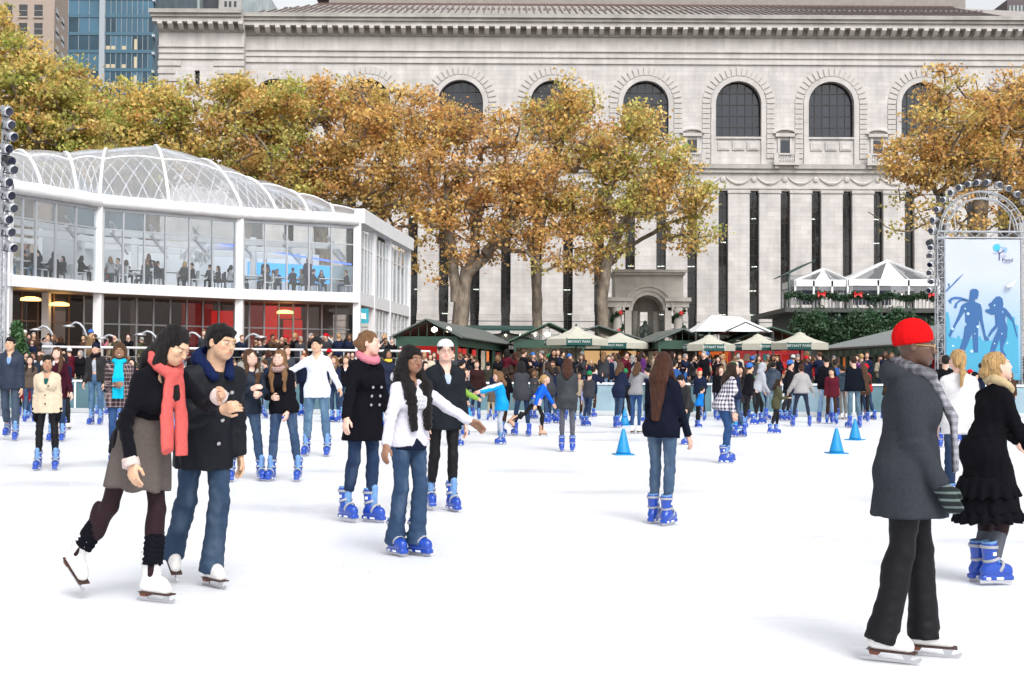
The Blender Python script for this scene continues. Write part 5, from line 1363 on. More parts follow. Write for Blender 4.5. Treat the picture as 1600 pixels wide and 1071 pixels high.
# floor slab, rear wall, ceiling works
inn = [Vector((-33, 52, 0)), Vector((-27.5, 58, 0)), Vector((-22.0, 66.5, 0)), Vector((-15.5, 72.5, 0)), Vector((-6.3, 77, 0))]
m = MB(); poly = front + side[1:] + [Vector((-15, 80, 0)), Vector((-40, 70, 0)), Vector((-40, 44, 0))]
nP = len(poly); m.add([p + Vector((0, 0, ZSB + .1)) for p in poly] + [p + Vector((0, 0, ZST - .02)) for p in poly], [tuple(range(nP))[::-1], tuple(range(nP, 2 * nP))] + [(i, (i + 1) % nP, (i + 1) % nP + nP, i + nP) for i in range(nP)])
pobj(m, 'upper_floor', mat('cafe_floor', (.42, .41, .41), .5, .1, 2))
iw = mat('interior_white', (.80, .81, .84), .7, .04, .6)
wallback = [Vector((-24.5, 67.5, 0)), Vector((-21.5, 69.0, 0)), Vector((-16.2, 72.0, 0)), Vector((-11.3, 74.5, 0)), Vector((-6.3, 77, 0))]
for i in range(3):
    a, b = wallback[i], wallback[i + 1]; m = MB(); m.bar(a + Vector((0, 0, 6.75)), b + Vector((0, 0, 6.75)), .2, 2.95); pobj(m, 'back_wall', iw)
a, b = wallback[3], wallback[4]; m = MB(); m.bar(a + Vector((0, 0, 6.0)), b + Vector((0, 0, 6.0)), .2, 1.4); pobj(m, 'back_wall', mat('interior_grey', (.35, .37, .40), .7))
m = MB(); m.bar(a + Vector((0, 0, 7.2)), b + Vector((0, 0, 7.2)), .04, .9); pobj(m, 'frosted_panel', mat('frosted', (.45, .55, .60), .4))
# blue lit screen
scr = mat('blue_screen', (.02, .3, .8), .5, emis=(.10, .48, 1.0), estr=.55)
pA, pB = at(388, 430, 70.5), at(516, 430, 73.3); m = MB(); m.bar(Vector((pA.x, 70.3, 6.95)), Vector((pB.x, 73.1, 6.95)), .1, 1.0); pobj(m, 'glowing_screen', scr)
# roof: ribs, clear panels, lattice
ridge_px = [(-160, 225, 58), (-60, 238, 59), (20, 241, 60.5), (98, 243, 61.5), (167, 237, 62.5), (240, 231, 64), (305, 252, 66), (370, 281, 68), (440, 303, 70), (510, 328, 72.5), (560, 341, 74)]
RID = [at(x, y, Yd) for x, y, Yd in ridge_px]
eave_px = [(-40, 0), (8, 1), (62, 1), (118, 1), (154, 2), (262, 2), (376, 3), (430, 3), (480, 3), (520, 3), (555, 3)]
EAV = []
for x, i in eave_px:
    if i == 0: EAV.append(front[0] + (front[1] - front[0]) * .45 + Vector((0, 0, ZE)))
    else: EAV.append(fpt(x, ZE, i))
RM = glass_mat('clear_membrane', (.93, .94, .96), .8, .27, .08)
def rpt(u, v):
    k = min(int(u), len(RID) - 2); f = u - k; f2 = f
    e = EAV[k].lerp(EAV[k + 1], f2); r_ = RID[k].lerp(RID[k + 1], f2); p = e.lerp(r_, v)
    p.z = e.z + (r_.z - e.z) * math.sin(v * PI / 2) ** .82 + .16 * math.sin(PI * f) * math.sin(PI * min(v * 1.1, 1)) * (1 if k < 9 else .3)
    return p
nU, nV = 6, 10
def rpanel(k, rear=False):
    m = MB(); V = []; F = []
    for i in range(nU + 1):
        for j in range(nV + 1):
            p = rpt(k + i / nU * .9999, j / nV)
            if rear: r0 = rpt(k + i / nU * .9999, 1); p = Vector((2 * r0.x - p.x + (r0.x - p.x) * .0, 2 * r0.y - p.y, p.z)) if True else p
            V.append(p)
    for i in range(nU):
        for j in range(nV): F.append((i * (nV + 1) + j, (i + 1) * (nV + 1) + j, (i + 1) * (nV + 1) + j + 1, i * (nV + 1) + j + 1))
    m.add(V, F); pobj(m, 'roof_panel', RM, smooth=True)
for k in range(len(RID) - 1):
    rpanel(k)
    if k < 8: rpanel(k, True)
for k in range(len(RID)):
    w = .075 if k not in (0, 7, 8, 9) else .07
    m = MB(); m.tube([rpt(min(k, len(RID) - 1.0001), j / 14) + Vector((0, 0, .03)) for j in range(15)], w, 8); pobj(m, 'roof_rib', WF, smooth=True)
m = MB(); m.tube([rpt(i / 4 if i < (len(RID) - 1) * 4 else len(RID) - 1.0001, 1.0) for i in range((len(RID) - 1) * 4 + 1)], .10, 6); pobj(m, 'roof_ridge', WF, smooth=True)
m = MB(); m.tube([rpt(i / 4 if i < (len(RID) - 1) * 4 else len(RID) - 1.0001, .42) for i in range((len(RID) - 1) * 4 + 1)], .045, 5); pobj(m, 'purlin', WH)
for k in range(1, 9):   # diamond lattice under the membrane
    for s in range(4):
        u0 = k + s / 4
        for dv in (1.0, -1.0):
            pts = [];
            for j in range(9):
                v = j / 8; u = u0 + dv * v * .9
                if 0 < u < len(RID) - 1.01: p = rpt(u, v * .96); pts.append(p - Vector((0, 0, .28)))
            if len(pts) > 3: m = MB(); m.tube(pts, .019, 4, False); pobj(m, 'lattice_bar', WH)
# roof of the right hip (opaque white gore between corner and ridge end)
m = MB(); c0 = front[4] + Vector((.1, -.1, ZE + .08)); m.add([c0, side[3] + Vector((.2, 0, ZE + .08)), RID[-1] + Vector((-2, 3, 0)), RID[-1]], [(0, 1, 2, 3)]); pobj(m, 'hip_panel', WF)
# ceiling trusses behind the glass
for k, (px, yb) in enumerate(((100, 66), (170, 68), (232, 70), (300, 71), (372, 73), (440, 74), (510, 75))):
    i = 1 if px < 152 else 2 if px < 376 else 3
    p = fpt(px, 8.05, i); q_ = at(px + 30, 400, yb); q_.z = 8.05
    m = MB(); m.bar(p + (q_ - p) * .04, q_, .10, .10); m.bar(p + (q_ - p) * .04 + Vector((0, 0, -.42)), q_ + Vector((0, 0, -.42)), .10, .10)
    for j in range(8): a_ = p + (q_ - p) * (.04 + .12 * j); b_ = p + (q_ - p) * (.10 + .12 * j); m.bar(a_, b_ - Vector((0, 0, .42)), .05); 
    pobj(m, 'roof_truss', WH)
for off in (2.2, 5.4, 9.0):
    pts = [front[i] + Vector((-off * .55, off * .85, 7.75)) for i in range(1, 5)]
    for i in range(3): m = MB(); m.bar(pts[i], pts[i + 1], .16, .26); pobj(m, 'roof_beam', WH)
m = MB(); m.bar(Vector((-15.2, 64.5, 7.95)), Vector((-8.9, 70.5, 7.35)), .08); pobj(m, 'blue_tube_light', mat('blue_tube', (.05, .1, .8), .5, emis=(.1, .2, 1), estr=1.2))
for (x, y) in ((-19.5, 66), (-13.9, 68.5), (-10.8, 68)): col(Vector((x, y, 0)), ZST, 8.6, .3)
# stairs-like wall near the left bays
m = MB(); m.bar((-22.4, 60.6, 6.8), (-21.2, 68.8, 6.8), .2, 3.0); pobj(m, 'partition', iw)
# ground floor: recessed shop fronts
GB = [Vector((-29.5, 47.5, 0)), Vector((-22.1, 53.9, 0)), Vector((-19.5, 58.2, 0)), Vector((-13.6, 62.6, 0)), Vector((-8.3, 65.3, 0))]
gbr = mat('bronze_glass', (.035, .028, .025), .08, spec=.7); gred = mat('red_wall_glow', (.28, .008, .008), .6, emis=(1, .02, .015), estr=.10); gred2 = mat('red_glow', (.5, .01, .01), .6, emis=(1, .02, .012), estr=.48)  # emission on red walls and panels stands in for red light falling on them
gdr = mat('maroon_wall', (.10, .022, .02), .7); gsm = glass_mat('smoked_glass', (.74, .70, .68), .9, .02, .02); ggrey = mat('grey_wall', (.30, .31, .32), .7); brown = mat('brown_wall', (.085, .045, .028), .7, .15, 2)
ceil = MB(); nG = len(front); ceil.add([p + Vector((0, 0, ZSB + .02)) for p in front] + [p + Vector((0, 0, ZSB + .02)) for p in GB[::-1]], [tuple(range(2 * nG))]); pobj(ceil, 'soffit', mat('soffit_grey', (.36, .33, .31), .7))
fac = {0: [gbr], 1: ['b', 'b', 'g', 'b', 'b'], 2: ['b', 'b', 'c', 'm', 'm', 'm', 'r'], 3: ['d', 'd', 'r', 'm', 'm', 'g', 'g']}
for i in range(4):
    a, b = GB[i], GB[i + 1]; d = (b - a).normalized(); n = Vector((d.y, -d.x, 0)); nb_ = {0: 6, 1: 6, 2: 9, 3: 8}[i]
    pts = [a + (b - a) * k / nb_ for k in range(nb_ + 1)]
    for k in range(nb_):
        p, q_ = pts[k], pts[k + 1]
        for za, zb in ((TZ, 3.55), (3.6, ZSB)):
            m = MB(); m.slab(p + d * .04 + Vector((0, 0, za)), q_ - d * .04 + Vector((0, 0, za)), q_ - d * .04 + Vector((0, 0, zb)), p + d * .04 + Vector((0, 0, zb)), .012); pobj(m, 'shop_pane', gsm)
        m = MB(); m.bar(p + Vector((0, 0, TZ)), p + Vector((0, 0, ZSB)), .08, .1, up=n); pobj(m, 'shop_mullion', mat('mull_brown', (.20, .12, .08), .5) if i < 2 else ALU)
        # room behind
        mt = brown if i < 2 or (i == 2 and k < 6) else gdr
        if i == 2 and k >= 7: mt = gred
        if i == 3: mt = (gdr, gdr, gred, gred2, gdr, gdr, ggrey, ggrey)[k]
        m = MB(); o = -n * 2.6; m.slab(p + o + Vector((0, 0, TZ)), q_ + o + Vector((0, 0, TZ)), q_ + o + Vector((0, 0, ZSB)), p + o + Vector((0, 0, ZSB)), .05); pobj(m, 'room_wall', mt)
    m = MB(); m.bar(a + Vector((0, 0, 3.575)), b + Vector((0, 0, 3.575)), .06, .06); pobj(m, 'transom', mat('mull_brown') if i < 2 else ALU)
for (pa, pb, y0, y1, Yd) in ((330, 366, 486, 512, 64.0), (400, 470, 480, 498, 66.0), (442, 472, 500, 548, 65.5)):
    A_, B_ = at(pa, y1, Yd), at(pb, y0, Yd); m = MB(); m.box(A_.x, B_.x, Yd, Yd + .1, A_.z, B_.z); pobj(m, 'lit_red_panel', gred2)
wl = mat('warm_lamp', (1, .7, .3), .5, emis=(1, .55, .16), estr=2.4)
for (px, py, Yd) in ((48, 470, 53.8), (93, 478, 56.5), (445, 490, 63.8)):
    c = at(px, py, Yd); m = MB(); m.lathe([(.42, 0), (.40, .10), (.2, .16)], 14, (c.x, c.y, c.z)); pobj(m, 'ceiling_heater', wl)
for (px, Yd) in ((72, 56.2), (210, 60.6)): c = at(px, 500, Yd); col(Vector((c.x, c.y, 0)), TZ, ZSB, .3, 'inner_column')
# teal sign
def text(s_, size, loc, rot, mt, par, name='lettering', ext=.004, align='CENTER'):
    cu = bpy.data.curves.new(name, 'FONT'); cu.body = s_; cu.size = size; cu.extrude = ext; cu.align_x = align; cu.align_y = 'CENTER'; cu.materials.append(mt)
    tmp = bpy.data.objects.new('t_', cu); C.objects.link(tmp); bpy.context.view_layer.update()
    me = bpy.data.meshes.new_from_object(tmp.evaluated_get(bpy.context.evaluated_depsgraph_get())); bpy.data.objects.remove(tmp); me.name = name
    o = bpy.data.objects.new(name, me); C.objects.link(o); o.location = loc; o.rotation_euler = rot
    if par: o.parent = par
    return o
sg = at(567, 494, 63.2); tl = mat('sign_teal', (.03, .33, .42), .4)
sgn = empty('teal_sign', (sg.x, sg.y, sg.z)); tag(sgn, 'small teal sign hanging under the floor beam at the corner of the glass pavilion', 'sign')
MB().box(-.28, .28, -.05, .05, -.37, .37).obj('board', tl, sgn)
MB().prism([(-.13, .17), (.02, .12), (.13, .13), (.16, -.16), (-.09, -.13), (-.08, .0)], -.058, -.051).obj('white_logo', mat('sign_white', (.85, .85, .85), .5), sgn)
sgn.rotation_euler = (0, 0, R(18))
# ---- chairs, tables on the upper floor
def chair_proto(c):
    t = empty('cafe_chair'); m = MB(); m.box(-.22, .22, -.22, .22, .43, .47); m.obj('seat', c, t)
    m = MB(); m.box(-.21, .21, .19, .23, .47, .88); m.obj('backrest', c, t); lg = None
    for x in (-.19, .19):
        for y in (-.19, .19): MB().bar((x, y, 0), (x * .95, y * .95, .43), .035).obj('leg', c, t)
    return t
def table_proto():
    t = empty('cafe_table'); MB().box(-.62, .62, -.38, .38, .72, .76).obj('tabletop', WH, t)
    for x in (-.5, .5): MB().bar((x, 0, 0), (x, 0, .72), .06).obj('leg', ALU, t)
    return t
GRPC = 'white and black chairs upstairs in the glass pavilion'; GRPT = 'white tables upstairs in the glass pavilion'
ct = [chair_proto(mat('chair_white', (.75, .75, .76), .5)), chair_proto(mat('chair_black', (.03, .03, .035), .5))]; tt = table_proto()
used = {0: False, 1: False, 't': False}
TABLES = []
ORD = 'first second third fourth fifth sixth seventh eighth ninth tenth eleventh twelfth thirteenth'.split()
tabs = [(22, 1.6, 1), (72, 1.4, 1), (100, 1.5, 1), (130, 2.2, 1), (172, 1.2, 2), (232, 1.4, 2), (250, 4.0, 2), (293, 1.5, 2), (345, 2.2, 2), (399, 1.4, 3), (428, 3.2, 3), (462, 2.0, 3), (530, 1.6, 3)]
for j, (px, off, i) in enumerate(tabs):
    p = fpt(px, ZST, i); a, b = front[i], front[i + 1]; d = (b - a).normalized(); nn = Vector((-d.y, d.x, 0)); c = p + nn * off; rz = math.atan2(d.y, d.x)
    t = tt if not used['t'] else dupe_tree(tt); used['t'] = True; t.location = c; t.rotation_euler = (0, 0, rz); tag(t, f'white cafe table upstairs in the glass pavilion, {ORD[j]} from the left', 'table', GRPT)
    TABLES.append((c, rz))
    for q, (dx, dy, rr) in enumerate(((-.95, 0, R(90)), (.95, 0, R(-90)))):
        kk = 0 if (j + q) % 3 else 1
        s_ = ct[kk] if not used[kk] else dupe_tree(ct[kk]); used[kk] = True
        s_.location = c + Matrix.Rotation(rz, 3, 'Z') @ Vector((dx, dy - .1, 0)); s_.rotation_euler = (0, 0, rz + rr)
        tag(s_, ('white' if kk == 0 else 'black') + f' chair on the {("left", "right")[q]} of the {ORD[j]} cafe table upstairs', 'chair', GRPC)
# chandelier
ch_ = at(308, 392, 65.0); cl_ = empty('crystal_chandelier', ch_); tag(cl_, 'sparkling crystal chandelier hanging on the upper floor of the glass pavilion', 'chandelier')
rg = random.Random(2); m = MB(); cm = mat('crystal', (.8, .8, .8), .15, spec=.9)
for i in range(150):
    a = rg.random() * 6.28; rr = rg.random() ** .5 * .85; z = -.55 * (1 - rr) + rg.uniform(-.35, .35); c = Vector((rr * math.cos(a), rr * math.sin(a), z)); m.box(c.x - .03, c.x + .03, c.y - .03, c.y + .03, c.z - .07, c.z + .07)
dr = m.obj('crystal_drops', cm, cl_); dr['kind'] = 'stuff'; MB().bar((0, 0, .2), (0, 0, 1.2), .03).obj('rod', ALU, cl_)
# ---- terrace rail and curved lamp posts
rail = empty('terrace_rail', (-10, 47.2, TZ)); tag(rail, 'long white handrail along the raised terrace in front of the glass pavilion', 'railing')
p0, p1 = at(66, 543, 47.2), at(672, 549, 47.2)
MB().tube([Vector((p0.x + 10, 0, 1.15)), Vector((p1.x + 10, 0, 1.05))], .045, 8).obj('handrail', WH, rail)
n_ = 9; rp = None
for i in range(n_ + 1):
    x = p0.x + (p1.x - p0.x) * i / n_ + 10; rp = MB().bar((0, 0, 0), (0, 0, 1.08), .05).obj('post', ALU, rail) if rp is None else dupe(rp, rail); rp.location = (x, 0, 0)
for zz in (.3, .55, .8): MB().bar((p0.x + 10, .01, zz), (p1.x + 10, .01, zz), .018).obj('rail_wire', ALU, rail)
def curved_lamp(px, py, Yd, side_=1, label=''):
    b = at(px, 545, Yd); t = empty('curved_lamp', (b.x, b.y, TZ)); top = at(px, py, Yd).z - TZ
    pts = [Vector((0, 0, 0)), Vector((0, 0, top * .62))] + [Vector((-side_ * .45 * (1 - math.cos(a)), 0, top * .62 + (top * .38) * math.sin(a))) for a in (.4, .8, 1.2, 1.57)] + [Vector((-side_ * .72, 0, top * .93))]
    MB().tube(pts, .045, 7).obj('pole', ALU, t, True); MB().lathe([(.05, .06), (.24, 0), (.22, -.04)], 12, pts[-1]).obj('lamp_head', mat('lamp_steel', (.6, .6, .62), .3, metal=.6), t, True)
    tag(t, label, 'lamp')
for a in ((85, 510, 49.5, 1, 'curved steel lamp post first from the left above the terrace crowd'), (136, 504, 49.5, 1, 'tall curved steel lamp post just left of the second pavilion column'), (188, 524, 49.0, 1, 'low curved lamp post just right of the second pavilion column'),
          (248, 518, 49.0, 1, 'curved lamp post with a wide head behind the woman in the coral scarf'), (318, 520, 49.0, 1, 'wide headed lamp post between the coral scarf woman and the man in black'), (378, 522, 49, -1, 'thin lamp post by the third pavilion column'), (524, 526, 49.0, 1, 'curved lamp post behind the man in the white shirt')): curved_lamp(*a)
# ================================================================== rink edge, kiosks, parasols, cafe, monument, trusses
BAR = mat('barrier_blue', (.09, .17, .20), .2, .3, .8, spec=.6); BARW = mat('barrier_white', (.72, .76, .80), .4)
bar = empty('rink_barrier', (0, 43.45, 0)); tag(bar, 'low pale blue panelled barrier along the far edge of the ice', 'barrier')
x = -34.0; rg = random.Random(8); i = 0
while x < 26:
    m = MB().box(.03, 2.37, -.03, .03, .16, 1.02)
    mt = BAR if i % 3 else mat('barrier_pale', (.25, .36, .42), .3, .2, 1)
    o = m.obj('panel', mt, bar); o.location = (x, 0, 0); MB().box(-.03, .03, -.05, .05, 0, 1.05).obj('post', BARW, bar).location = (x, 0, 0)
    x += 2.4; i += 1
MB().box(-34, 26, -.07, .07, 1.05, 1.12).obj('top_rail', BARW, bar); MB().box(-34, 26, -.06, .06, 0, .16).obj('kick_plate', mat('kick_yellow', (.55, .58, .60), .5), bar)
GR = mat('kiosk_green', (.028, .075, .052), .55, .15, 3); GRL = mat('kiosk_green_light', (.06, .12, .085), .55, .15, 3); RF = mat('kiosk_roof_grey', (.13, .15, .145), .5, .15, 2, metal=.2)
def kiosk(name, label, o, rz, w, L, he, hr, inside, wallp=(GR, GR), roof=RF, gable=True, goods=None, seed=0, front_open=True):
    """gabled market kiosk: front gable at local y=0, runs back to y=L"""
    t = empty(name, (o[0], o[1], o[2] if len(o) > 2 else DK), rz); tag(t, label, 'kiosk'); rg = random.Random(seed); hw = w / 2; ov = .28
    for s in (-1, 1):
        MB().slab((s * (hw + ov), -ov, he - .1), (s * (hw + ov), L + ov, he - .1), (0, L + ov, hr), (0, -ov, hr), .06 * s).obj('roof', roof, t)
        for yy in [0] + [L * k / max(1, round(L / 2.4)) for k in range(1, round(L / 2.4) + 1)]: MB().box(s * hw - .06, s * hw + .06, yy - .06, yy + .06, 0, he).obj('post', GR, t)
        MB().box(s * hw - .05, s * hw + .05, .07, L, he - .42, he - .02).obj('fascia', GR, t)
        MB().box(s * hw - .04, s * hw + .04, .07, L, 0, .9).obj('side_counter', GRL, t)
        n_ = round(L / 1.2)
        for k in range(n_):
            if rg.random() < .8: MB().box(s * hw - .02, s * hw + .02, L * (k + .15) / n_, L * (k + .85) / n_, .95, he - .5).obj('display_panel', rg.choice(inside), t)
    MB().box(-hw, hw, -.05, .05, he - .42, he - .02).obj('fascia', GR, t); MB().box(-hw, hw, L - .05, L + .05, 0, he).obj('back_panel', GR, t)
    if gable:
        for k in range(7):
            f = -1 + 2 * (k + .5) / 7; MB().bar((f * hw, .0, he), (f * hw, .0, he + (hr - he) * (1 - abs(f))), .03).obj('gable_bar', GR, t)
        for s in (-1, 1): MB().bar((s * (hw + ov), -.02, he - .08), (0, -.02, hr), .10, .12).obj('rafter', GR, t)
    MB().box(-hw + .08, hw - .08, .9, 1.0, 0, he).obj('inner_wall', inside[0], t); MB().box(-hw + .08, hw - .08, -.03, .4, 0, .95).obj('counter', rg.choice((GRL, mat('wood_counter', (.30, .14, .07), .6))), t)
    return t
redw = mat('red_panel_glow', (.55, .02, .02), .6, emis=(1, .03, .02), estr=.12); warm = mat('warm_wall_glow', (.75, .50, .26), .6, emis=(1, .62, .28), estr=.38); dkw = mat('dark_goods', (.05, .035, .03), .7, .5, 6); creamw = mat('cream_goods', (.55, .48, .38), .7, .4, 5)  # red and warm walls glow in place of lamp light inside the kiosks
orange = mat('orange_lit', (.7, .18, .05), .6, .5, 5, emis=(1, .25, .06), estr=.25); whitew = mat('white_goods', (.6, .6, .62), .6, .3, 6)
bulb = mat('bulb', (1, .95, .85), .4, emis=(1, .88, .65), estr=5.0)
def gp(px, Y, z=DK): p = at(px, 560, Y); return (p.x, Y, z)
k1 = kiosk('gabled_kiosk', 'green gabled kiosk with a red back wall and two globe lamps beside the glass pavilion', gp(667, 53.5), R(-8), 2.5, 15, 2.45, 3.12, [redw, redw, dkw, orange, creamw], seed=1)
for (a, c) in ((-.0, .0),):
    for x in (.25, .85): MB().lathe([(.02, .12), (.12, .06), (.13, -.03), (.05, -.1)], 10, (x, .3, 2.72)).obj('globe_lamp', bulb, k1, True)
    for x in (-1.0, -.75, -.5, -.2, .1, .5, .75, 1.05): MB().prism([(x - .09, 1.1), (x + .09, 1.1), (x, 1.1 + .5 + .15 * math.sin(x * 9))], .86, .89).obj('paper_tree', mat('paper_white', (.8, .8, .8), .7), k1)
k2 = kiosk('dark_kiosk', 'dark green kiosk with a grey mosaic front under string lights behind the striped sweater man', gp(790, 70), R(0), 4.2, 4, 2.6, 3.1, [dkw, dkw, creamw], roof=mat('dark_awning', (.03, .06, .05), .7), seed=2)
MB().box(-2.0, 2.0, -.12, -.06, 2.2, 3.05).obj('mosaic_sign', mat('mosaic_grey', (.20, .20, .19), .6, .6, 9), k2)
for i in range(5): MB().lathe([(.01, .05), (.06, 0), (.01, -.06)], 8, (-1.6 + i * .8, -.2, 2.98)).obj('string_bulb', bulb, k2)
aw = MB().slab((-2.2, -.8, 3.2), (1.6, -.8, 3.2), (1.6, 1.2, 3.45), (-2.2, 1.2, 3.45), .1).obj('awning', mat('awning_green', (.012, .055, .048), .6), k2)
k3 = kiosk('warm_lit_kiosk', 'warm yellow lit kiosk with a star and mask display behind the two left parasols', gp(935, 66), R(3), 5.6, 5, 2.5, 3.35, [warm, warm, creamw], seed=3)
MB().lathe([(.02, 0), (.25, .02), (.02, .05)], 5, (0.2, .86, 1.9)).obj('star_ornament', whitew, k3); MB().prism([(1.0, 1.0), (1.9, 1.0), (1.9, 1.9), (1.45, 2.2), (1.0, 1.9)], .82, .88).obj('arched_frame', mat('frame_orange', (.6, .25, .05), .5), k3)
k3b = kiosk('goods_kiosk', 'open green kiosk of colourful goods with one bright lamp left of the largest parasol', gp(858, 64), R(0), 3.4, 4, 2.6, 3.4, [mat('mixed_goods', (.25, .2, .15), .7, .8, 9), mat('lime_wall', (.35, .5, .08), .6), creamw], roof=GRL, seed=12)
MB().lathe([(.02, .12), (.16, .04), (.16, -.03), (.05, -.1)], 10, (-.1, -.1, 2.85)).obj('globe_lamp', bulb, k3b, True)
k4 = kiosk('corner_kiosk', 'dark green kiosk with a grey gabled roof beside the stone arch monument', gp(1066, 60), R(6), 2.2, 5, 2.5, 3.0, [dkw, creamw, orange], roof=RF, seed=4)
k5 = kiosk('red_lit_kiosk', 'red lit kiosk of crowded shelves under the white marquee', gp(1140, 62), R(0), 4.2, 5, 2.5, 3.1, [orange, orange, whitew], seed=5, roof=GRL)
for i in range(26):
    r_ = random.Random(i); MB().box(-1.9 + (i % 9) * .43, -1.9 + (i % 9) * .43 + .3, .72, .88, 1.05 + (i // 9) * .5, 1.05 + (i // 9) * .5 + .3).obj('shelf_goods', r_.choice((whitew, orange, redw, dkw, creamw)), k5)
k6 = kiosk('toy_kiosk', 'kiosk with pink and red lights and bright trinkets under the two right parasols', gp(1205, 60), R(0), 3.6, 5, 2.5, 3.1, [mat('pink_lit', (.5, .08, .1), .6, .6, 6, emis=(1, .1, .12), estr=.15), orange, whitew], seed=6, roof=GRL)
for i in range(20):
    r_ = random.Random(i + 40); MB().box(-1.6 + (i % 7) * .46, -1.6 + (i % 7) * .46 + .3, .72, .88, 1.05 + (i // 7) * .5, 1.05 + (i // 7) * .5 + .32).obj('shelf_goods', r_.choice((whitew, orange, redw, mat('teal_goods', (.05, .4, .4), .5), creamw)), k6)
for x in (-.9, .9): MB().lathe([(.01, .08), (.09, 0), (.01, -.08)], 8, (x, -.2, 2.35)).obj('pink_bulb', mat('pink_bulb', (1, .4, .5), .4, emis=(1, .25, .35), estr=4), k6, True)
# long row of shops with a metal roof, receding to the left
A_, B_ = Vector((*gp(1300, 60)[:2], DK)), Vector((*gp(1462, 47.5)[:2], DK)); dr = (B_ - A_); Lr = dr.length; dr.normalize(); ang = math.atan2(dr.y, dr.x)
ks = empty('shop_row', A_, ang); tag(ks, 'long dark green row of shops under a grey metal roof behind the red hat woman', 'kiosk')
MB().slab((-.6, -.6, 2.05), (Lr, -.6, 2.05), (Lr, 3.2, 3.0), (-.6, 3.2, 3.0), .07).obj('roof', RF, ks)
sm = None
for i in range(int((Lr) / .55)):
    sm = MB().bar((0, -.6, 2.13), (0, 3.2, 3.08), .04, .05).obj('roof_seam', mat('seam_grey', (.22, .24, .24), .5), ks) if sm is None else dupe(sm, ks); sm.location = (i * .55 - .3, 0, 0)
MB().box(-.5, Lr, -.5, -.42, 1.72, 2.05).obj('fascia', GR, ks); MB().box(-.5, Lr, 2.9, 3.1, 0, 2.9).obj('back_wall', GR, ks); MB().box(-.5, Lr, -.45, .2, 0, .75).obj('counter', GR, ks)
nb_ = 14
for i in range(nb_ + 1):
    x = Lr * i / nb_; MB().box(x - .07, x + .07, -.48, -.36, .76, 1.72).obj('post', GR, ks)
    if i < nb_:
        MB().box(x + .12, x + Lr / nb_ - .12, .3, .4, .76, 1.7).obj('display_panel', (orange, whitew, dkw, redw, dkw, creamw, orange, dkw, mat('pink_lit'), dkw)[i % 10], ks)
        for q in range(2): MB().box(x + .3 + q * .7, x + .55 + q * .7, -.53, -.501, 1.78, 1.98).obj('number_plate', GRL, ks)
# white marquee over the kiosks
mq = empty('white_marquee', (*gp(1136, 60)[:2], DK)); tag(mq, 'white peaked marquee roof above the red lit kiosk', 'marquee')
w2, zl, zr_ = 1.75, 2.85, 3.6
MB().add([(-w2, -2, zl), (w2, -2, zl), (.6, 0, zr_), (-.7, 0, zr_ + .08), (-w2, 3, zl), (w2, 3, zl)], [(0, 1, 2, 3), (1, 5, 2), (5, 4, 3, 2), (4, 0, 3)]).obj('canopy', mat('marquee_white', (.80, .80, .82), .5), mq)
for s in (-1, 1): MB().bar((s * w2, -2, 0), (s * w2, -2, zl), .07).obj('pole', DARKF, mq)
MB().bar((-.5, -2.02, zl - .05), (.5, -2.02, zl + .42), .06).obj('truss_bar', DARKF, mq); MB().bar((.5, -2.02, zl + .42), (1.6, -2.02, zl - .05), .06).obj('truss_bar', DARKF, mq)
# parasols
CAN = mat('parasol_canvas', (.47, .46, .39), .8, .05, 3); GV = mat('valance_green', (.006, .075, .068), .7); WL = mat('lettering_white', (.7, .75, .72), .6)
def parasol(px, ytop, ye, Yd, w, label, rz=0):
    p = gp(px, Yd); t = empty('parasol', p, R(rz)); tag(t, label, 'parasol', 'cream parasols with green valances'); zt, zb = at(px, ytop, Yd).z - DK, at(px, ye, Yd).z - DK; hw = w / 2
    rim = [(hw * math.cos(R(22.5 + 45 * k)) * 1.0, hw * math.sin(R(22.5 + 45 * k)) * 1.0, zb) for k in range(8)]
    for k in range(8):
        a, b = Vector(rim[k]), Vector(rim[(k + 1) % 8]); ap = Vector((0, 0, zt)); mid = (a + b) / 2 + Vector((0, 0, .06))
        mm = (a + ap) / 2 - Vector((0, 0, .05)); mn = (b + ap) / 2 - Vector((0, 0, .05))
        MB().add([a, b, mn, mm, ap], [(0, 1, 2, 3), (3, 2, 4)]).obj('canopy_panel', CAN, t)
        o = 1.004; a2, b2 = a * 1, b * 1
        val = MB().add([a + Vector((0, 0, 0)), b, b * 1.0 + Vector((0, 0, -.27)), a + Vector((0, 0, -.27))], [(0, 1, 2, 3)]).obj('valance', GV if k % 2 else CAN, t)
        if k % 2:
            c = (a + b) / 2 * 1.006 + Vector((0, 0, -.135)); d = (b - a); text('BRYANT PARK', .15, c, (R(90), 0, math.atan2(d.y, d.x)), WL, t, 'lettering', .002)
    MB().lathe([(.28, zt - .17), (.20, zt - .05), (.02, zt + .03)], 8).obj('vent_cap', CAN, t); MB().lathe([(.03, zt), (.05, zt + .08), (.01, zt + .14)], 8).obj('finial', GR, t)
    MB().tube([(0, 0, 0), (0, 0, zt)], .035, 8).obj('pole', GR, t)
    for k in range(8): MB().bar((0, 0, zt - .45), Vector(rim[k]) + Vector((0, 0, .02)), .025).obj('rib', DARKF, t)
parasol(900, 511, 531, 56, 2.9, 'largest cream parasol in front of the warm lit kiosk', 3)
parasol(968, 521, 537, 62, 3.3, 'cream parasol below the garlanded column of the stone monument', -16)
parasol(938, 530, 538, 66, 3.6, 'cream parasol half hidden between the two in front of the monument', 10)
parasol(1108, 524, 539, 54, 2.2, 'cream parasol with a bird on top, in front of the red lit kiosk', 3)
parasol(1184, 523, 538, 55, 2.2, 'cream parasol middle of the three in front of the white marquee', 20)
parasol(1250, 520, 537, 53.5, 2.5, 'cream parasol nearest the long metal roofed shops', -14)
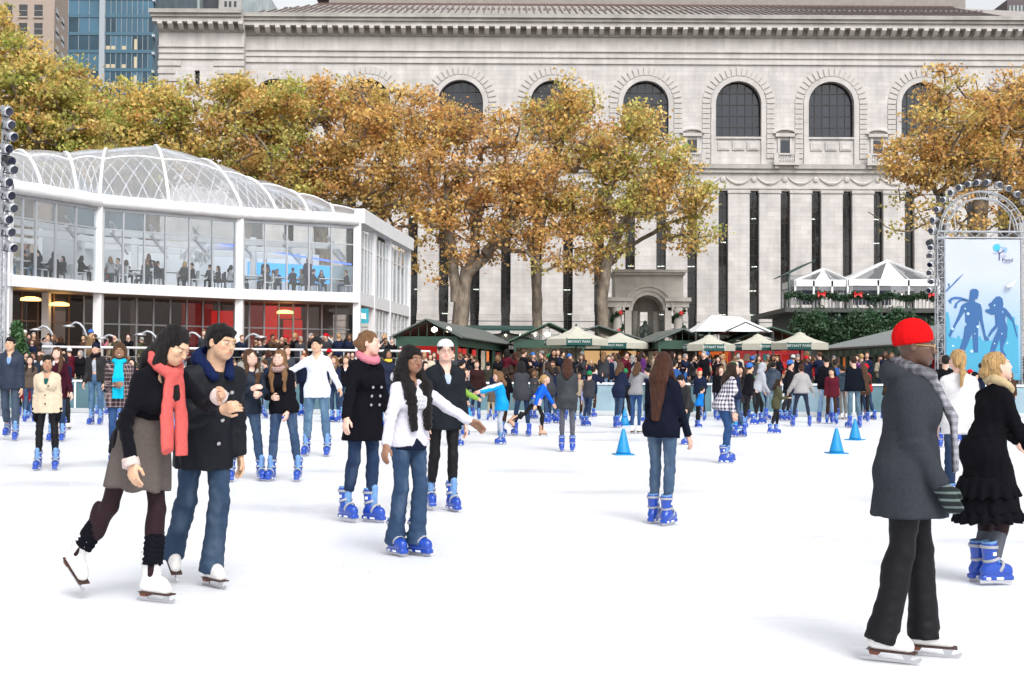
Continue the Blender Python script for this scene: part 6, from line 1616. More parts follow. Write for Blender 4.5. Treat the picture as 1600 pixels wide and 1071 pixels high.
# stone lanterns / park posts
for (px, py, Yd, lab) in ((834, 514, 84, 'stone lamp finial on a pillar at the foot of the pale tree'), (1079, 517, 84, 'stone urn finial on a pillar right of the arch monument')):
    p = gp(px, Yd); t = empty('stone_pillar', p); tag(t, lab, 'pillar'); z = at(px, py, Yd).z - DK
    MB().lathe([(.45, 0), (.45, z - 1), (.6, z - .95), (.3, z - .7), (.42, z - .45), (.12, z - .12), (.14, z)], 10).obj('shaft', SMP, t, True)
# ---- cafe building with terrace tents
cx0, cx1 = at(1224, 500, 72).x, at(1560, 500, 72).x; cf = empty('cafe_building', (cx0, 72, DK)); tag(cf, 'dark green two level cafe with ivy ledges below its tented roof terrace', 'cafe building'); Wc = cx1 - cx0
zd = at(1300, 482, 72).z - DK
zi = at(1300, 520, 72).z - DK
MB().box(1.2, Wc, 0, 9, 0, zd - .25).obj('wall', mat('cafe_green', (.010, .032, .026), .6, .2, 2), cf); MB().box(0, Wc, -.5, 9, zd - .25, zd).obj('terrace_edge', mat('edge_dark', (.06, .065, .06), .6), cf)
MB().box(.0, Wc, -1.2, .0, 0, zi).obj('lower_wall', mat('lower_dark', (.03, .028, .026), .7, .3, 2), cf)
for i in range(12): MB().box(1.6 + i * 1.1, 2.4 + i * 1.1, -.06, .0, zi + .25, zd - .45).obj('panel', mat('cafe_panel', (.018, .05, .04), .5), cf)
# balustrade with garland and bows
bz = zd; 
bal = empty('terrace_balustrade', (cx0, 71.5, DK + zd)); tag(bal, 'balustrade with evergreen garland and red bows round the cafe roof terrace', 'balustrade')
MB().box(.1, Wc, -.05, .05, .68, .74).obj('top_rail', DARKF, bal)
pm = None
for i in range(60):
    pm = MB().box(-.02, .02, -.02, .02, 0, .68).obj('baluster', mat('baluster_pale', (.35, .33, .3), .6), bal) if pm is None else dupe(pm, bal); pm.location = (.1 + i * .21, 0, 0)
EVG = mat('evergreen', (.02, .055, .022), .8, .5, 8)
def foliage(name, pts, rad, n, s, par, mt, seed=0, lift=0):
    rg = np.random.RandomState(seed); pts = np.array(pts, float); i = rg.randint(0, len(pts), n); P = pts[i] + rg.randn(n, 3) * np.array(rad); nr = rg.randn(n, 3); nr /= np.linalg.norm(nr, axis=1)[:, None]; u = np.cross(nr, rg.randn(n, 3)); u /= np.linalg.norm(u, axis=1)[:, None]; v = np.cross(nr, u); ss = (s * (.5 + rg.rand(n)))[:, None]
    Q = np.stack([P - u * ss, P + v * ss * .6, P + u * ss, P - v * ss * .6], 1).reshape(-1, 3)
    o = mesh_obj(name, Q, np.arange(n * 4).reshape(-1, 4), mt, par); o['kind'] = 'stuff'; return o
foliage('garland', [(x * .1, -.08, .62 + .09 * math.sin(x * .35)) for x in range(int(Wc * 10))], (.06, .07, .09), 5200, .075, bal, EVG, 1)
for i, px in enumerate((1283, 1340, 1456)):
    x = at(px, 466, 71.4).x - cx0; b = MB()
    for s in (-1, 1): b.add([(x, -.2, .75), (x + s * .22, -.26, .93), (x + s * .24, -.2, .73), (x + s * .20, -.26, .57), (x + s * .10, -.25, .2), (x + s * .02, -.22, .65)], [(0, 1, 2, 3), (0, 5, 4)])
    b.box(x - .05, x + .05, -.3, -.2, .68, .80); b.obj('red_bow', mat('bow_red', (.65, .015, .015), .5), bal)
iv = empty('ivy_ledge', (cx0, 71, DK)); tag(iv, 'dense dark ivy spilling along the ledge of the cafe wall', 'ivy')
foliage('ivy', [(.3 + x * .1, -.3, zi + .1 + .28 * math.sin(x * .23) + .15 * math.sin(x * .61)) for x in range(int(Wc * 10))], (.1, .3, .32), 26000, .085, iv, mat('ivy_leaf', (.022, .060, .022), .55, .5, 3), 2)
for j, (px, lab) in enumerate(((1276, 'small leafy shrub growing from the ivy ledge under the smaller tent'), (1358, 'leafy shrub on the ivy ledge between the two tents'), (1400, 'leafy shrub on the ivy ledge near the banner truss'))):
    x = at(px, 490, 71).x; sh_ = empty('shrub', (x, 71, DK + zi)); tag(sh_, lab, 'shrub'); MB().tube([(0, 0, -.3), (.05, 0, .6)], .03, 5).obj('stem', BARK, sh_); foliage('leaves', [(0, 0, .5), (.3, 0, .7), (-.3, .1, .6), (.1, 0, 1.0), (.2, 0, .2)], (.26, .25, .22), 700, .09, sh_, mat('shrub_leaf', (.03, .085, .035), .5, .5, 6), 7 + j)
# tents on the terrace
TW = mat('tent_white', (.80, .80, .82), .5); CLR = glass_mat('clear_vinyl', (.72, .73, .75), .8, .10, .08)
def tent(pa, pb, pxa, ya, ye, Yd, D_, label):
    xa, xb = at(pa, ye, Yd).x, at(pb, ye, Yd).x; t = empty('terrace_tent', (xa, Yd, DK + zd)); tag(t, label, 'tent', 'clear walled tents on the cafe terrace'); w_ = xb - xa; z0 = at(pa, ye, Yd).z - DK - zd; z1 = at(pxa, ya, Yd + D_ / 2).z - DK - zd; ap = Vector((at(pxa, ya, Yd + D_ / 2).x - xa, D_ / 2, z1))
    c = [Vector((-.15, -.1, z0)), Vector((w_ + .15, -.1, z0)), Vector((w_ + .15, D_, z0)), Vector((-.15, D_, z0))]
    for i in range(4):
        a, b = c[i], c[(i + 1) % 4]; m1, m2 = a.lerp(b, .36), a.lerp(b, .64); a2, b2 = a.lerp(b, .04), a.lerp(b, .96)
        MB().add([m1, m2, ap.lerp(m2, .04), ap.lerp(m1, .04)], [(0, 1, 2, 3)]).obj('roof_strip', TW, t)
        MB().add([a2, m1, ap], [(0, 1, 2)]).obj('clear_roof_panel', CLR, t); MB().add([m2, b2, ap], [(0, 1, 2)]).obj('clear_roof_panel', CLR, t)
        MB().bar(a, ap, .13).obj('roof_hip', TW, t)
        MB().slab(a + Vector((0, 0, -.32)), b + Vector((0, 0, -.32)), b + Vector((0, 0, .06)), a + Vector((0, 0, .06)), .05).obj('valance', TW, t)
        n_ = 2 if i % 2 else 3
        for k in range(n_): p, q_ = a.lerp(b, k / n_), a.lerp(b, (k + 1) / n_); MB().slab(Vector((p.x, p.y, 1.0)), Vector((q_.x, q_.y, 1.0)), Vector((q_.x, q_.y, z0 - .33)), Vector((p.x, p.y, z0 - .33)), .01).obj('clear_wall', CLR, t); MB().bar((p.x, p.y, 0), (p.x, p.y, z0), .10).obj('pole', TW, t)
    for x in (.3, .7): MB().lathe([(.01, .07), (.08, 0), (.01, -.07)], 8, (w_ * x, 1.5, z0 - .75)).obj('bulb', bulb, t, True)
    MB().box(w_ * .15, w_ * .6, 2.0, 2.1, .3, 1.6).obj('inner_screen', mat('tent_interior', (.05, .06, .09), .6), t)
tent(1246, 1324, 1286, 421, 439, 72.0, 3.2, 'smaller peaked white tent with clear walls on the cafe terrace')
tent(1328, 1462, 1386, 408, 438, 71.9, 4.2, 'larger peaked white tent with clear walls on the cafe terrace')
ga = MB(); x0_ = at(1226, 450, 73).x; gt_ = empty('green_awning', (x0_, 73, DK + zd)); tag(gt_, 'dark green sloping awning left of the smaller terrace tent', 'awning')
MB().slab((0, -.8, 1.9), (1.6, -.8, 2.7), (1.6, 3, 2.7), (0, 3, 1.9), .05).obj('canvas', mat('awning_green'), gt_); MB().box(.05, .12, -.7, -.6, 0, 1.95).obj('post', GR, gt_); MB().box(.1, .9, -.62, -.60, .2, 1.9).obj('clear_wall', CLR, gt_)
# ---- monument
MY = 95.0; mq_ = MY / FPX; MXc = (1011 - 800) * mq_
mon = empty('arch_monument', (MXc, MY, DK)); tag(mon, 'classical stone arch monument sheltering a seated bronze statue', 'monument')
mx = lambda px: (px - 1011) * mq_
mz = lambda py: CAMH + (582 - py) * mq_ - DK
ST = stone_mat('monument_stone', (.50, .475, .44), 1.1, .5, .012, .75, .06); 
def mb_(name, a, b, y0, y1, d0, d1, m=ST): return box(name, mx(a), mx(b), d0, d1, mz(y1), mz(y0), m, mon)
mb_('cornice', 957, 1070, 422, 426, -1.15, 3.2); mb_('cornice', 959, 1068, 426, 430, -.95, 3.1); mb_('plinth', 950, 1073, 556, 590, -1.5, 3.5)
zc, rr1, rr2 = mz(485), 24.5 * mq_, 39 * mq_
m = MB(); N = 18
for i in range(N):
    a0, a1 = PI * i / N, PI * (i + 1) / N; f = lambda a, r: (r * math.cos(a), zc + r * math.sin(a)); top = mz(430)
    m.prism([f(a0, rr1), (f(a0, rr1)[0], top), (f(a1, rr1)[0], top), f(a1, rr1)], -.6, 2.6)
m.box(mx(960), -rr1, -.6, 2.6, mz(470), mz(430)); m.box(rr1, mx(1066), -.6, 2.6, mz(470), mz(430)); m.obj('attic_block', ST, mon)
for r0, r1, d in ((rr1 - .02, rr1 + .28, -.72), (rr1 + .28, rr2, -.85), (rr2 - .12, rr2 + .06, -.98)):
    m = MB()
    for i in range(N): a0, a1 = PI * i / N, PI * (i + 1) / N; f = lambda a, r: (r * math.cos(a), zc + r * math.sin(a)); m.prism([f(a0, r0), f(a0, r1), f(a1, r1), f(a1, r0)], d, -.55)
    m.obj('arch_moulding', ST, mon)
for s in (-1, 1):
    sx = lambda a, b: (min(s * a, s * b) * mq_, max(s * a, s * b) * mq_)
    xa, xb = sx(25, 66); box('entablature', xa, xb, -1.1, 2.9, mz(471), mz(465), ST, mon); xa, xb = sx(27, 63); box('entablature', xa, xb, -.9, 2.8, mz(480), mz(471.05), ST, mon)
    for (ca, dd, nm) in ((31, -.55, 'pier'), (53, .9, 'pier')):
        xa, xb = sx(ca - 5, ca + 5); box(nm, xa, xb, dd - .3, dd + .6, mz(556), mz(480.05), ST, mon)
    c = MB().lathe([(.42, 0), (.42, .15), (.34, .25), (.31, mz(486) - mz(556) - .3), (.42, mz(480.5) - mz(556))], 14, (s * 47 * mq_, -.55, mz(556))).obj('column', ST, mon, True)
    H_ = mz(484) - mz(556); pts = [(s * 47 * mq_ + .40 * math.cos(t_ * .55), -.55 - .40 * math.sin(t_ * .55), mz(484) - H_ * t_ / 30) for t_ in range(24)]
    foliage('garland_wrap', pts, (.07, .07, .07), 700, .11, mon, EVG, 20 + s); m = MB()
    for t_ in range(2, 24, 6): p_ = pts[t_]; m = MB().box(p_[0] - .13, p_[0] + .13, p_[1] - .16, p_[1] + .1, p_[2] - .13, p_[2] + .13).obj('red_bow', mat('bow_red'), mon)
    MB().lathe([(.26, 0), (.23, mz(488) - mz(556)), (.32, mz(484) - mz(556))], 12, (s * 16 * mq_, 1.6, mz(556))).obj('inner_column', ST, mon, True)
box('back_wall', mx(983), mx(1005), 2.4, 2.8, mz(556), mz(484), ST, mon); box('back_wall', mx(1018), mx(1036), 2.4, 2.8, mz(556), mz(484), ST, mon); box('niche_wall', mx(982), mx(1040), 2.55, 2.95, mz(484), mz(440), ST, mon)
box('pedestal', mx(996), mx(1022), -.1, 1.4, mz(556), mz(534), SMP, mon)
s_ = SDF((-1.1, -1, -.1), (1.1, 1, 1.9), .06); s_.cone((0, .1, 0), (0, .1, .55), .42, .38, .1).cone((0, -.3, .05), (0, -.15, .62), .3, .26, .12).cone((0, .12, .6), (0, .1, 1.15), .34, .26, .12).cone((-.3, .0, 1.1), (-.36, -.2, .7), .12, .1, .08).cone((.3, .0, 1.1), (.38, -.2, .7), .12, .1, .08).ell((0, .0, 1.45), (.15, .17, .19), .06).cone((0, .05, 1.2), (0, .02, 1.35), .1, .09, .05)
V_, Q_ = s_.mesh(); stt = mesh_obj('seated_statue', V_ * 1.0, Q_, mat('bronze_patina', (.03, .045, .04), .5, .3, 5), None, smooth=True); stt.location = (MXc + mx(1009), MY + .5, DK + mz(534)); tag(stt, 'dark bronze seated figure on a pale pedestal inside the stone arch', 'statue')
# ---- trusses
TR = mat('truss_alu', (.50, .52, .55), .3, .1, 10, metal=.6); BLK = mat('can_black', (.02, .02, .022), .5); CANM = mat('can_silver', (.55, .57, .60), .28, metal=.7); LENS = mat('lens_dark', (.01, .012, .03), .05, spec=.8)
def truss_beam(m, a, b, w, n, up=(0, 1, 0)):
    a, b = Vector(a), Vector(b); d = (b - a).normalized(); u = Vector(up); r = d.cross(u).normalized(); L = (b - a).length
    cs = [u * sy * w / 2 + r * sx * w / 2 for sx in (-1, 1) for sy in (-1, 1)]
    for c in cs: m.tube([a + c, b + c], .025, 6)
    for i in range(n):
        p, q_ = a + d * L * i / n, a + d * L * (i + 1) / n
        for j, k in ((0, 2), (1, 3), (0, 1), (2, 3)):
            e1, e2 = (cs[j], cs[k]) if i % 2 else (cs[k], cs[j]); m.tube([p + e1, q_ + e2], .012, 4, False)
        m.tube([p + cs[0], p + cs[2]], .014, 4, False); m.tube([p + cs[1], p + cs[3]], .014, 4, False)
BY = 44.2; bq = BY / FPX
bx = lambda px: (px - 800) * bq
bz_ = lambda py: CAMH + (582 - py) * bq
ban = empty('truss_tower', (bx(1532), BY, DK)); tag(ban, 'aluminium truss frame with a round arch on top holding the skaters banner', 'truss tower')
X = lambda px: bx(px) - bx(1532)
Z = lambda py: bz_(py) - DK
for px in (1469, 1600):
    m = MB(); truss_beam(m, (X(px), 0, 0), (X(px), 0, Z(358)), .24, 22, (0, 1, 0)); m.obj('tower_truss', TR, ban)
m = MB(); truss_beam(m, (X(1463), 0, Z(363)), (X(1606), 0, Z(363)), .22, 12, (0, 0, 1)); m.obj('cross_truss', TR, ban)
m = MB(); cxa, cza, ra_ = X(1534.5), Z(360), 1.44
for rr_, yo in ((ra_, -.12), (ra_ - .24, -.12), (ra_, .12), (ra_ - .24, .12)): m.tube([(cxa + rr_ * math.cos(PI * t_ / 24), yo, cza + rr_ * math.sin(PI * t_ / 24)) for t_ in range(25)], .025, 6)
for t_ in range(1, 15):
    a = PI * t_ / 15
    for yo in (-.12, .12): m.tube([(cxa + ra_ * math.cos(a), yo, cza + ra_ * math.sin(a)), (cxa + (ra_ - .24) * math.cos(a + (.05 if t_ % 2 else -.05)), yo, cza + (ra_ - .24) * math.sin(a + (.05 if t_ % 2 else -.05)))], .016, 4)
m.obj('arch_truss', TR, ban)
for px in (1495, 1577): MB().tube([(X(px), 0, Z(362)), (X(px) + (.1 if px < 1530 else -.1) * -1, 0, cza + .78)], .025, 6).obj('brace', TR, ban)
def stage_light(loc, aim, label, group, s=1.0, dark=False):
    t = empty('stage_light', loc); tag(t, label, 'spotlight', group); q_ = Vector(aim).to_track_quat('Z', 'Y')
    a = MB().lathe([(.055, -.16), (.085, -.14), (.085, .02), (.11, .06), (.115, .16), (.10, .17)], 12).obj('housing', BLK if dark else CANM, t, True); b = MB().lathe([(.001, .168), (.095, .172), (.097, .176)], 12).obj('lens', LENS, t); y = MB().bar((-.13, 0, 0), (-.13, -.14, 0), .02).bar((.13, 0, 0), (.13, -.14, 0), .02).bar((-.13, -.14, 0), (.13, -.14, 0), .02).obj('yoke', BLK, t)
    t.rotation_mode = 'QUATERNION'; t.rotation_quaternion = q_; t.scale = (s,) * 3
    return t
arcl = ['lowest left', 'second from lower left', 'third from lower left', 'fourth from lower left', 'fifth from lower left', 'sixth from lower left', 'seventh from lower left', 'topmost left', 'topmost right', 'first right of the top', 'second right of the top', 'third right of the top', 'fourth right of the top', 'lowest right in view']
angs = [178, 166, 153, 140, 128, 117, 106, 96, 85, 73, 62, 50, 38, 26]
for i, a in enumerate(angs):
    rr_ = ra_ + .30; dx = -.9 if i < 9 else -.1
    stage_light((bx(1534.5) + rr_ * math.cos(R(a)), BY - .2, bz_(360) + rr_ * math.sin(R(a))), (dx + .2 * math.cos(R(a)), -1, -.25), f'silver stage light on the banner arch, {arcl[i]}', 'stage lights around the banner arch')
lo_l = ['first below the arch, black and tilted', 'second below the arch', 'third below the arch', 'fourth below the arch', 'fifth below the arch', 'sixth below the arch', 'lowest of the column']
for i, py in enumerate((375, 381, 394, 408, 421, 434, 449)):
    stage_light((bx(1452 + (i % 2) * 2), BY - .1, bz_(py)), (-.8 + .2 * (i % 3), -1, -.5 - .2 * (i % 2)), 'stage light beside the left banner truss, ' + lo_l[i], 'stage lights on the left banner truss', .9, i == 0)
# banner cloth with its print
bn = empty('skater_banner', (bx(1475), BY - .16, bz_(590))); tag(bn, 'tall pale blue banner printed with two skating silhouettes and a Pond tree logo', 'banner')
Wb, Hb = bx(1592) - bx(1475), bz_(371) - bz_(590)
bmt = mat('banner_cloth', (.5, .6, .7), .55); n = bmt.node_tree; b_ = n.nodes['Principled BSDF']; tc = n.nodes.new('ShaderNodeTexCoord'); sp = n.nodes.new('ShaderNodeSeparateXYZ'); n.links.new(tc.outputs['Object'], sp.inputs[0])
cr = n.nodes.new('ShaderNodeValToRGB'); mr_ = n.nodes.new('ShaderNodeMapRange'); mr_.inputs[2].default_value = Hb; n.links.new(sp.outputs[2], mr_.inputs[0]); n.links.new(mr_.outputs[0], cr.inputs[0])
cr.color_ramp.elements[0].position = .0; cr.color_ramp.elements[0].color = (.07, .33, .50, 1); cr.color_ramp.elements[1].position = .75; cr.color_ramp.elements[1].color = (.46, .50, .60, 1); e = cr.color_ramp.elements.new(.34); e.color = (.24, .40, .58, 1); n.links.new(cr.outputs[0], b_.inputs['Base Color'])
V = []; F = []; NX, NZ = 14, 22
for i in range(NX + 1):
    for j in range(NZ + 1): x, z = Wb * i / NX, Hb * j / NZ; V.append((x, .007 * math.sin(x * 4 + z * 1.3) + .004 * math.sin(z * 5 + x), z))
for i in range(NX):
    for j in range(NZ): F.append((i * (NZ + 1) + j, (i + 1) * (NZ + 1) + j, (i + 1) * (NZ + 1) + j + 1, i * (NZ + 1) + j + 1))
cl = mesh_obj('cloth', V, F, bmt, bn, smooth=True)
BK = lambda zx, zy: ((1460 + zx / 6.693 - 1475) * bq, 0, (590 - (440 + zy / 6.693)) * bq)   # from the enlarged view
def printed(name, polys, col, y=-.018, rough=.6):
    m = MB()
    for poly in polys: m.add([(p[0], y, p[2]) for p in [BK(*q_) for q_ in poly]], [tuple(range(len(poly)))])
    return m.obj(name, mat('print_' + name + '_%d' % int(col[0] * 1000), col, rough), bn)
sky1 = [[(106, 930), (106, 300), (130, 300), (145, 380), (150, 560), (220, 575), (225, 548), (245, 548), (250, 575), (300, 590), (440, 560), (460, 545), (480, 590), (550, 600), (740, 560), (740, 345), (820, 345), (825, 420), (858, 440), (858, 930)]]
printed('skyline', sky1, (.05, .30, .46), -.014)
man = [[(360, 70), (385, 55), (425, 57), (447, 80), (446, 125), (432, 160), (405, 165), (408, 190), (465, 215), (480, 260), (490, 380), (520, 540), (555, 580), (545, 600), (512, 590), (470, 430), (452, 360), (448, 430), (440, 480), (440, 720), (390, 720), (378, 520), (320, 660), (250, 800), (205, 930), (165, 880), (240, 690), (285, 560), (300, 450), (325, 425), (303, 400), (303, 290), (215, 430), (175, 510), (150, 565), (128, 545), (150, 490), (170, 470), (240, 310), (262, 235), (290, 210), (345, 190), (350, 150), (355, 110)]]
scarf_ = [[(340, 185), (250, 165), (190, 165), (165, 180), (160, 218), (125, 180), (160, 150), (200, 138), (260, 142), (345, 170)], [(350, 190), (270, 180), (225, 210), (215, 262), (185, 255), (200, 210), (240, 175), (290, 165)]]
wom = [[(600, 165), (630, 135), (665, 130), (695, 155), (705, 210), (700, 245), (730, 260), (780, 320), (810, 380), (850, 540), (850, 575), (835, 540), (795, 400), (730, 330), (722, 380), (748, 460), (740, 560), (705, 650), (700, 690), (735, 750), (700, 765), (668, 690), (665, 580), (640, 640), (605, 730), (605, 790), (620, 860), (570, 870), (560, 720), (575, 640), (635, 500), (655, 430), (640, 460), (590, 510), (555, 560), (545, 540), (575, 480), (620, 430), (615, 320), (580, 325), (515, 290), (520, 270), (575, 262), (545, 215), (580, 195)]]
printed('man_silhouette', man, (.022, .10, .27)); printed('scarf_silhouette', scarf_, (.03, .12, .32)); printed('woman_silhouette', wom, (.022, .10, .27))
for i, (x, y, r_) in enumerate(((305, 263, 9), (335, 315, 15), (612, 226, 8), (697, 295, 7), (173, 473, 14), (437, 450, 15), (405, 525, 6), (373, 706, 17), (178, 652, 12), (687, 522, 7), (743, 620, 9), (610, 625, 7), (255, 730, 6))):
    printed('snow_dot', [[(x + r_ * math.cos(t_ * .785), y + r_ * math.sin(t_ * .785)) for t_ in range(8)]], (.42, .60, .74), -.022)
printed('branch', [[(106, 95), (106, 70), (135, 40), (125, 0), (140, 0), (148, 35), (215, -40), (300, -110), (225, -25), (150, 50)]], (.05, .13, .28), -.018)
LG = lambda zx, zy: (1530 + zx / 17.857, 360 + zy / 17.857)
def logo(name, poly, col, y=-.018):
    m = MB(); m.add([((LG(*q_)[0] - 1475) * bq, y, (590 - LG(*q_)[1]) * bq) for q_ in poly], [tuple(range(len(poly)))]); return m.obj(name, mat('logo_' + name, col, .6), bn)
disc = lambda x, y, r_, a0=0, a1=6.283: [(x + r_ * math.cos(a0 + (a1 - a0) * t_ / 14), y + r_ * math.sin(a0 + (a1 - a0) * t_ / 14)) for t_ in range(14)]
logo('logo_leaf', disc(450, 425, 105) , (.04, .40, .66)); logo('logo_leaf_pale', disc(585, 345, 62), (.40, .52, .68), -.020); logo('logo_leaf_small', disc(680, 485, 70), (.22, .38, .66)); logo('logo_trunk', [(505, 780), (510, 590), (460, 480), (475, 475), (520, 560), (540, 560), (670, 475), (680, 490), (540, 590), (532, 780)], (.06, .06, .16), -.024)
logo('logo_branch', [(330, 590), (350, 575), (500, 560), (510, 580), (360, 590)], (.25, .36, .55), -.024)
lt = mat('logo_grey', (.06, .09, .15), .6); lr = mat('logo_citi', (.38, .38, .50), .6)
tp = lambda zx, zy: Vector(((LG(zx, zy)[0] - 1475) * bq, -.020, (590 - LG(zx, zy)[1]) * bq))
text('Pond', .185, tp(745, 770), (R(90), 0, 0), lt, bn, 'lettering', .001); text('citi', .15, tp(650, 650), (R(90), 0, 0), lr, bn, 'lettering', .001); text('at Bryant Park', .05, tp(715, 845), (R(90), 0, 0), lt, bn, 'lettering', .001)
cm_ = at(1579, 446, BY - .3); sc_ = empty('security_camera', cm_); tag(sc_, 'small white security camera in front of the banner beside the right truss', 'camera'); MB().box(-.14, .08, -.05, .05, -.04, .06).obj('housing', WH, sc_); MB().bar((.05, 0, 0), (.24, .0, .12), .03).obj('bracket', WH, sc_); sc_.rotation_euler = (0, R(-20), 0)
# left light tower
LY = 40.0
lt_ = empty('lighting_tower', (at(6, 400, LY).x, LY, 0)); tag(lt_, 'thin truss lighting tower at the left edge of the photo', 'truss tower')
m = MB(); truss_beam(m, (0, 0, .0), (0, 0, at(6, 165, LY).z), .15, 44, (0, 1, 0)); m.obj('tower_truss', TR, lt_)
names = ['topmost', 'second from the top', 'third from the top', 'fourth from the top', 'fifth from the top, black', 'sixth from the top', 'seventh from the top', 'eighth from the top', 'ninth from the top', 'tenth from the top', 'eleventh from the top', 'lowest']
for i, py in enumerate((173, 193, 211, 231, 250, 262, 283, 303, 322, 341, 360, 384)):
    stage_light(at(8 + (i % 3) * 4, py, LY - .25), (1, -.7, -.35 - .1 * (i % 3)), 'silver stage light on the left lighting tower, ' + names[i], 'stage lights on the left lighting tower', 1.35, i == 4)
# cones
CB = mat('cone_blue', (.0, .22, .50), .45, .08, 10)
cone0 = None
for (px, py, lab) in ((733, 664, 'blue cone half hidden behind the child in the green vest'), (976, 665, 'blue cone behind the other, near the girl in the grey sweater'), (974, 711, 'blue cone nearest the girl with the long brown hair'), (1146, 671, 'blue cone just right of the plaid shirt girl'), (1307, 709, 'blue cone nearest the woman in the red hat'), (1336, 688, 'blue cone just behind the feet of the man in the black sweater')):
    g = gnd(px, py)
    if cone0 is None:
        t = empty('traffic_cone', g); MB().lathe([(.135, .02), (.125, .06), (.028, .45), (.022, .46)], 20).obj('cone_body', CB, t, True); MB().box(-.17, .17, -.17, .17, 0, .022).obj('cone_base', CB, t); cone0 = t
    else: t = dupe_tree(cone0); t.location = g
    t.rotation_euler = (0, 0, px); tag(t, lab, 'cone', 'blue cones on the ice')
# small fir at the far left
ft = empty('small_fir', (at(26, 540, 47.5).x, 47.5, TZ)); tag(ft, 'small green fir tree behind the man in the navy jacket at the left edge', 'tree'); MB().tube([(0, 0, 0), (0, 0, 1.9)], [.06, .02], 6).obj('trunk', BARK, ft)
foliage('branches', [((1 - h / 1.9) * .62 * math.cos(a) * q_, (1 - h / 1.9) * .62 * math.sin(a) * q_, .2 + h) for h in np.linspace(0, 1.8, 14) for a in np.linspace(0, 6.2, 11) for q_ in (.35, .7, 1)], (.06, .06, .06), 5000, .06, ft, mat('fir_green', (.05, .12, .04), .7, .4, 8), 3)
# ================================================================== skaters
K = cloth
JEAN = K('jean_mid', (.032, .060, .118), 'denim'); JEAND = K('jean_dark', (.016, .032, .075), 'denim'); JEANL = K('jean_light', (.14, .22, .34), 'denim'); JEANB = K('jean_blue', (.020, .055, .150), 'denim')
BLKW = K('black_wool', (.008, .008, .011)); NVW = K('navy_wool', (.010, .014, .032)); BLKT = K('black_trousers', (.006, .006, .008), 'smooth'); CHAR = K('charcoal', (.030, .032, .038)); WHT = K('white_cotton', (.66, .66, .72)); BRN = K('brown_wool', (.045, .025, .018))
GREYK = K('grey_knit', (.24, .24, .25)); TIGHT = K('dark_tights', (.020, .007, .010), 'smooth')
met = mat('button_metal', (.45, .44, .42), .3, metal=.7)
P = place_person
# ---- nearest figures
P(dict(foot=(1412, 1030), topy=497, yaw=70, lod=0, tone='dark', fem=True, bulk=1.12, top='coat', hem=.245, flare=.38, thick=.034, tc=K('grey_wool_coat', (.038, .042, .051)), hood=True, bot='trousers', bc=BLKT, leg=1.28, flareleg=.03, skate='white', lean=3, fold=.55,
       L=(8, 4, 6), R=(-3, 6, 10), toe=(0, 8), aL=(4, 6, 14, 0), aR=(10, 6, 22, 0), head=(0, 6, 0), hair=None, hatz=.03,
       extras=[('beanie', K('red_knit', (.62, .008, .010)), -.004), ('scarf', K('yellow_scarf', (.62, .38, .05))), ('scarf', K('grey_check_scarf', (.12, .12, .14), 'check', (.32, .32, .36), .6), [(.05, .42)]), ('glove', K('striped_glove', (.015, .02, .02), 'band', (.12, .15, .15), .55), 'LR'), ('glasses', mat('gold_frame', (.5, .3, .1), .3))]),
  'woman in a red knit hat and long grey coat with black trousers and white skates')
P(dict(foot=(1540, 912), topy=549, yaw=104, lod=0, tone='pale', fem=True, top='coat', hem=.44, flare=.75, thick=.02, tc=K('black_ruffle_coat', (.006, .006, .008)), ruffle=True, bot='tights', bc=TIGHT, sock=K('grey_sock', (.10, .11, .13)), lean=14, L=(14, 3, 26), R=(16, 4, 34),
       toe=(4, 6), aL=(52, 14, 10, 0), aR=(30, 10, 12, 0), head=(-8, -12, 0), hair='bun', hc='blonde', bz=-.02, extras=[('scarf', K('beige_scarf', (.48, .38, .22)))]), 'blonde woman in a black coat with ruffled skirt and grey socks at the right edge')
P(dict(foot=(1500, 800), topy=546, yaw=170, lod=1, tone='pale', fem=True, top='coat', hem=.16, flare=.15, tc=K('white_wool_coat', (.66, .65, .66)), bc=JEAND, head=(25, 4, 0), hair='pony', hc='blonde', hl=.28, pz=-.04, lean=5, aR=(-5, 14, 10, 0), aL=(10, 10, 20, 0)), 'woman with a long blonde ponytail and short white coat seen from behind')
P(dict(foot=(236, 940), topy=511, yaw=58, lod=0, bulk=.94, tone='asian', fem=True, top='blazer', hem=.10, flare=.35, thick=.014, tc=K('black_velvet', (.006, .006, .009), 'velvet'), bot=None, under=TIGHT, warmer=K('black_rib', (.008, .008, .012)), skate='white', lean=27, sl=-2,
       R=(-20, 4, 22), L=(8, 3, 14), toe=(4, 10), fp=(0, 34), aL=(62, 14, 58, 48), aR=(2, 14, 34, 12), head=(6, 32, 0), hair='long', hc='black', hl=.36, hw=.95, front=False, handR='relax',
       extras=[('skirt', K('grey_tweed', (.12, .10, .092), 'wool'), .285, .025, 7), ('scarf', K('coral_scarf', (.62, .12, .11)), [(.06, .56), (-.05, .36)]), ('cuff', K('cream_cuff', (.6, .5, .47)), 'LR')]), 'woman in a coral scarf, black velvet jacket and grey tweed skirt with leg warmers')
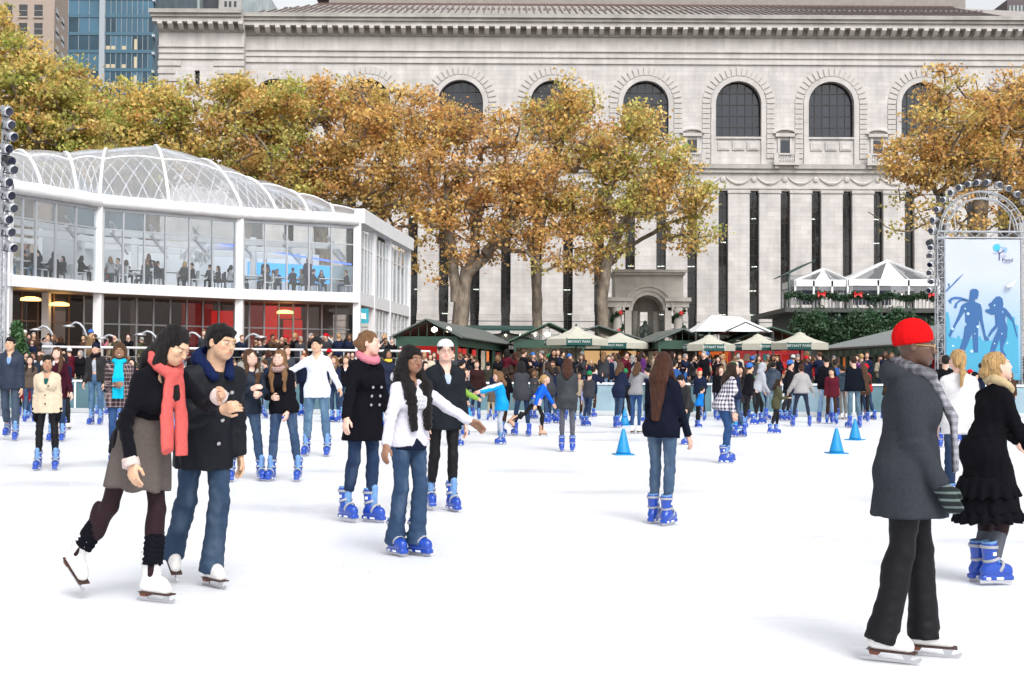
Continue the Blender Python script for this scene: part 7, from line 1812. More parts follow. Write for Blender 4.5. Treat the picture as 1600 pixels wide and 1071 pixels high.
P(dict(foot=(300, 913), topy=509, yaw=38, lod=0, tone='asian', top='parka', hem=.20, flare=.12, thick=.034, tc=K('black_parka', (.006, .007, .011), 'smooth'), bc=K('jean_worn', (.030, .055, .100), 'denim'), leg=1.26, flareleg=.022, skate='white', lean=19, L=(10, 1, 22), R=(-14, 1, 20), fp=(0, 22), toe=(4, 12),
       aR=(24, 8, 92, 34), aL=(0, 10, 14, 0), head=(22, 10, 0), hair='short', hc='black', puff=1.06, collar=True, handR='hold',
       extras=[('hoodback', K('navy_hood', (.010, .018, .065))), ('buttons', met, [(.02, .36), (.05, .37), (-.10, .33), (.02, .18), (.02, .02)])]), 'man in a black parka and navy hood, bending beside the woman with the coral scarf')
P(dict(foot=(634, 868), topy=541, yaw=48, lod=0, tone='brown', fem=True, top='hoodie', hem=.07, flare=.05, thick=.018, tc=K('white_hoodie', (.66, .64, .71)), hood=True, bc=K('jean_flare', (.028, .055, .110), 'denim'), leg=1.12, flareleg=.036, over=True, lean=6, sl=-3, L=(10, 1, 14), R=(0, 1, 12), toe=(4, 12),
       aL=(36, 44, 14, 0), aR=(16, 26, 4, 0), head=(-4, 4, 0), hair='curly', hc='black', hl=.50, hw=1.08, handL='relax', extras=[('undertop', NVW, .10), ('panel', K('grey_print', (.42, .42, .46), 'check', (.62, .62, .66), .5), (-.09, .09, .24, .36, -1), 'chest_print')]), 'woman with long curly black hair, white hoodie and flared jeans')
P(dict(foot=(560, 816), topy=517, yaw=48, lod=1, tone='pale', fem=True, top='coat', hem=.24, flare=.42, thick=.022, tc=K('black_peacoat', (.007, .007, .010)), collar=True, bc=JEAND, leg=1.02, lean=6, L=(6, 2, 8), R=(-4, 2, 12), aR=(20, 26, 6, 0), aL=(10, 12, 20, 0), head=(34, 2, 0), hair='bun', hc='light brown',
       extras=[('scarf', K('pink_scarf', (.60, .20, .26))), ('buttons', met, [(x, z) for x in (-.055, .045) for z in (.10, .18, .26)])]), 'tall woman in a black double breasted coat and pink scarf, hair tied back')
P(dict(foot=(689, 798), topy=531, yaw=22, lod=1, tone='pale', top='coat', hem=.16, thick=.028, tc=K('slate_coat', (.016, .019, .024)), collar=True, vneck=True, inner=K('pale_blue_shirt', (.40, .48, .62)), bc=BLKT, leg=.95, L=(4, 3, 6), R=(-4, 3, 16), aL=(8, 8, 8, 0), aR=(0, 8, 8, 0), head=(-12, 2, 0), hair='short', hc='dark brown', puff=1.08,
       extras=[('cap', K('white_cap', (.68, .68, .70))), ('glasses',)]), 'man in a white backwards cap, glasses and dark coat behind the curly haired woman')
P(dict(foot=(1032, 820), topy=550, yaw=148, lod=1, tone='light', fem=True, top='blazer', hem=.11, flare=.12, thick=.018, tc=K('navy_blazer', (.008, .010, .020)), bc=K('jean_fade', (.050, .085, .145), 'denim'), leg=.98, L=(6, 3, 12), R=(-2, 4, 8), aR=(10, 12, 8, 0), aL=(22, 14, 24, 0), hair='long', hc='auburn', hl=.56, hw=1.08, head=(6, 6, 0), toe=(0, 4), extras=[('undertop', NVW, .085)]), 'girl with very long auburn hair in a navy blazer, seen from behind')
P(dict(foot=(495, 713), topy=527, yaw=-4, lod=1, tone='asian', top='shirt', hem=.13, flare=.08, thick=.018, tc=K('white_shirt', (.66, .69, .78), 'smooth'), collar=True, bc=K('jean_washed', (.075, .14, .23), 'denim'), leg=1.18, L=(2, 8, 6), R=(4, 8, 10), aL=(12, 26, 34, 0), aR=(28, 52, 20, 0), head=(-6, 4, 0), hair='short', hc='black', puff=1.05), 'man in a white button shirt and baggy jeans facing the camera')
P(dict(foot=(384, 752), topy=545, yaw=18, lod=1, tone='pale', fem=True, bulk=1.05, top='parka', hem=.10, thick=.026, tc=K('navy_parka', (.010, .016, .030), 'smooth'), bc=JEAN, leg=1.08, L=(2, 9, 4), R=(6, 9, 4), aL=(34, 14, 58, 40), aR=(24, 10, 84, 52), head=(14, 0, -10), hair='long', hc='brown', hl=.34, smile=True, sl=6, extras=[('furhood', K('grey_fur', (.30, .29, .28)))]), 'laughing girl in a navy jacket with grey fur hood hugging her friend')
P(dict(foot=(445, 752), topy=546, yaw=-6, lod=1, tone='pale', fem=True, bulk=1.02, top='sweater', hem=.09, thick=.02, tc=K('black_knit', (.008, .008, .011)), bc=K('jean_blue2', (.032, .060, .120), 'denim'), leg=1.05, L=(2, 10, 4), R=(2, 8, 4), aR=(20, 8, 70, 40), aL=(0, 8, 30, 20), head=(-8, 0, 8), hair='long', hc='light brown', hl=.36, smile=True, sl=-6, extras=[('scarf', K('print_scarf', (.55, .38, .34), 'check', (.1, .05, .06), .35))]), 'laughing girl in a black sweater and patterned scarf hugged by her friend')
P(dict(foot=(73, 735), topy=555, yaw=8, lod=1, tone='tan', fem=True, child=False, top='coat', hem=.12, flare=.2, thick=.026, tc=K('cream_duffle', (.60, .50, .37)), vneck=True, inner=K('teal_shirt', (.01, .085, .085)), bc=BLKT, leg=.96, L=(0, 6, 2), R=(0, 6, 2), aL=(0, 8, 6, 0), aR=(0, 8, 6, 0), head=(12, 10, 0), hair='bun', hc='black',
       extras=[('earmuff', mat('muff_white', (.65, .65, .66), .8)), ('glove', BLKW, 'LR'), ('buttons', mat('toggle_dark', (.03, .015, .01), .5), [(0, .03), (0, .16), (.05, .30)])]), 'girl in a cream duffle coat with white ear muffs and black trousers')
P(dict(foot=(24, 689), topy=527, yaw=8, lod=1, tone='asian', top='parka', hem=.12, thick=.034, tc=K('blue_grey_jacket', (.022, .032, .055), 'smooth'), hood=True, bc=K('grey_blue_pants', (.045, .065, .10), 'smooth'), leg=1.25, vneck=True, inner=K('sky_tee', (.20, .32, .58)), L=(4, 4, 4), R=(-10, 4, 20), head=(-6, 2, 0), hair='short', hc='black', aL=(2, 8, 10, 0)), 'man in a padded blue grey jacket and grey trousers at the left edge')
P(dict(foot=(80, 690), topy=542, yaw=4, lod=1, tone='pale', fem=True, top='coat', hem=.2, thick=.026, tc=K('maroon_coat', (.040, .008, .016)), bc=JEAND, hair='long', hc='brown', hl=.25, aR=(6, 18, 10, 0), aL=(4, 16, 10, 0), smile=True, stand='R'), 'smiling woman in a maroon coat behind the girl in the cream duffle coat')
P(dict(foot=(100, 672), topy=553, yaw=-14, lod=1, tone='asian', fem=True, top='coat', hem=.22, thick=.026, tc=K('navy_coat', (.008, .016, .050)), bc=BLKT, leg=.92, skate='white', hair='bob', hc='black', L=(0, 5, 4), R=(0, 5, 4), extras=[('glasses', mat('white_frame', (.6, .6, .6), .4))]), 'woman with white framed glasses and a navy coat on white skates')
P(dict(foot=(150, 664), topy=537, yaw=-4, lod=1, tone='light', top='jacket', hem=.06, thick=.026, tc=K('dark_olive_jacket', (.016, .015, .016), 'smooth'), open=True, inner=K('grey_tee', (.40, .42, .48)), bc=K('jean_soft', (.06, .12, .21), 'denim'), leg=1.1, hair='short', hc='black', extras=[('beanie', K('navy_beanie', (.012, .016, .035))), ('scarf', BLKW)], aL=(2, 8, 10, 0), aR=(2, 10, 24, 0), head=(8, 0, 0)), 'man in a navy beanie and open dark jacket over a grey shirt')
P(dict(foot=(176, 728), topy=536, yaw=14, lod=1, tone='brown', fem=True, top='coat', hem=.16, thick=.024, tc=K('plaid_coat', (.042, .030, .034), 'plaid', (.42, .30, .30), .9), collar=True, bc=JEANB, leg=.98, L=(-12, 5, 4), R=(8, 2, 10), aR=(10, 8, 88, 36), aL=(4, 8, 14, 0), hair='bob', hc='brown', puff=1.12, smile=True, fp=(15, 0), stand='R',
       extras=[('scarf', K('turquoise_scarf', (.01, .42, .62)), [(.03, .62), (-.04, .52)])]), 'woman in a brown plaid coat and long turquoise scarf')
P(dict(foot=(470, 640), topy=590, yaw=-160, lod=2, tone='light', fem=True, child=True, top='jacket', hem=.12, thick=.03, tc=K('cream_jacket', (.66, .60, .48)), bc=NVW, skate='white', hair='short', hc='brown'), 'child in a cream jacket half hidden behind the man in the white shirt')
# ---- middle distance
G = 'skaters in the middle of the rink'
def Q(label, **k):
    k.setdefault('bc', JEAND); return P(k, label)
Q('woman with dark red hair in a hooded charcoal parka seen from behind', foot=(886, 706), topy=560, yaw=176, fem=True, top='parka', hem=.20, thick=.032, tc=K('charcoal_parka', (.032, .038, .042), 'smooth'), hood=True, bot='trousers', bc=K('grey_leggings', (.075, .08, .10), 'smooth'), leg=.86, hair='long', hc='auburn', hl=.22, front=False, aL=(24, 6, 50, 25), aR=(24, 6, 50, 25), lean=3)
Q('girl in a bright blue jacket with a white sleeve stripe stretching out her arm', foot=(784, 695), topy=580, yaw=-78, fem=True, child=True, top='jacket', hem=.17, flare=.3, thick=.032, tc=K('azure_jacket', (.0, .27, .62), 'smooth'), bc=K('pale_grey_pants', (.38, .41, .48), 'smooth'), leg=.95, hair='long', hc='light brown', hl=.14, front=False, lean=10, aL=(80, 4, 0, 0), aR=(78, 6, 0, 0), L=(10, 3, 20), R=(6, 3, 12), extras=[('sleeve_stripe', WHT, 'LR')])
Q('child in a lime green vest with a white stripe holding the blue jacket girl', foot=(712, 697), topy=583, yaw=130, child=True, top='vest', hem=.08, thick=.04, tc=K('lime_vest', (.20, .36, .05), 'smooth'), bc=K('grey_pants_kid', (.22, .23, .26), 'smooth'), leg=1.1, hair='short', hc='light brown', aR=(60, 10, 10, 0), aL=(50, 10, 10, 0), lean=6, extras=[('panel', WHT, (.05, .085, .1, .36, 1), 'stripe'), ('undertop', K('navy_base', (.02, .04, .12)), .14)])
Q('older child with brown hair right behind the child in the lime vest', foot=(722, 680), topy=575, yaw=60, child=True, top='jacket', thick=.03, tc=K('black_shell', (.015, .016, .02)), hair='bob', hc='brown', aL=(50, 10, 10, 0))
Q('girl in a cobalt blue top striding on tan figure skates', foot=(846, 682), topy=585, yaw=84, fem=True, child=True, top='sweater', hem=.02, thick=.03, tc=K('cobalt_top', (.0, .10, .62), 'smooth'), bot='trousers', short=.25, bc=K('denim_shorts', (.09, .16, .28), 'denim'), under=BLKT, skate='tan', L=(24, 4, 28), R=(-40, 4, 22), fp=(0, 40), stand='L', lean=30, head=(0, -18, 0), hair='pony', hc='blonde', hl=.12, aL=(48, 14, 0, 0), aR=(-8, 16, 10, 0), extras=[('undertop', K('pale_pink', (.66, .50, .48)), .09)])
Q('woman in a dark brown zip jacket skating with a small child', foot=(748, 656), topy=563, yaw=6, fem=True, top='jacket', hem=.10, thick=.034, tc=K('dark_brown_jacket', (.032, .014, .014)), bc=JEAND, hair='short', hc='brown', L=(0, 2, 4), R=(-16, 3, 40), aL=(8, 16, 20, 0))
Q('small child in beige trousers led by the woman in the brown jacket', foot=(767, 657), topy=601, yaw=-6, child=True, top='jacket', tc=K('grey_brown_jacket', (.10, .08, .065)), bc=K('beige_pants', (.36, .31, .22), 'smooth'), hair='short', hc='brown', L=(0, 8, 4), R=(0, 8, 4), aR=(60, 10, 30, 0))
Q('child in a lilac top bending down on white skates', foot=(916, 660), topy=594, yaw=-20, fem=True, child=True, top='sweater', hem=.05, tc=K('lilac_top', (.26, .30, .52)), bc=K('stone_pants', (.33, .31, .28), 'smooth'), skate='white', hair='long', hc='light brown', hl=.22, lean=30, head=(0, 20, 0), aL=(30, 4, 4, 0), aR=(30, 4, 4, 0), L=(16, 3, 14), R=(16, 3, 14))
Q('girl in a white top and dark trousers near the far barrier', foot=(931, 640), topy=568, yaw=-70, fem=True, top='sweater', tc=K('white_top', (.62, .60, .64)), bc=K('dark_grey_pants', (.03, .03, .035)), leg=1.1, hair='bun', hc='black', aL=(24, 6, 70, 20), aR=(24, 6, 70, 20))
Q('boy in a black hoodie with red lettering on his chest', foot=(957, 643), topy=570, yaw=-10, child=False, top='hoodie', tc=K('black_hoodie', (.008, .010, .018)), bc=JEAN, hair='short', hc='black', hood=True, aR=(14, 10, 30, 20), extras=[('panel', K('red_print', (.50, .04, .02)), (-.09, .07, .24, .30, -1), 'chest_lettering')])
Q('girl in a grey sweater pulling a friend, wearing one white mitten', foot=(993, 678), topy=565, yaw=150, fem=True, top='sweater', hem=.06, tc=GREYK, bc=JEANB, leg=.92, skate='white', hair='long', hc='brown', hl=.18, front=False, lean=10, aR=(20, 74, 6, 0), aL=(70, 30, 10, 0), L=(-2, 2, 4), R=(4, 2, 8), extras=[('glove', WHT, 'R')])
Q('boy in a dark jacket looking down at his skates', foot=(1074, 695), topy=586, yaw=-62, child=True, top='jacket', hem=.18, thick=.036, tc=K('black_nylon', (.018, .018, .019), 'smooth'), bc=K('dark_teal_pants', (.015, .035, .05)), hair='short', hc='black', head=(0, 34, 0), lean=12, aL=(6, 8, 20, 0), L=(12, 6, 10), R=(-6, 6, 8))
Q('child in a bright blue jacket half hidden behind the boy looking down', foot=(1090, 668), topy=604, yaw=110, child=True, top='jacket', tc=K('bright_blue', (.0, .16, .55), 'smooth'), bc=BLKT, hair='short', hc='black', aL=(30, 24, 10, 0), lean=20, extras=[('sleeve_stripe', WHT, 'L')])
Q('girl in a navy and white checked shirt and blue jeans leaning forward', foot=(1133, 724), topy=566, yaw=98, lod=1, fem=True, top='shirt', hem=.09, tc=K('check_shirt', (.62, .58, .62), 'check', (.025, .03, .07), 1.05), bc=JEANB, leg=.96, hair='long', hc='dark brown', hl=.28, front=False, lean=22, L=(20, 3, 26), R=(10, 3, 20), aL=(16, 6, 18, 0), aR=(4, 10, 20, 0), head=(0, -10, 0))
Q('girl with brown hair and a grey wool coat behind the checked shirt girl', foot=(1160, 668), topy=572, yaw=-40, fem=True, top='coat', hem=.3, tc=K('mid_grey_coat', (.07, .065, .072)), bc=BLKT, hair='long', hc='dark brown', hl=.3)
Q('girl in dark clothes with long chestnut hair left of the checked shirt girl', foot=(1122, 655), topy=574, yaw=170, fem=True, top='jacket', tc=BLKW, bc=JEAND, hair='long', hc='auburn', hl=.34, front=False)
Q('girl in a pale grey sweatshirt with her hood pulled up', foot=(1183, 664), topy=567, yaw=100, fem=True, top='hoodie', hem=.08, thick=.03, tc=K('pale_grey_hoodie', (.38, .40, .44)), bc=BLKT, leg=.9, lean=20, L=(26, 3, 30), R=(0, 4, 20), hair='short', hc='brown', extras=[('hoodup', K('pale_grey_hoodie'))], aL=(20, 8, 24, 0), aR=(20, 8, 24, 0), toe=(0, 0))
Q('girl with dark hair, a white vest and jeans beside the hooded girl', foot=(1197, 656), topy=570, yaw=108, fem=True, top='shirt', tc=K('white_lilac', (.50, .50, .62)), bc=JEANB, hair='long', hc='black', hl=.16, lean=16, L=(14, 3, 20), R=(6, 3, 14), front=False)
Q('man in a dark blue leather jacket with a grey hood and faded jeans', foot=(1213, 660), topy=565, yaw=160, top='jacket', hem=.08, thick=.036, tc=K('leather_blue', (.035, .05, .075), 'smooth'), hood=True, bc=K('jean_faded', (.10, .15, .20), 'denim'), leg=1.15, hair='short', hc='black', lean=10, L=(-14, 6, 26), R=(8, 4, 14), fp=(20, 0), stand='R')
Q('woman in a pale grey cape and dark trousers, legs apart, seen from behind', foot=(1252, 667), topy=569, yaw=182, fem=True, top='coat', hem=.06, flare=.5, thick=.045, tc=K('grey_cape', (.34, .33, .33)), bc=K('ink_pants', (.014, .022, .045), 'smooth'), leg=.9, hair='short', hc='auburn', L=(0, 13, 2), R=(0, 11, 2), aL=(2, 26, 20, 0), aR=(2, 26, 20, 0))
Q('man in a black coat and light blue jeans seen from behind', foot=(1290, 662), topy=556, yaw=178, top='coat', hem=.12, thick=.032, tc=BLKW, bc=K('jean_pale', (.22, .33, .48), 'denim'), leg=1.12, hair='short', hc='black', L=(0, 9, 2), R=(0, 6, 6), aL=(0, 8, 10, 0), aR=(-4, 18, 12, 0))
Q('man in a black sweater and blue jeans beside the rightmost blue cone', foot=(1335, 669), topy=557, yaw=196, top='sweater', hem=.10, thick=.03, tc=K('black_jumper', (.006, .008, .014)), bc=K('jean_steel', (.085, .14, .19), 'denim'), leg=1.1, hair='short', hc='dark brown', L=(2, 6, 4), R=(4, 8, 6), aL=(0, 10, 10, 0), aR=(-4, 14, 6, 0))
Q('man in grey trousers and a navy hood half hidden beside the black sweater man', foot=(1318, 656), topy=572, yaw=-150, top='jacket', tc=K('slate_jacket', (.03, .045, .065)), hood=True, bc=K('warm_grey', (.16, .15, .14)), skate='white', hair='short', hc='black')
Q('child in red trousers behind the man in the black sweater', foot=(1349, 655), topy=600, yaw=170, child=True, top='jacket', tc=K('pale_pink_jacket', (.6, .42, .36)), bc=K('red_pants', (.42, .01, .02), 'smooth'), hair='bun', hc='black')
Q('man in a striped navy and lilac sweater turning away', foot=(786, 642), topy=562, yaw=150, top='sweater', tc=K('stripe_sweater', (.05, .04, .07), 'stripe', (.45, .42, .46), 1.6), bc=JEANL, hair='short', hc='black', lean=8)
Q('woman in a bright magenta coat and dark tights', foot=(812, 641), topy=561, yaw=-30, fem=True, top='coat', hem=.30, flare=.3, tc=K('magenta_coat', (.32, .008, .10)), bot='trousers', bc=K('ink_tights', (.012, .016, .035)), leg=.85, hair='bob', hc='blonde')
Q('person in a long brown coat beside the magenta coat', foot=(798, 648), topy=570, yaw=200, fem=True, top='coat', hem=.36, tc=K('dark_brown_coat', (.050, .032, .026)), bc=BRN, hair='long', hc='dark brown', hl=.12, front=False)
Q('man in a brown sweater bending forward in jeans', foot=(838, 645), topy=558, yaw=-110, top='sweater', tc=K('olive_brown', (.065, .045, .032)), bc=JEANL, hair='short', hc='dark brown', lean=24, aR=(50, 6, 20, 0), aL=(46, 6, 20, 0), leg=1.15)
Q('person in a black coat between the magenta coat and the bending man', foot=(826, 642), topy=568, yaw=180, fem=True, top='coat', hem=.25, tc=BLKW, bc=BLKT, hair='long', hc='black', hl=.2, front=False)
Q('man in a grey crew neck sweater and jeans looking up', foot=(864, 653), topy=564, yaw=-14, top='sweater', tc=K('heather_grey', (.23, .24, .27)), bc=JEAN, hair='short', hc='brown', leg=1.2, aL=(10, 8, 30, 0), skate='white')
Q('woman in a hot pink top behind the charcoal parka woman', foot=(911, 636), topy=562, yaw=150, fem=True, top='sweater', tc=K('hot_pink', (.72, .05, .16)), bc=JEAN, hair='bun', hc='light brown')
Q('man in a dark olive jacket with hands in pockets near the zip jacket woman', foot=(762, 640), topy=565, yaw=170, top='jacket', tc=K('dark_olive', (.045, .045, .035)), bc=JEAND, hair='short', hc='black')
Q('man in a black shirt behind the ponytail woman in white', foot=(1478, 700), topy=555, yaw=160, top='shirt', sleeve=.5, tc=K('black_tee', (.008, .008, .01)), bc=JEAN, hair='short', hc='black', bulk=1.1)
Q('skater in an orange jacket half hidden left of the white coat woman', foot=(1494, 690), topy=572, yaw=120, top='jacket', tc=K('orange_jacket', (.65, .10, .02)), bc=JEANB, hair='short', hc='black')
Q('man in a dark coat beside the girl in black hoodie', foot=(944, 640), topy=566, yaw=80, top='jacket', tc=K('dark_coat2', (.014, .014, .018)), bc=JEAND, hair='bob', hc='dark brown', fem=True)
Q('woman in a dark purple coat just behind the woman in the plaid coat', foot=(205, 668), topy=560, yaw=10, fem=True, top='coat', tc=K('plum_coat', (.03, .012, .03)), bc=JEAND, hair='bob', hc='black')
Q('woman with long black hair and a red dress top at the far left', foot=(46, 660), topy=556, yaw=14, fem=True, top='coat', hem=.1, tc=K('taupe_coat', (.10, .075, .06)), bc=JEAN, hair='long', hc='black', hl=.18)
Q('woman with sunglasses and a pale grey scarf behind the cream duffle girl', foot=(52, 652), topy=550, yaw=4, fem=True, tone='brown', top='jacket', tc=K('ink_jacket', (.02, .03, .05)), bc=JEAN, hair='bob', hc='black', extras=[('scarf', K('pale_grey_scarf', (.42, .42, .44)), [(.04, .3)])])
Q('small child in a dark red coat at the far left of the rink', foot=(41, 655), topy=592, yaw=10, fem=True, child=True, top='coat', hem=.2, tc=K('dark_red', (.16, .01, .015)), bc=JEAND, hair='bob', hc='brown')
Q('man with a black cap and dark jacket behind the two hugging girls', foot=(345, 668), topy=540, yaw=30, top='jacket', tc=K('dark_jacket3', (.02, .025, .03)), bc=JEAN, hair='short', hc='black', tone='asian', smile=True)
Q('balding man in a dark grey jacket behind the hugging girls', foot=(446, 656), topy=540, yaw=30, top='jacket', tc=K('grey_jacket4', (.045, .05, .06)), bc=JEAND, hair='short', hc='brown', fringe=0)
Q('red haired boy in a navy jacket left of the white shirt man', foot=(476, 650), topy=552, yaw=-30, top='jacket', tc=NVW, bc=NVW, hair='short', hc='red')
Q('woman with a striped scarf behind the right arm of the white shirt man', foot=(524, 660), topy=556, yaw=-30, fem=True, top='jacket', tc=K('dark_blue_jkt', (.015, .02, .045)), bc=JEAND, hair='long', hc='light brown', hl=.2, extras=[('scarf', K('stripe_scarf', (.5, .48, .46), 'stripe', (.05, .05, .05), .4), [(.03, .4)])])
Q('man in a dark blazer between the white shirt man and black coat woman', foot=(540, 655), topy=556, yaw=0, top='blazer', tc=BLKW, inner=WHT, vneck=True, bc=JEAND, hair='short', hc='light brown')
Q('woman with dark hair and a yellow collar behind the tall woman in black', foot=(602, 668), topy=545, yaw=40, fem=True, tone='brown', top='jacket', tc=K('ink_blue', (.02, .025, .05)), bc=JEAND, hair='bob', hc='black', extras=[('scarf', K('yellow_collar', (.7, .5, .06)))])
# ================================================================== the crowd behind the barrier, on the terrace and upstairs
CT = []
_spec = [dict(aL=(4, 8, 12, 0), aR=(4, 8, 12, 0)), dict(aL=(26, 8, 70, 30), aR=(26, 8, 70, 30)), dict(aL=(4, 8, 14, 0), aR=(50, 10, 90, 20)), dict(aL=(10, 14, 50, 20), aR=(0, 8, 8, 0), head=(30, 0, 0)), dict(aL=(50, 14, 100, 40), aR=(50, 14, 100, 40)), dict(aL=(4, 8, 14, 0), aR=(4, 8, 14, 0), head=(-30, 8, 0), lean=8)]
_h = [('short', False), ('long', True), ('bob', True), ('beanie', False), ('bun', True), ('short', False)]
pk = mat('crowd_placeholder_cloth', (.1, .1, .1), .8)
for i in range(24):
    s = dict(_spec[i % 6]); hh, fem = _h[(i * 5 + i // 6) % 6]
    s.update(lod=3, fem=fem, top=('coat', 'jacket', 'parka')[i % 3], hem=(.26, .10, .16)[i % 3], thick=.03, tc=pk, bc=pk, skate=None, hair='short' if hh == 'beanie' else hh, hl=.22, seed=i, extras=[('beanie', pk)] if hh == 'beanie' else [], hc='black', front=False, hood=(i % 3 == 2))
    r, J = build_person(s, hands=None); CT.append((r, J, hh, fem))
# seated diners
ST_ = []
for i in range(5):
    s = dict(lod=3, fem=i % 2 == 1, top='jacket', hem=.05, thick=.024, tc=pk, bc=pk, skate=None, hair=('short', 'long', 'bob', 'long', 'short')[i], hl=.2, hc='black', L=(86, 6, 86), R=(86, 6, 86), aL=(40, 8, 50, 20), aR=(46, 8, 40 + i * 12, 20), lean=(4, 10, 2, 8, 12)[i], front=False, seed=60 + i, head=((-20 + 10 * i), 6, 0))
    r, J = build_person(s, hands=None); ST_.append((r, J, ('short', 'long', 'bob', 'long', 'short')[i], i % 2 == 1))
COAT = [('black', (.010, .010, .013)), ('navy', (.014, .020, .045)), ('dark grey', (.045, .047, .055)), ('brown', (.065, .038, .025)), ('olive', (.07, .07, .04)), ('cream', (.52, .46, .36)), ('white', (.62, .62, .64)), ('red', (.38, .018, .02)), ('maroon', (.09, .012, .022)), ('beige', (.34, .27, .19)), ('light grey', (.28, .28, .30)), ('blue', (.03, .09, .28)), ('green', (.04, .14, .07)), ('purple', (.10, .03, .14)), ('pink', (.55, .16, .24)), ('tan', (.22, .14, .08))]
CW = [14, 10, 9, 5, 3, 1.2, 1.2, 1.1, 2.4, 1.4, 2, 1.2, .6, .9, .5, 1.6]
HC = ['black', 'dark brown', 'brown', 'light brown', 'blonde', 'grey', 'auburn']; HW = [4, 4, 4, 2, 1.5, .8, 1]
HATC = [('red', (.5, .01, .02)), ('white', (.6, .6, .6)), ('grey', (.2, .2, .2)), ('black', (.012, .012, .014)), ('green', (.02, .2, .08)), ('blue', (.05, .15, .45))]
rg = random.Random(77); seen = set()
TROU = [JEAN, JEAND, BLKT, JEANL, CHAR, BRN]
SKN = ['light', 'pale', 'tan', 'brown', 'asian', 'dark']; SKW = [4, 3, 1.5, 1.2, 2.2, .6]
def clone(tpl, loc, rz, h, zone, group, fmt='{who}, {hair}, {coat} {gar}, {zone}', force=None):
    r, J, hh, fem = tpl
    c = r.copy(); C.objects.link(c); c.location = loc; c.rotation_euler = (0, 0, rz); s_ = h / 1.70; c.scale = (s_,) * 3
    for t in range(60):
        cn, cc = rg.choices(COAT, CW)[0] if t < 30 else rg.choice(COAT); hn = rg.choices(HC, HW)[0] if t < 30 else rg.choice(HC); ht = rg.choice(HATC)
        gar = [k.name.split('.')[0] for k in KIDS[r.name] if k.name.split('.')[0] in ('coat', 'jacket', 'parka')][0]
        if hh == 'beanie': hair = f'{ht[0]} knit hat'
        else: hair = {'short': f'short {hn} hair', 'long': f'long {hn} hair', 'bob': f'{hn} bobbed hair', 'bun': f'{hn} hair tied back'}[hh]
        lab = fmt.format(who='woman' if fem else 'man' if hh != 'beanie' else 'person', hair=hair, coat=cn, gar=gar, zone=zone)
        if lab not in seen: break
    seen.add(lab); tag(c, lab, 'person', group)
    cm = cloth('crowd_' + cn.replace(' ', '_'), cc); tr = rg.choice(TROU); sk = skin_mat(rg.choices(SKN, SKW)[0]); hm = hair_mat(hn, HAIRC[hn]); bm_ = cloth('hat_' + ht[0], ht[1])
    for k in KIDS[r.name]:
        d = k.copy(); C.objects.link(d); d.parent = c; nm = k.name.split('.')[0]
        m_ = {'coat': cm, 'jacket': cm, 'parka': cm, 'trousers': tr, 'body': sk, 'hair': hm, 'beanie': bm_}.get(nm)
        if m_: d.material_slots[0].link = 'OBJECT'; d.material_slots[0].material = m_
        for q in KIDS.get(k.name, []): e = q.copy(); C.objects.link(e); e.parent = d
    return c
occ = []
def spot(x, y, gap=.42):
    for a, b in occ:
        if (a - x) ** 2 + ((b - y) * 1.0) ** 2 < gap * gap: return False
    occ.append((x, y)); return True
ZN = [(0, 620, 'on the terrace'), ]
land = [(60, 'near the small fir'), (150, 'left of second column'), (250, 'right of second column'), (380, 'left of third column'), (480, 'right of third column'), (620, 'by the pavilion corner'), (720, 'by the gabled kiosk'), (800, 'beside the gabled kiosk'), (860, 'left of the largest parasol'), (930, 'under the largest parasol'), (1000, 'by the warm kiosk'), (1060, 'before the stone arch'), (1120, 'near the corner kiosk'), (1180, 'by the red kiosk'), (1250, 'under the right parasols'), (1330, 'at the shop row end'), (1400, 'along the shop row'), (1480, 'near the banner truss'), (1700, 'before the skater banner')]
def zone(px): return next(t for e, t in land if px < e)
n = 0
def band(npeople, x0, x1, y0, y1, z, depthname, group, face):
    global n
    k = 0; tries = 0
    while k < npeople and tries < npeople * 12:
        tries += 1; px = rg.uniform(x0, x1); Yd = y0 + (y1 - y0) * rg.random(); w = at(px, 560, Yd)
        if not spot(w.x, w.y): continue
        f = face() ; clone(rg.choice(CT), (w.x, Yd, z), R(f), rg.gauss(1.69, .08), depthname + zone(px), group); k += 1; n += 1
look = lambda: rg.choices((rg.gauss(0, 35), rg.gauss(180, 40), rg.uniform(-180, 180)), (5, 2.2, 2))[0]
band(48, -10, 640, 47.6, 50.6, TZ, 'terrace ', 'people standing on the terrace before the pavilion', look)
band(20, -5, 660, 44.5, 46.5, DK, 'behind barrier ', 'onlookers behind the rink barrier', look)
band(50, 640, 1480, 44.4, 46.6, DK, 'at barrier ', 'onlookers behind the rink barrier', look)
band(38, 690, 1400, 47.5, 53.0, DK, 'crowd ', 'market crowd behind the barrier', look)
band(8, 1440, 1600, 44.9, 46.4, DK, 'at barrier ', 'onlookers behind the rink barrier', look)
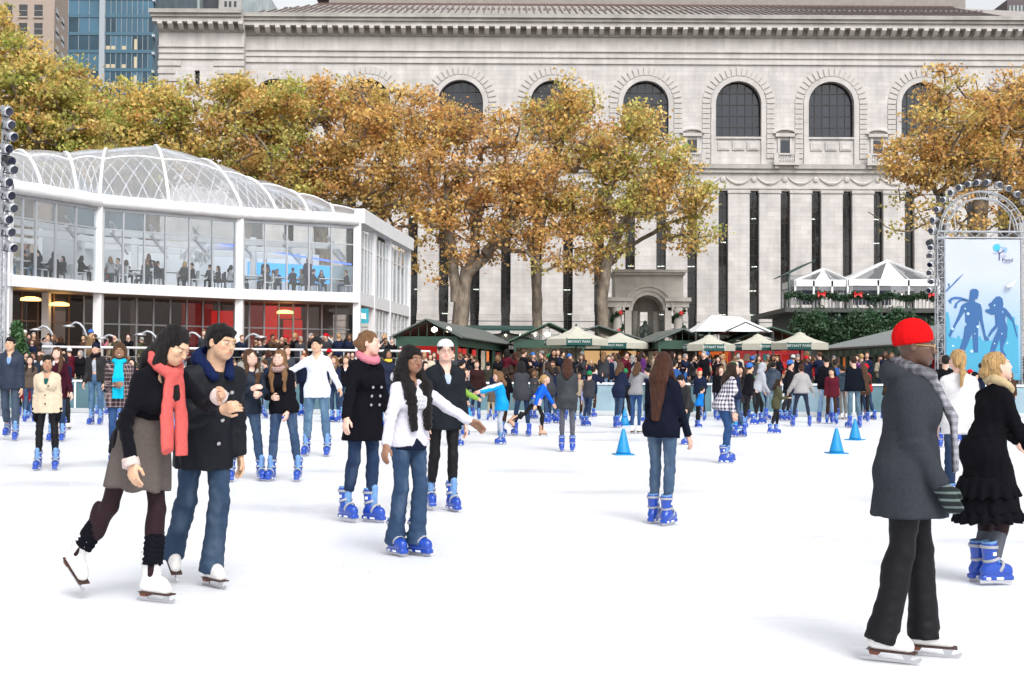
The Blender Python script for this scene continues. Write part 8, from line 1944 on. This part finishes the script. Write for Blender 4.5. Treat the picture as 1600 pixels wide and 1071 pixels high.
# more skaters near the far edge of the ice
G2_ = 'skaters far across the ice'
for tp in CT[:12]:
    pass
CS = []
for i in range(8):
    s = dict(_spec[i % 6]); hh, fem = _h[i % 6]; s.update(lod=3, fem=fem, top=('jacket', 'coat', 'parka')[i % 3], hem=(.10, .2, .16)[i % 3], thick=.03, tc=pk, bc=pk, skate='blue', hair='short' if hh == 'beanie' else hh, hl=.22, seed=i + 30, extras=[('beanie', pk)] if hh == 'beanie' else [], front=False, L=(10 * (i % 3), 5, 18), R=(-8 * (i % 2), 5, 12), lean=6 + 3 * (i % 3))
    r, J = build_person(s, hands=None); CS.append((r, J, hh, fem))
k = 0
while k < 72:
    px = rg.choices((rg.uniform(0, 330), rg.uniform(330, 700), rg.uniform(700, 1120), rg.uniform(1120, 1420), rg.uniform(1440, 1600)), (14, 5, 14, 14, 3))[0]; Yd = rg.choice((rg.uniform(38, 42.8), rg.uniform(29, 42.6))); w = at(px, 600, Yd)
    if spot(w.x, w.y, .5): clone(rg.choice(CS), (w.x, Yd, 0), R(rg.uniform(-180, 180)), rg.gauss(1.62, .12), 'skating ' + zone(px).replace('before', 'opposite').replace('under', 'opposite').replace('in front of', 'opposite'), G2_); k += 1
# diners upstairs
dl = [(30, 'leftmost'), (90, 'in the first bays'), (150, 'left of the second column'), (210, 'right of the second column'), (275, 'below the chandelier side bays'), (376, 'left of the third column'), (440, 'before the blue screen'), (560, 'near the pavilion corner')]
for j, (c, rz) in enumerate(TABLES):
    px = tabs[j][0]; zt_ = next((t for e, t in dl if px < e), 'near the pavilion corner')
    for q, (dx, rr) in enumerate(((-.92, 90), (.92, -90), (-.25, 0), (.25, 180))):
        if q > 1 and (j + q) % 3 == 0: continue
        dy = 0 if q < 2 else (.62 if q == 2 else -.62)
        p = c + Matrix.Rotation(rz, 3, 'Z') @ Vector((dx, dy, 0))
        tpl = ST_[(j * 2 + q) % 5]; ra_2 = rz + R(rr if q < 2 else (0 if q == 2 else 180)); pv = tpl[1]['pel']; loc = Vector((p.x, p.y, ZST - .02)) - Matrix.Rotation(ra_2, 3, 'Z') @ Vector((pv[0], pv[1], 0))
        clone(tpl, loc, rz + R(rr if q < 2 else (0 if q == 2 else 180)), 1.68, 'dining upstairs ' + zt_, 'diners upstairs in the glass pavilion', '{who}, {hair}, {coat} top, {zone}')
for (px, off, i, lab, rz) in ((278, 3.4, 2, 'standing upstairs below the chandelier', 20), (110, 2.8, 1, 'standing upstairs in the first bays', 40), (436, 2.6, 3, 'standing upstairs before the blue screen', 10), (490, 1.0, 3, 'standing upstairs against the glass', 200)):
    p = fpt(px, ZST, i); a, b = front[i], front[i + 1]; d = (b - a).normalized(); nn = Vector((-d.y, d.x, 0)); c = p + nn * off; clone(CT[(i * 3) % 12], (c.x, c.y, ZST), R(rz), 1.75, lab, 'people standing upstairs in the glass pavilion')
# the rest of the throng, past the limit of single figures: one object
MV = []; MF = []; MI = []; mlist = []; nv = 0
def mi(m_):
    if m_ not in mlist: mlist.append(m_)
    return mlist.index(m_)
k = 0; tries = 0
while k < 62 and tries < 2000:
    tries += 1; zone_ = rg.random(); px, Yd, zz = (rg.uniform(-10, 640), rg.uniform(47.6, 51), TZ) if zone_ < .3 else (rg.uniform(0, 660), rg.uniform(44.5, 46.6), DK) if zone_ < .45 else (rg.uniform(690, 1430), rg.uniform(47, 55), DK)
    w_ = at(px, 560, Yd)
    if not spot(w_.x, w_.y, .38): continue
    r, J, hh, fem = rg.choice(CT); cn, cc = rg.choices(COAT, CW)[0]; hn = rg.choices(HC, HW)[0]; ht = rg.choice(HATC); sk = skin_mat(rg.choices(SKN, SKW)[0]); tr = rg.choice(TROU); sc_ = rg.gauss(1.69, .07) / 1.7; a_ = R(look()); rot = np.array(((math.cos(a_), -math.sin(a_), 0), (math.sin(a_), math.cos(a_), 0), (0, 0, 1)))
    for q in KIDS[r.name]:
        nm = q.name.split('.')[0]
        if nm in ('skate', 'shoe'): continue
        m_ = {'trousers': tr, 'body': sk, 'hair': hair_mat(hn, HAIRC[hn]), 'beanie': cloth('hat_' + ht[0], ht[1])}.get(nm, cloth('crowd_' + cn.replace(' ', '_'), cc))
        me = q.data; v = np.empty(len(me.vertices) * 3, np.float32); me.vertices.foreach_get('co', v); v = v.reshape(-1, 3) @ rot.T * sc_ + np.array((w_.x, Yd, zz)); f = np.empty(len(me.loops), np.int32); me.loops.foreach_get('vertex_index', f); f = f.reshape(-1, 4) + nv
        MV.append(v); MF.append(f); MI.append(np.full(len(f), mi(m_), np.int32)); nv += len(v)
    k += 1
th_ = mesh_obj('crowd', np.concatenate(MV), np.concatenate(MF), smooth=True, mats=mlist, fmat=np.concatenate(MI)); tag(th_, 'dense throng of onlookers filling the gaps behind the rink barrier and on the terrace', 'crowd', kind='stuff')
# templates are not part of the scene
for L_ in (CT, CS, ST_):
    for r, J, a, b in L_:
        for k_ in KIDS[r.name]:
            for q in KIDS.get(k_.name, []): bpy.data.objects.remove(q)
            bpy.data.objects.remove(k_)
        bpy.data.objects.remove(r)
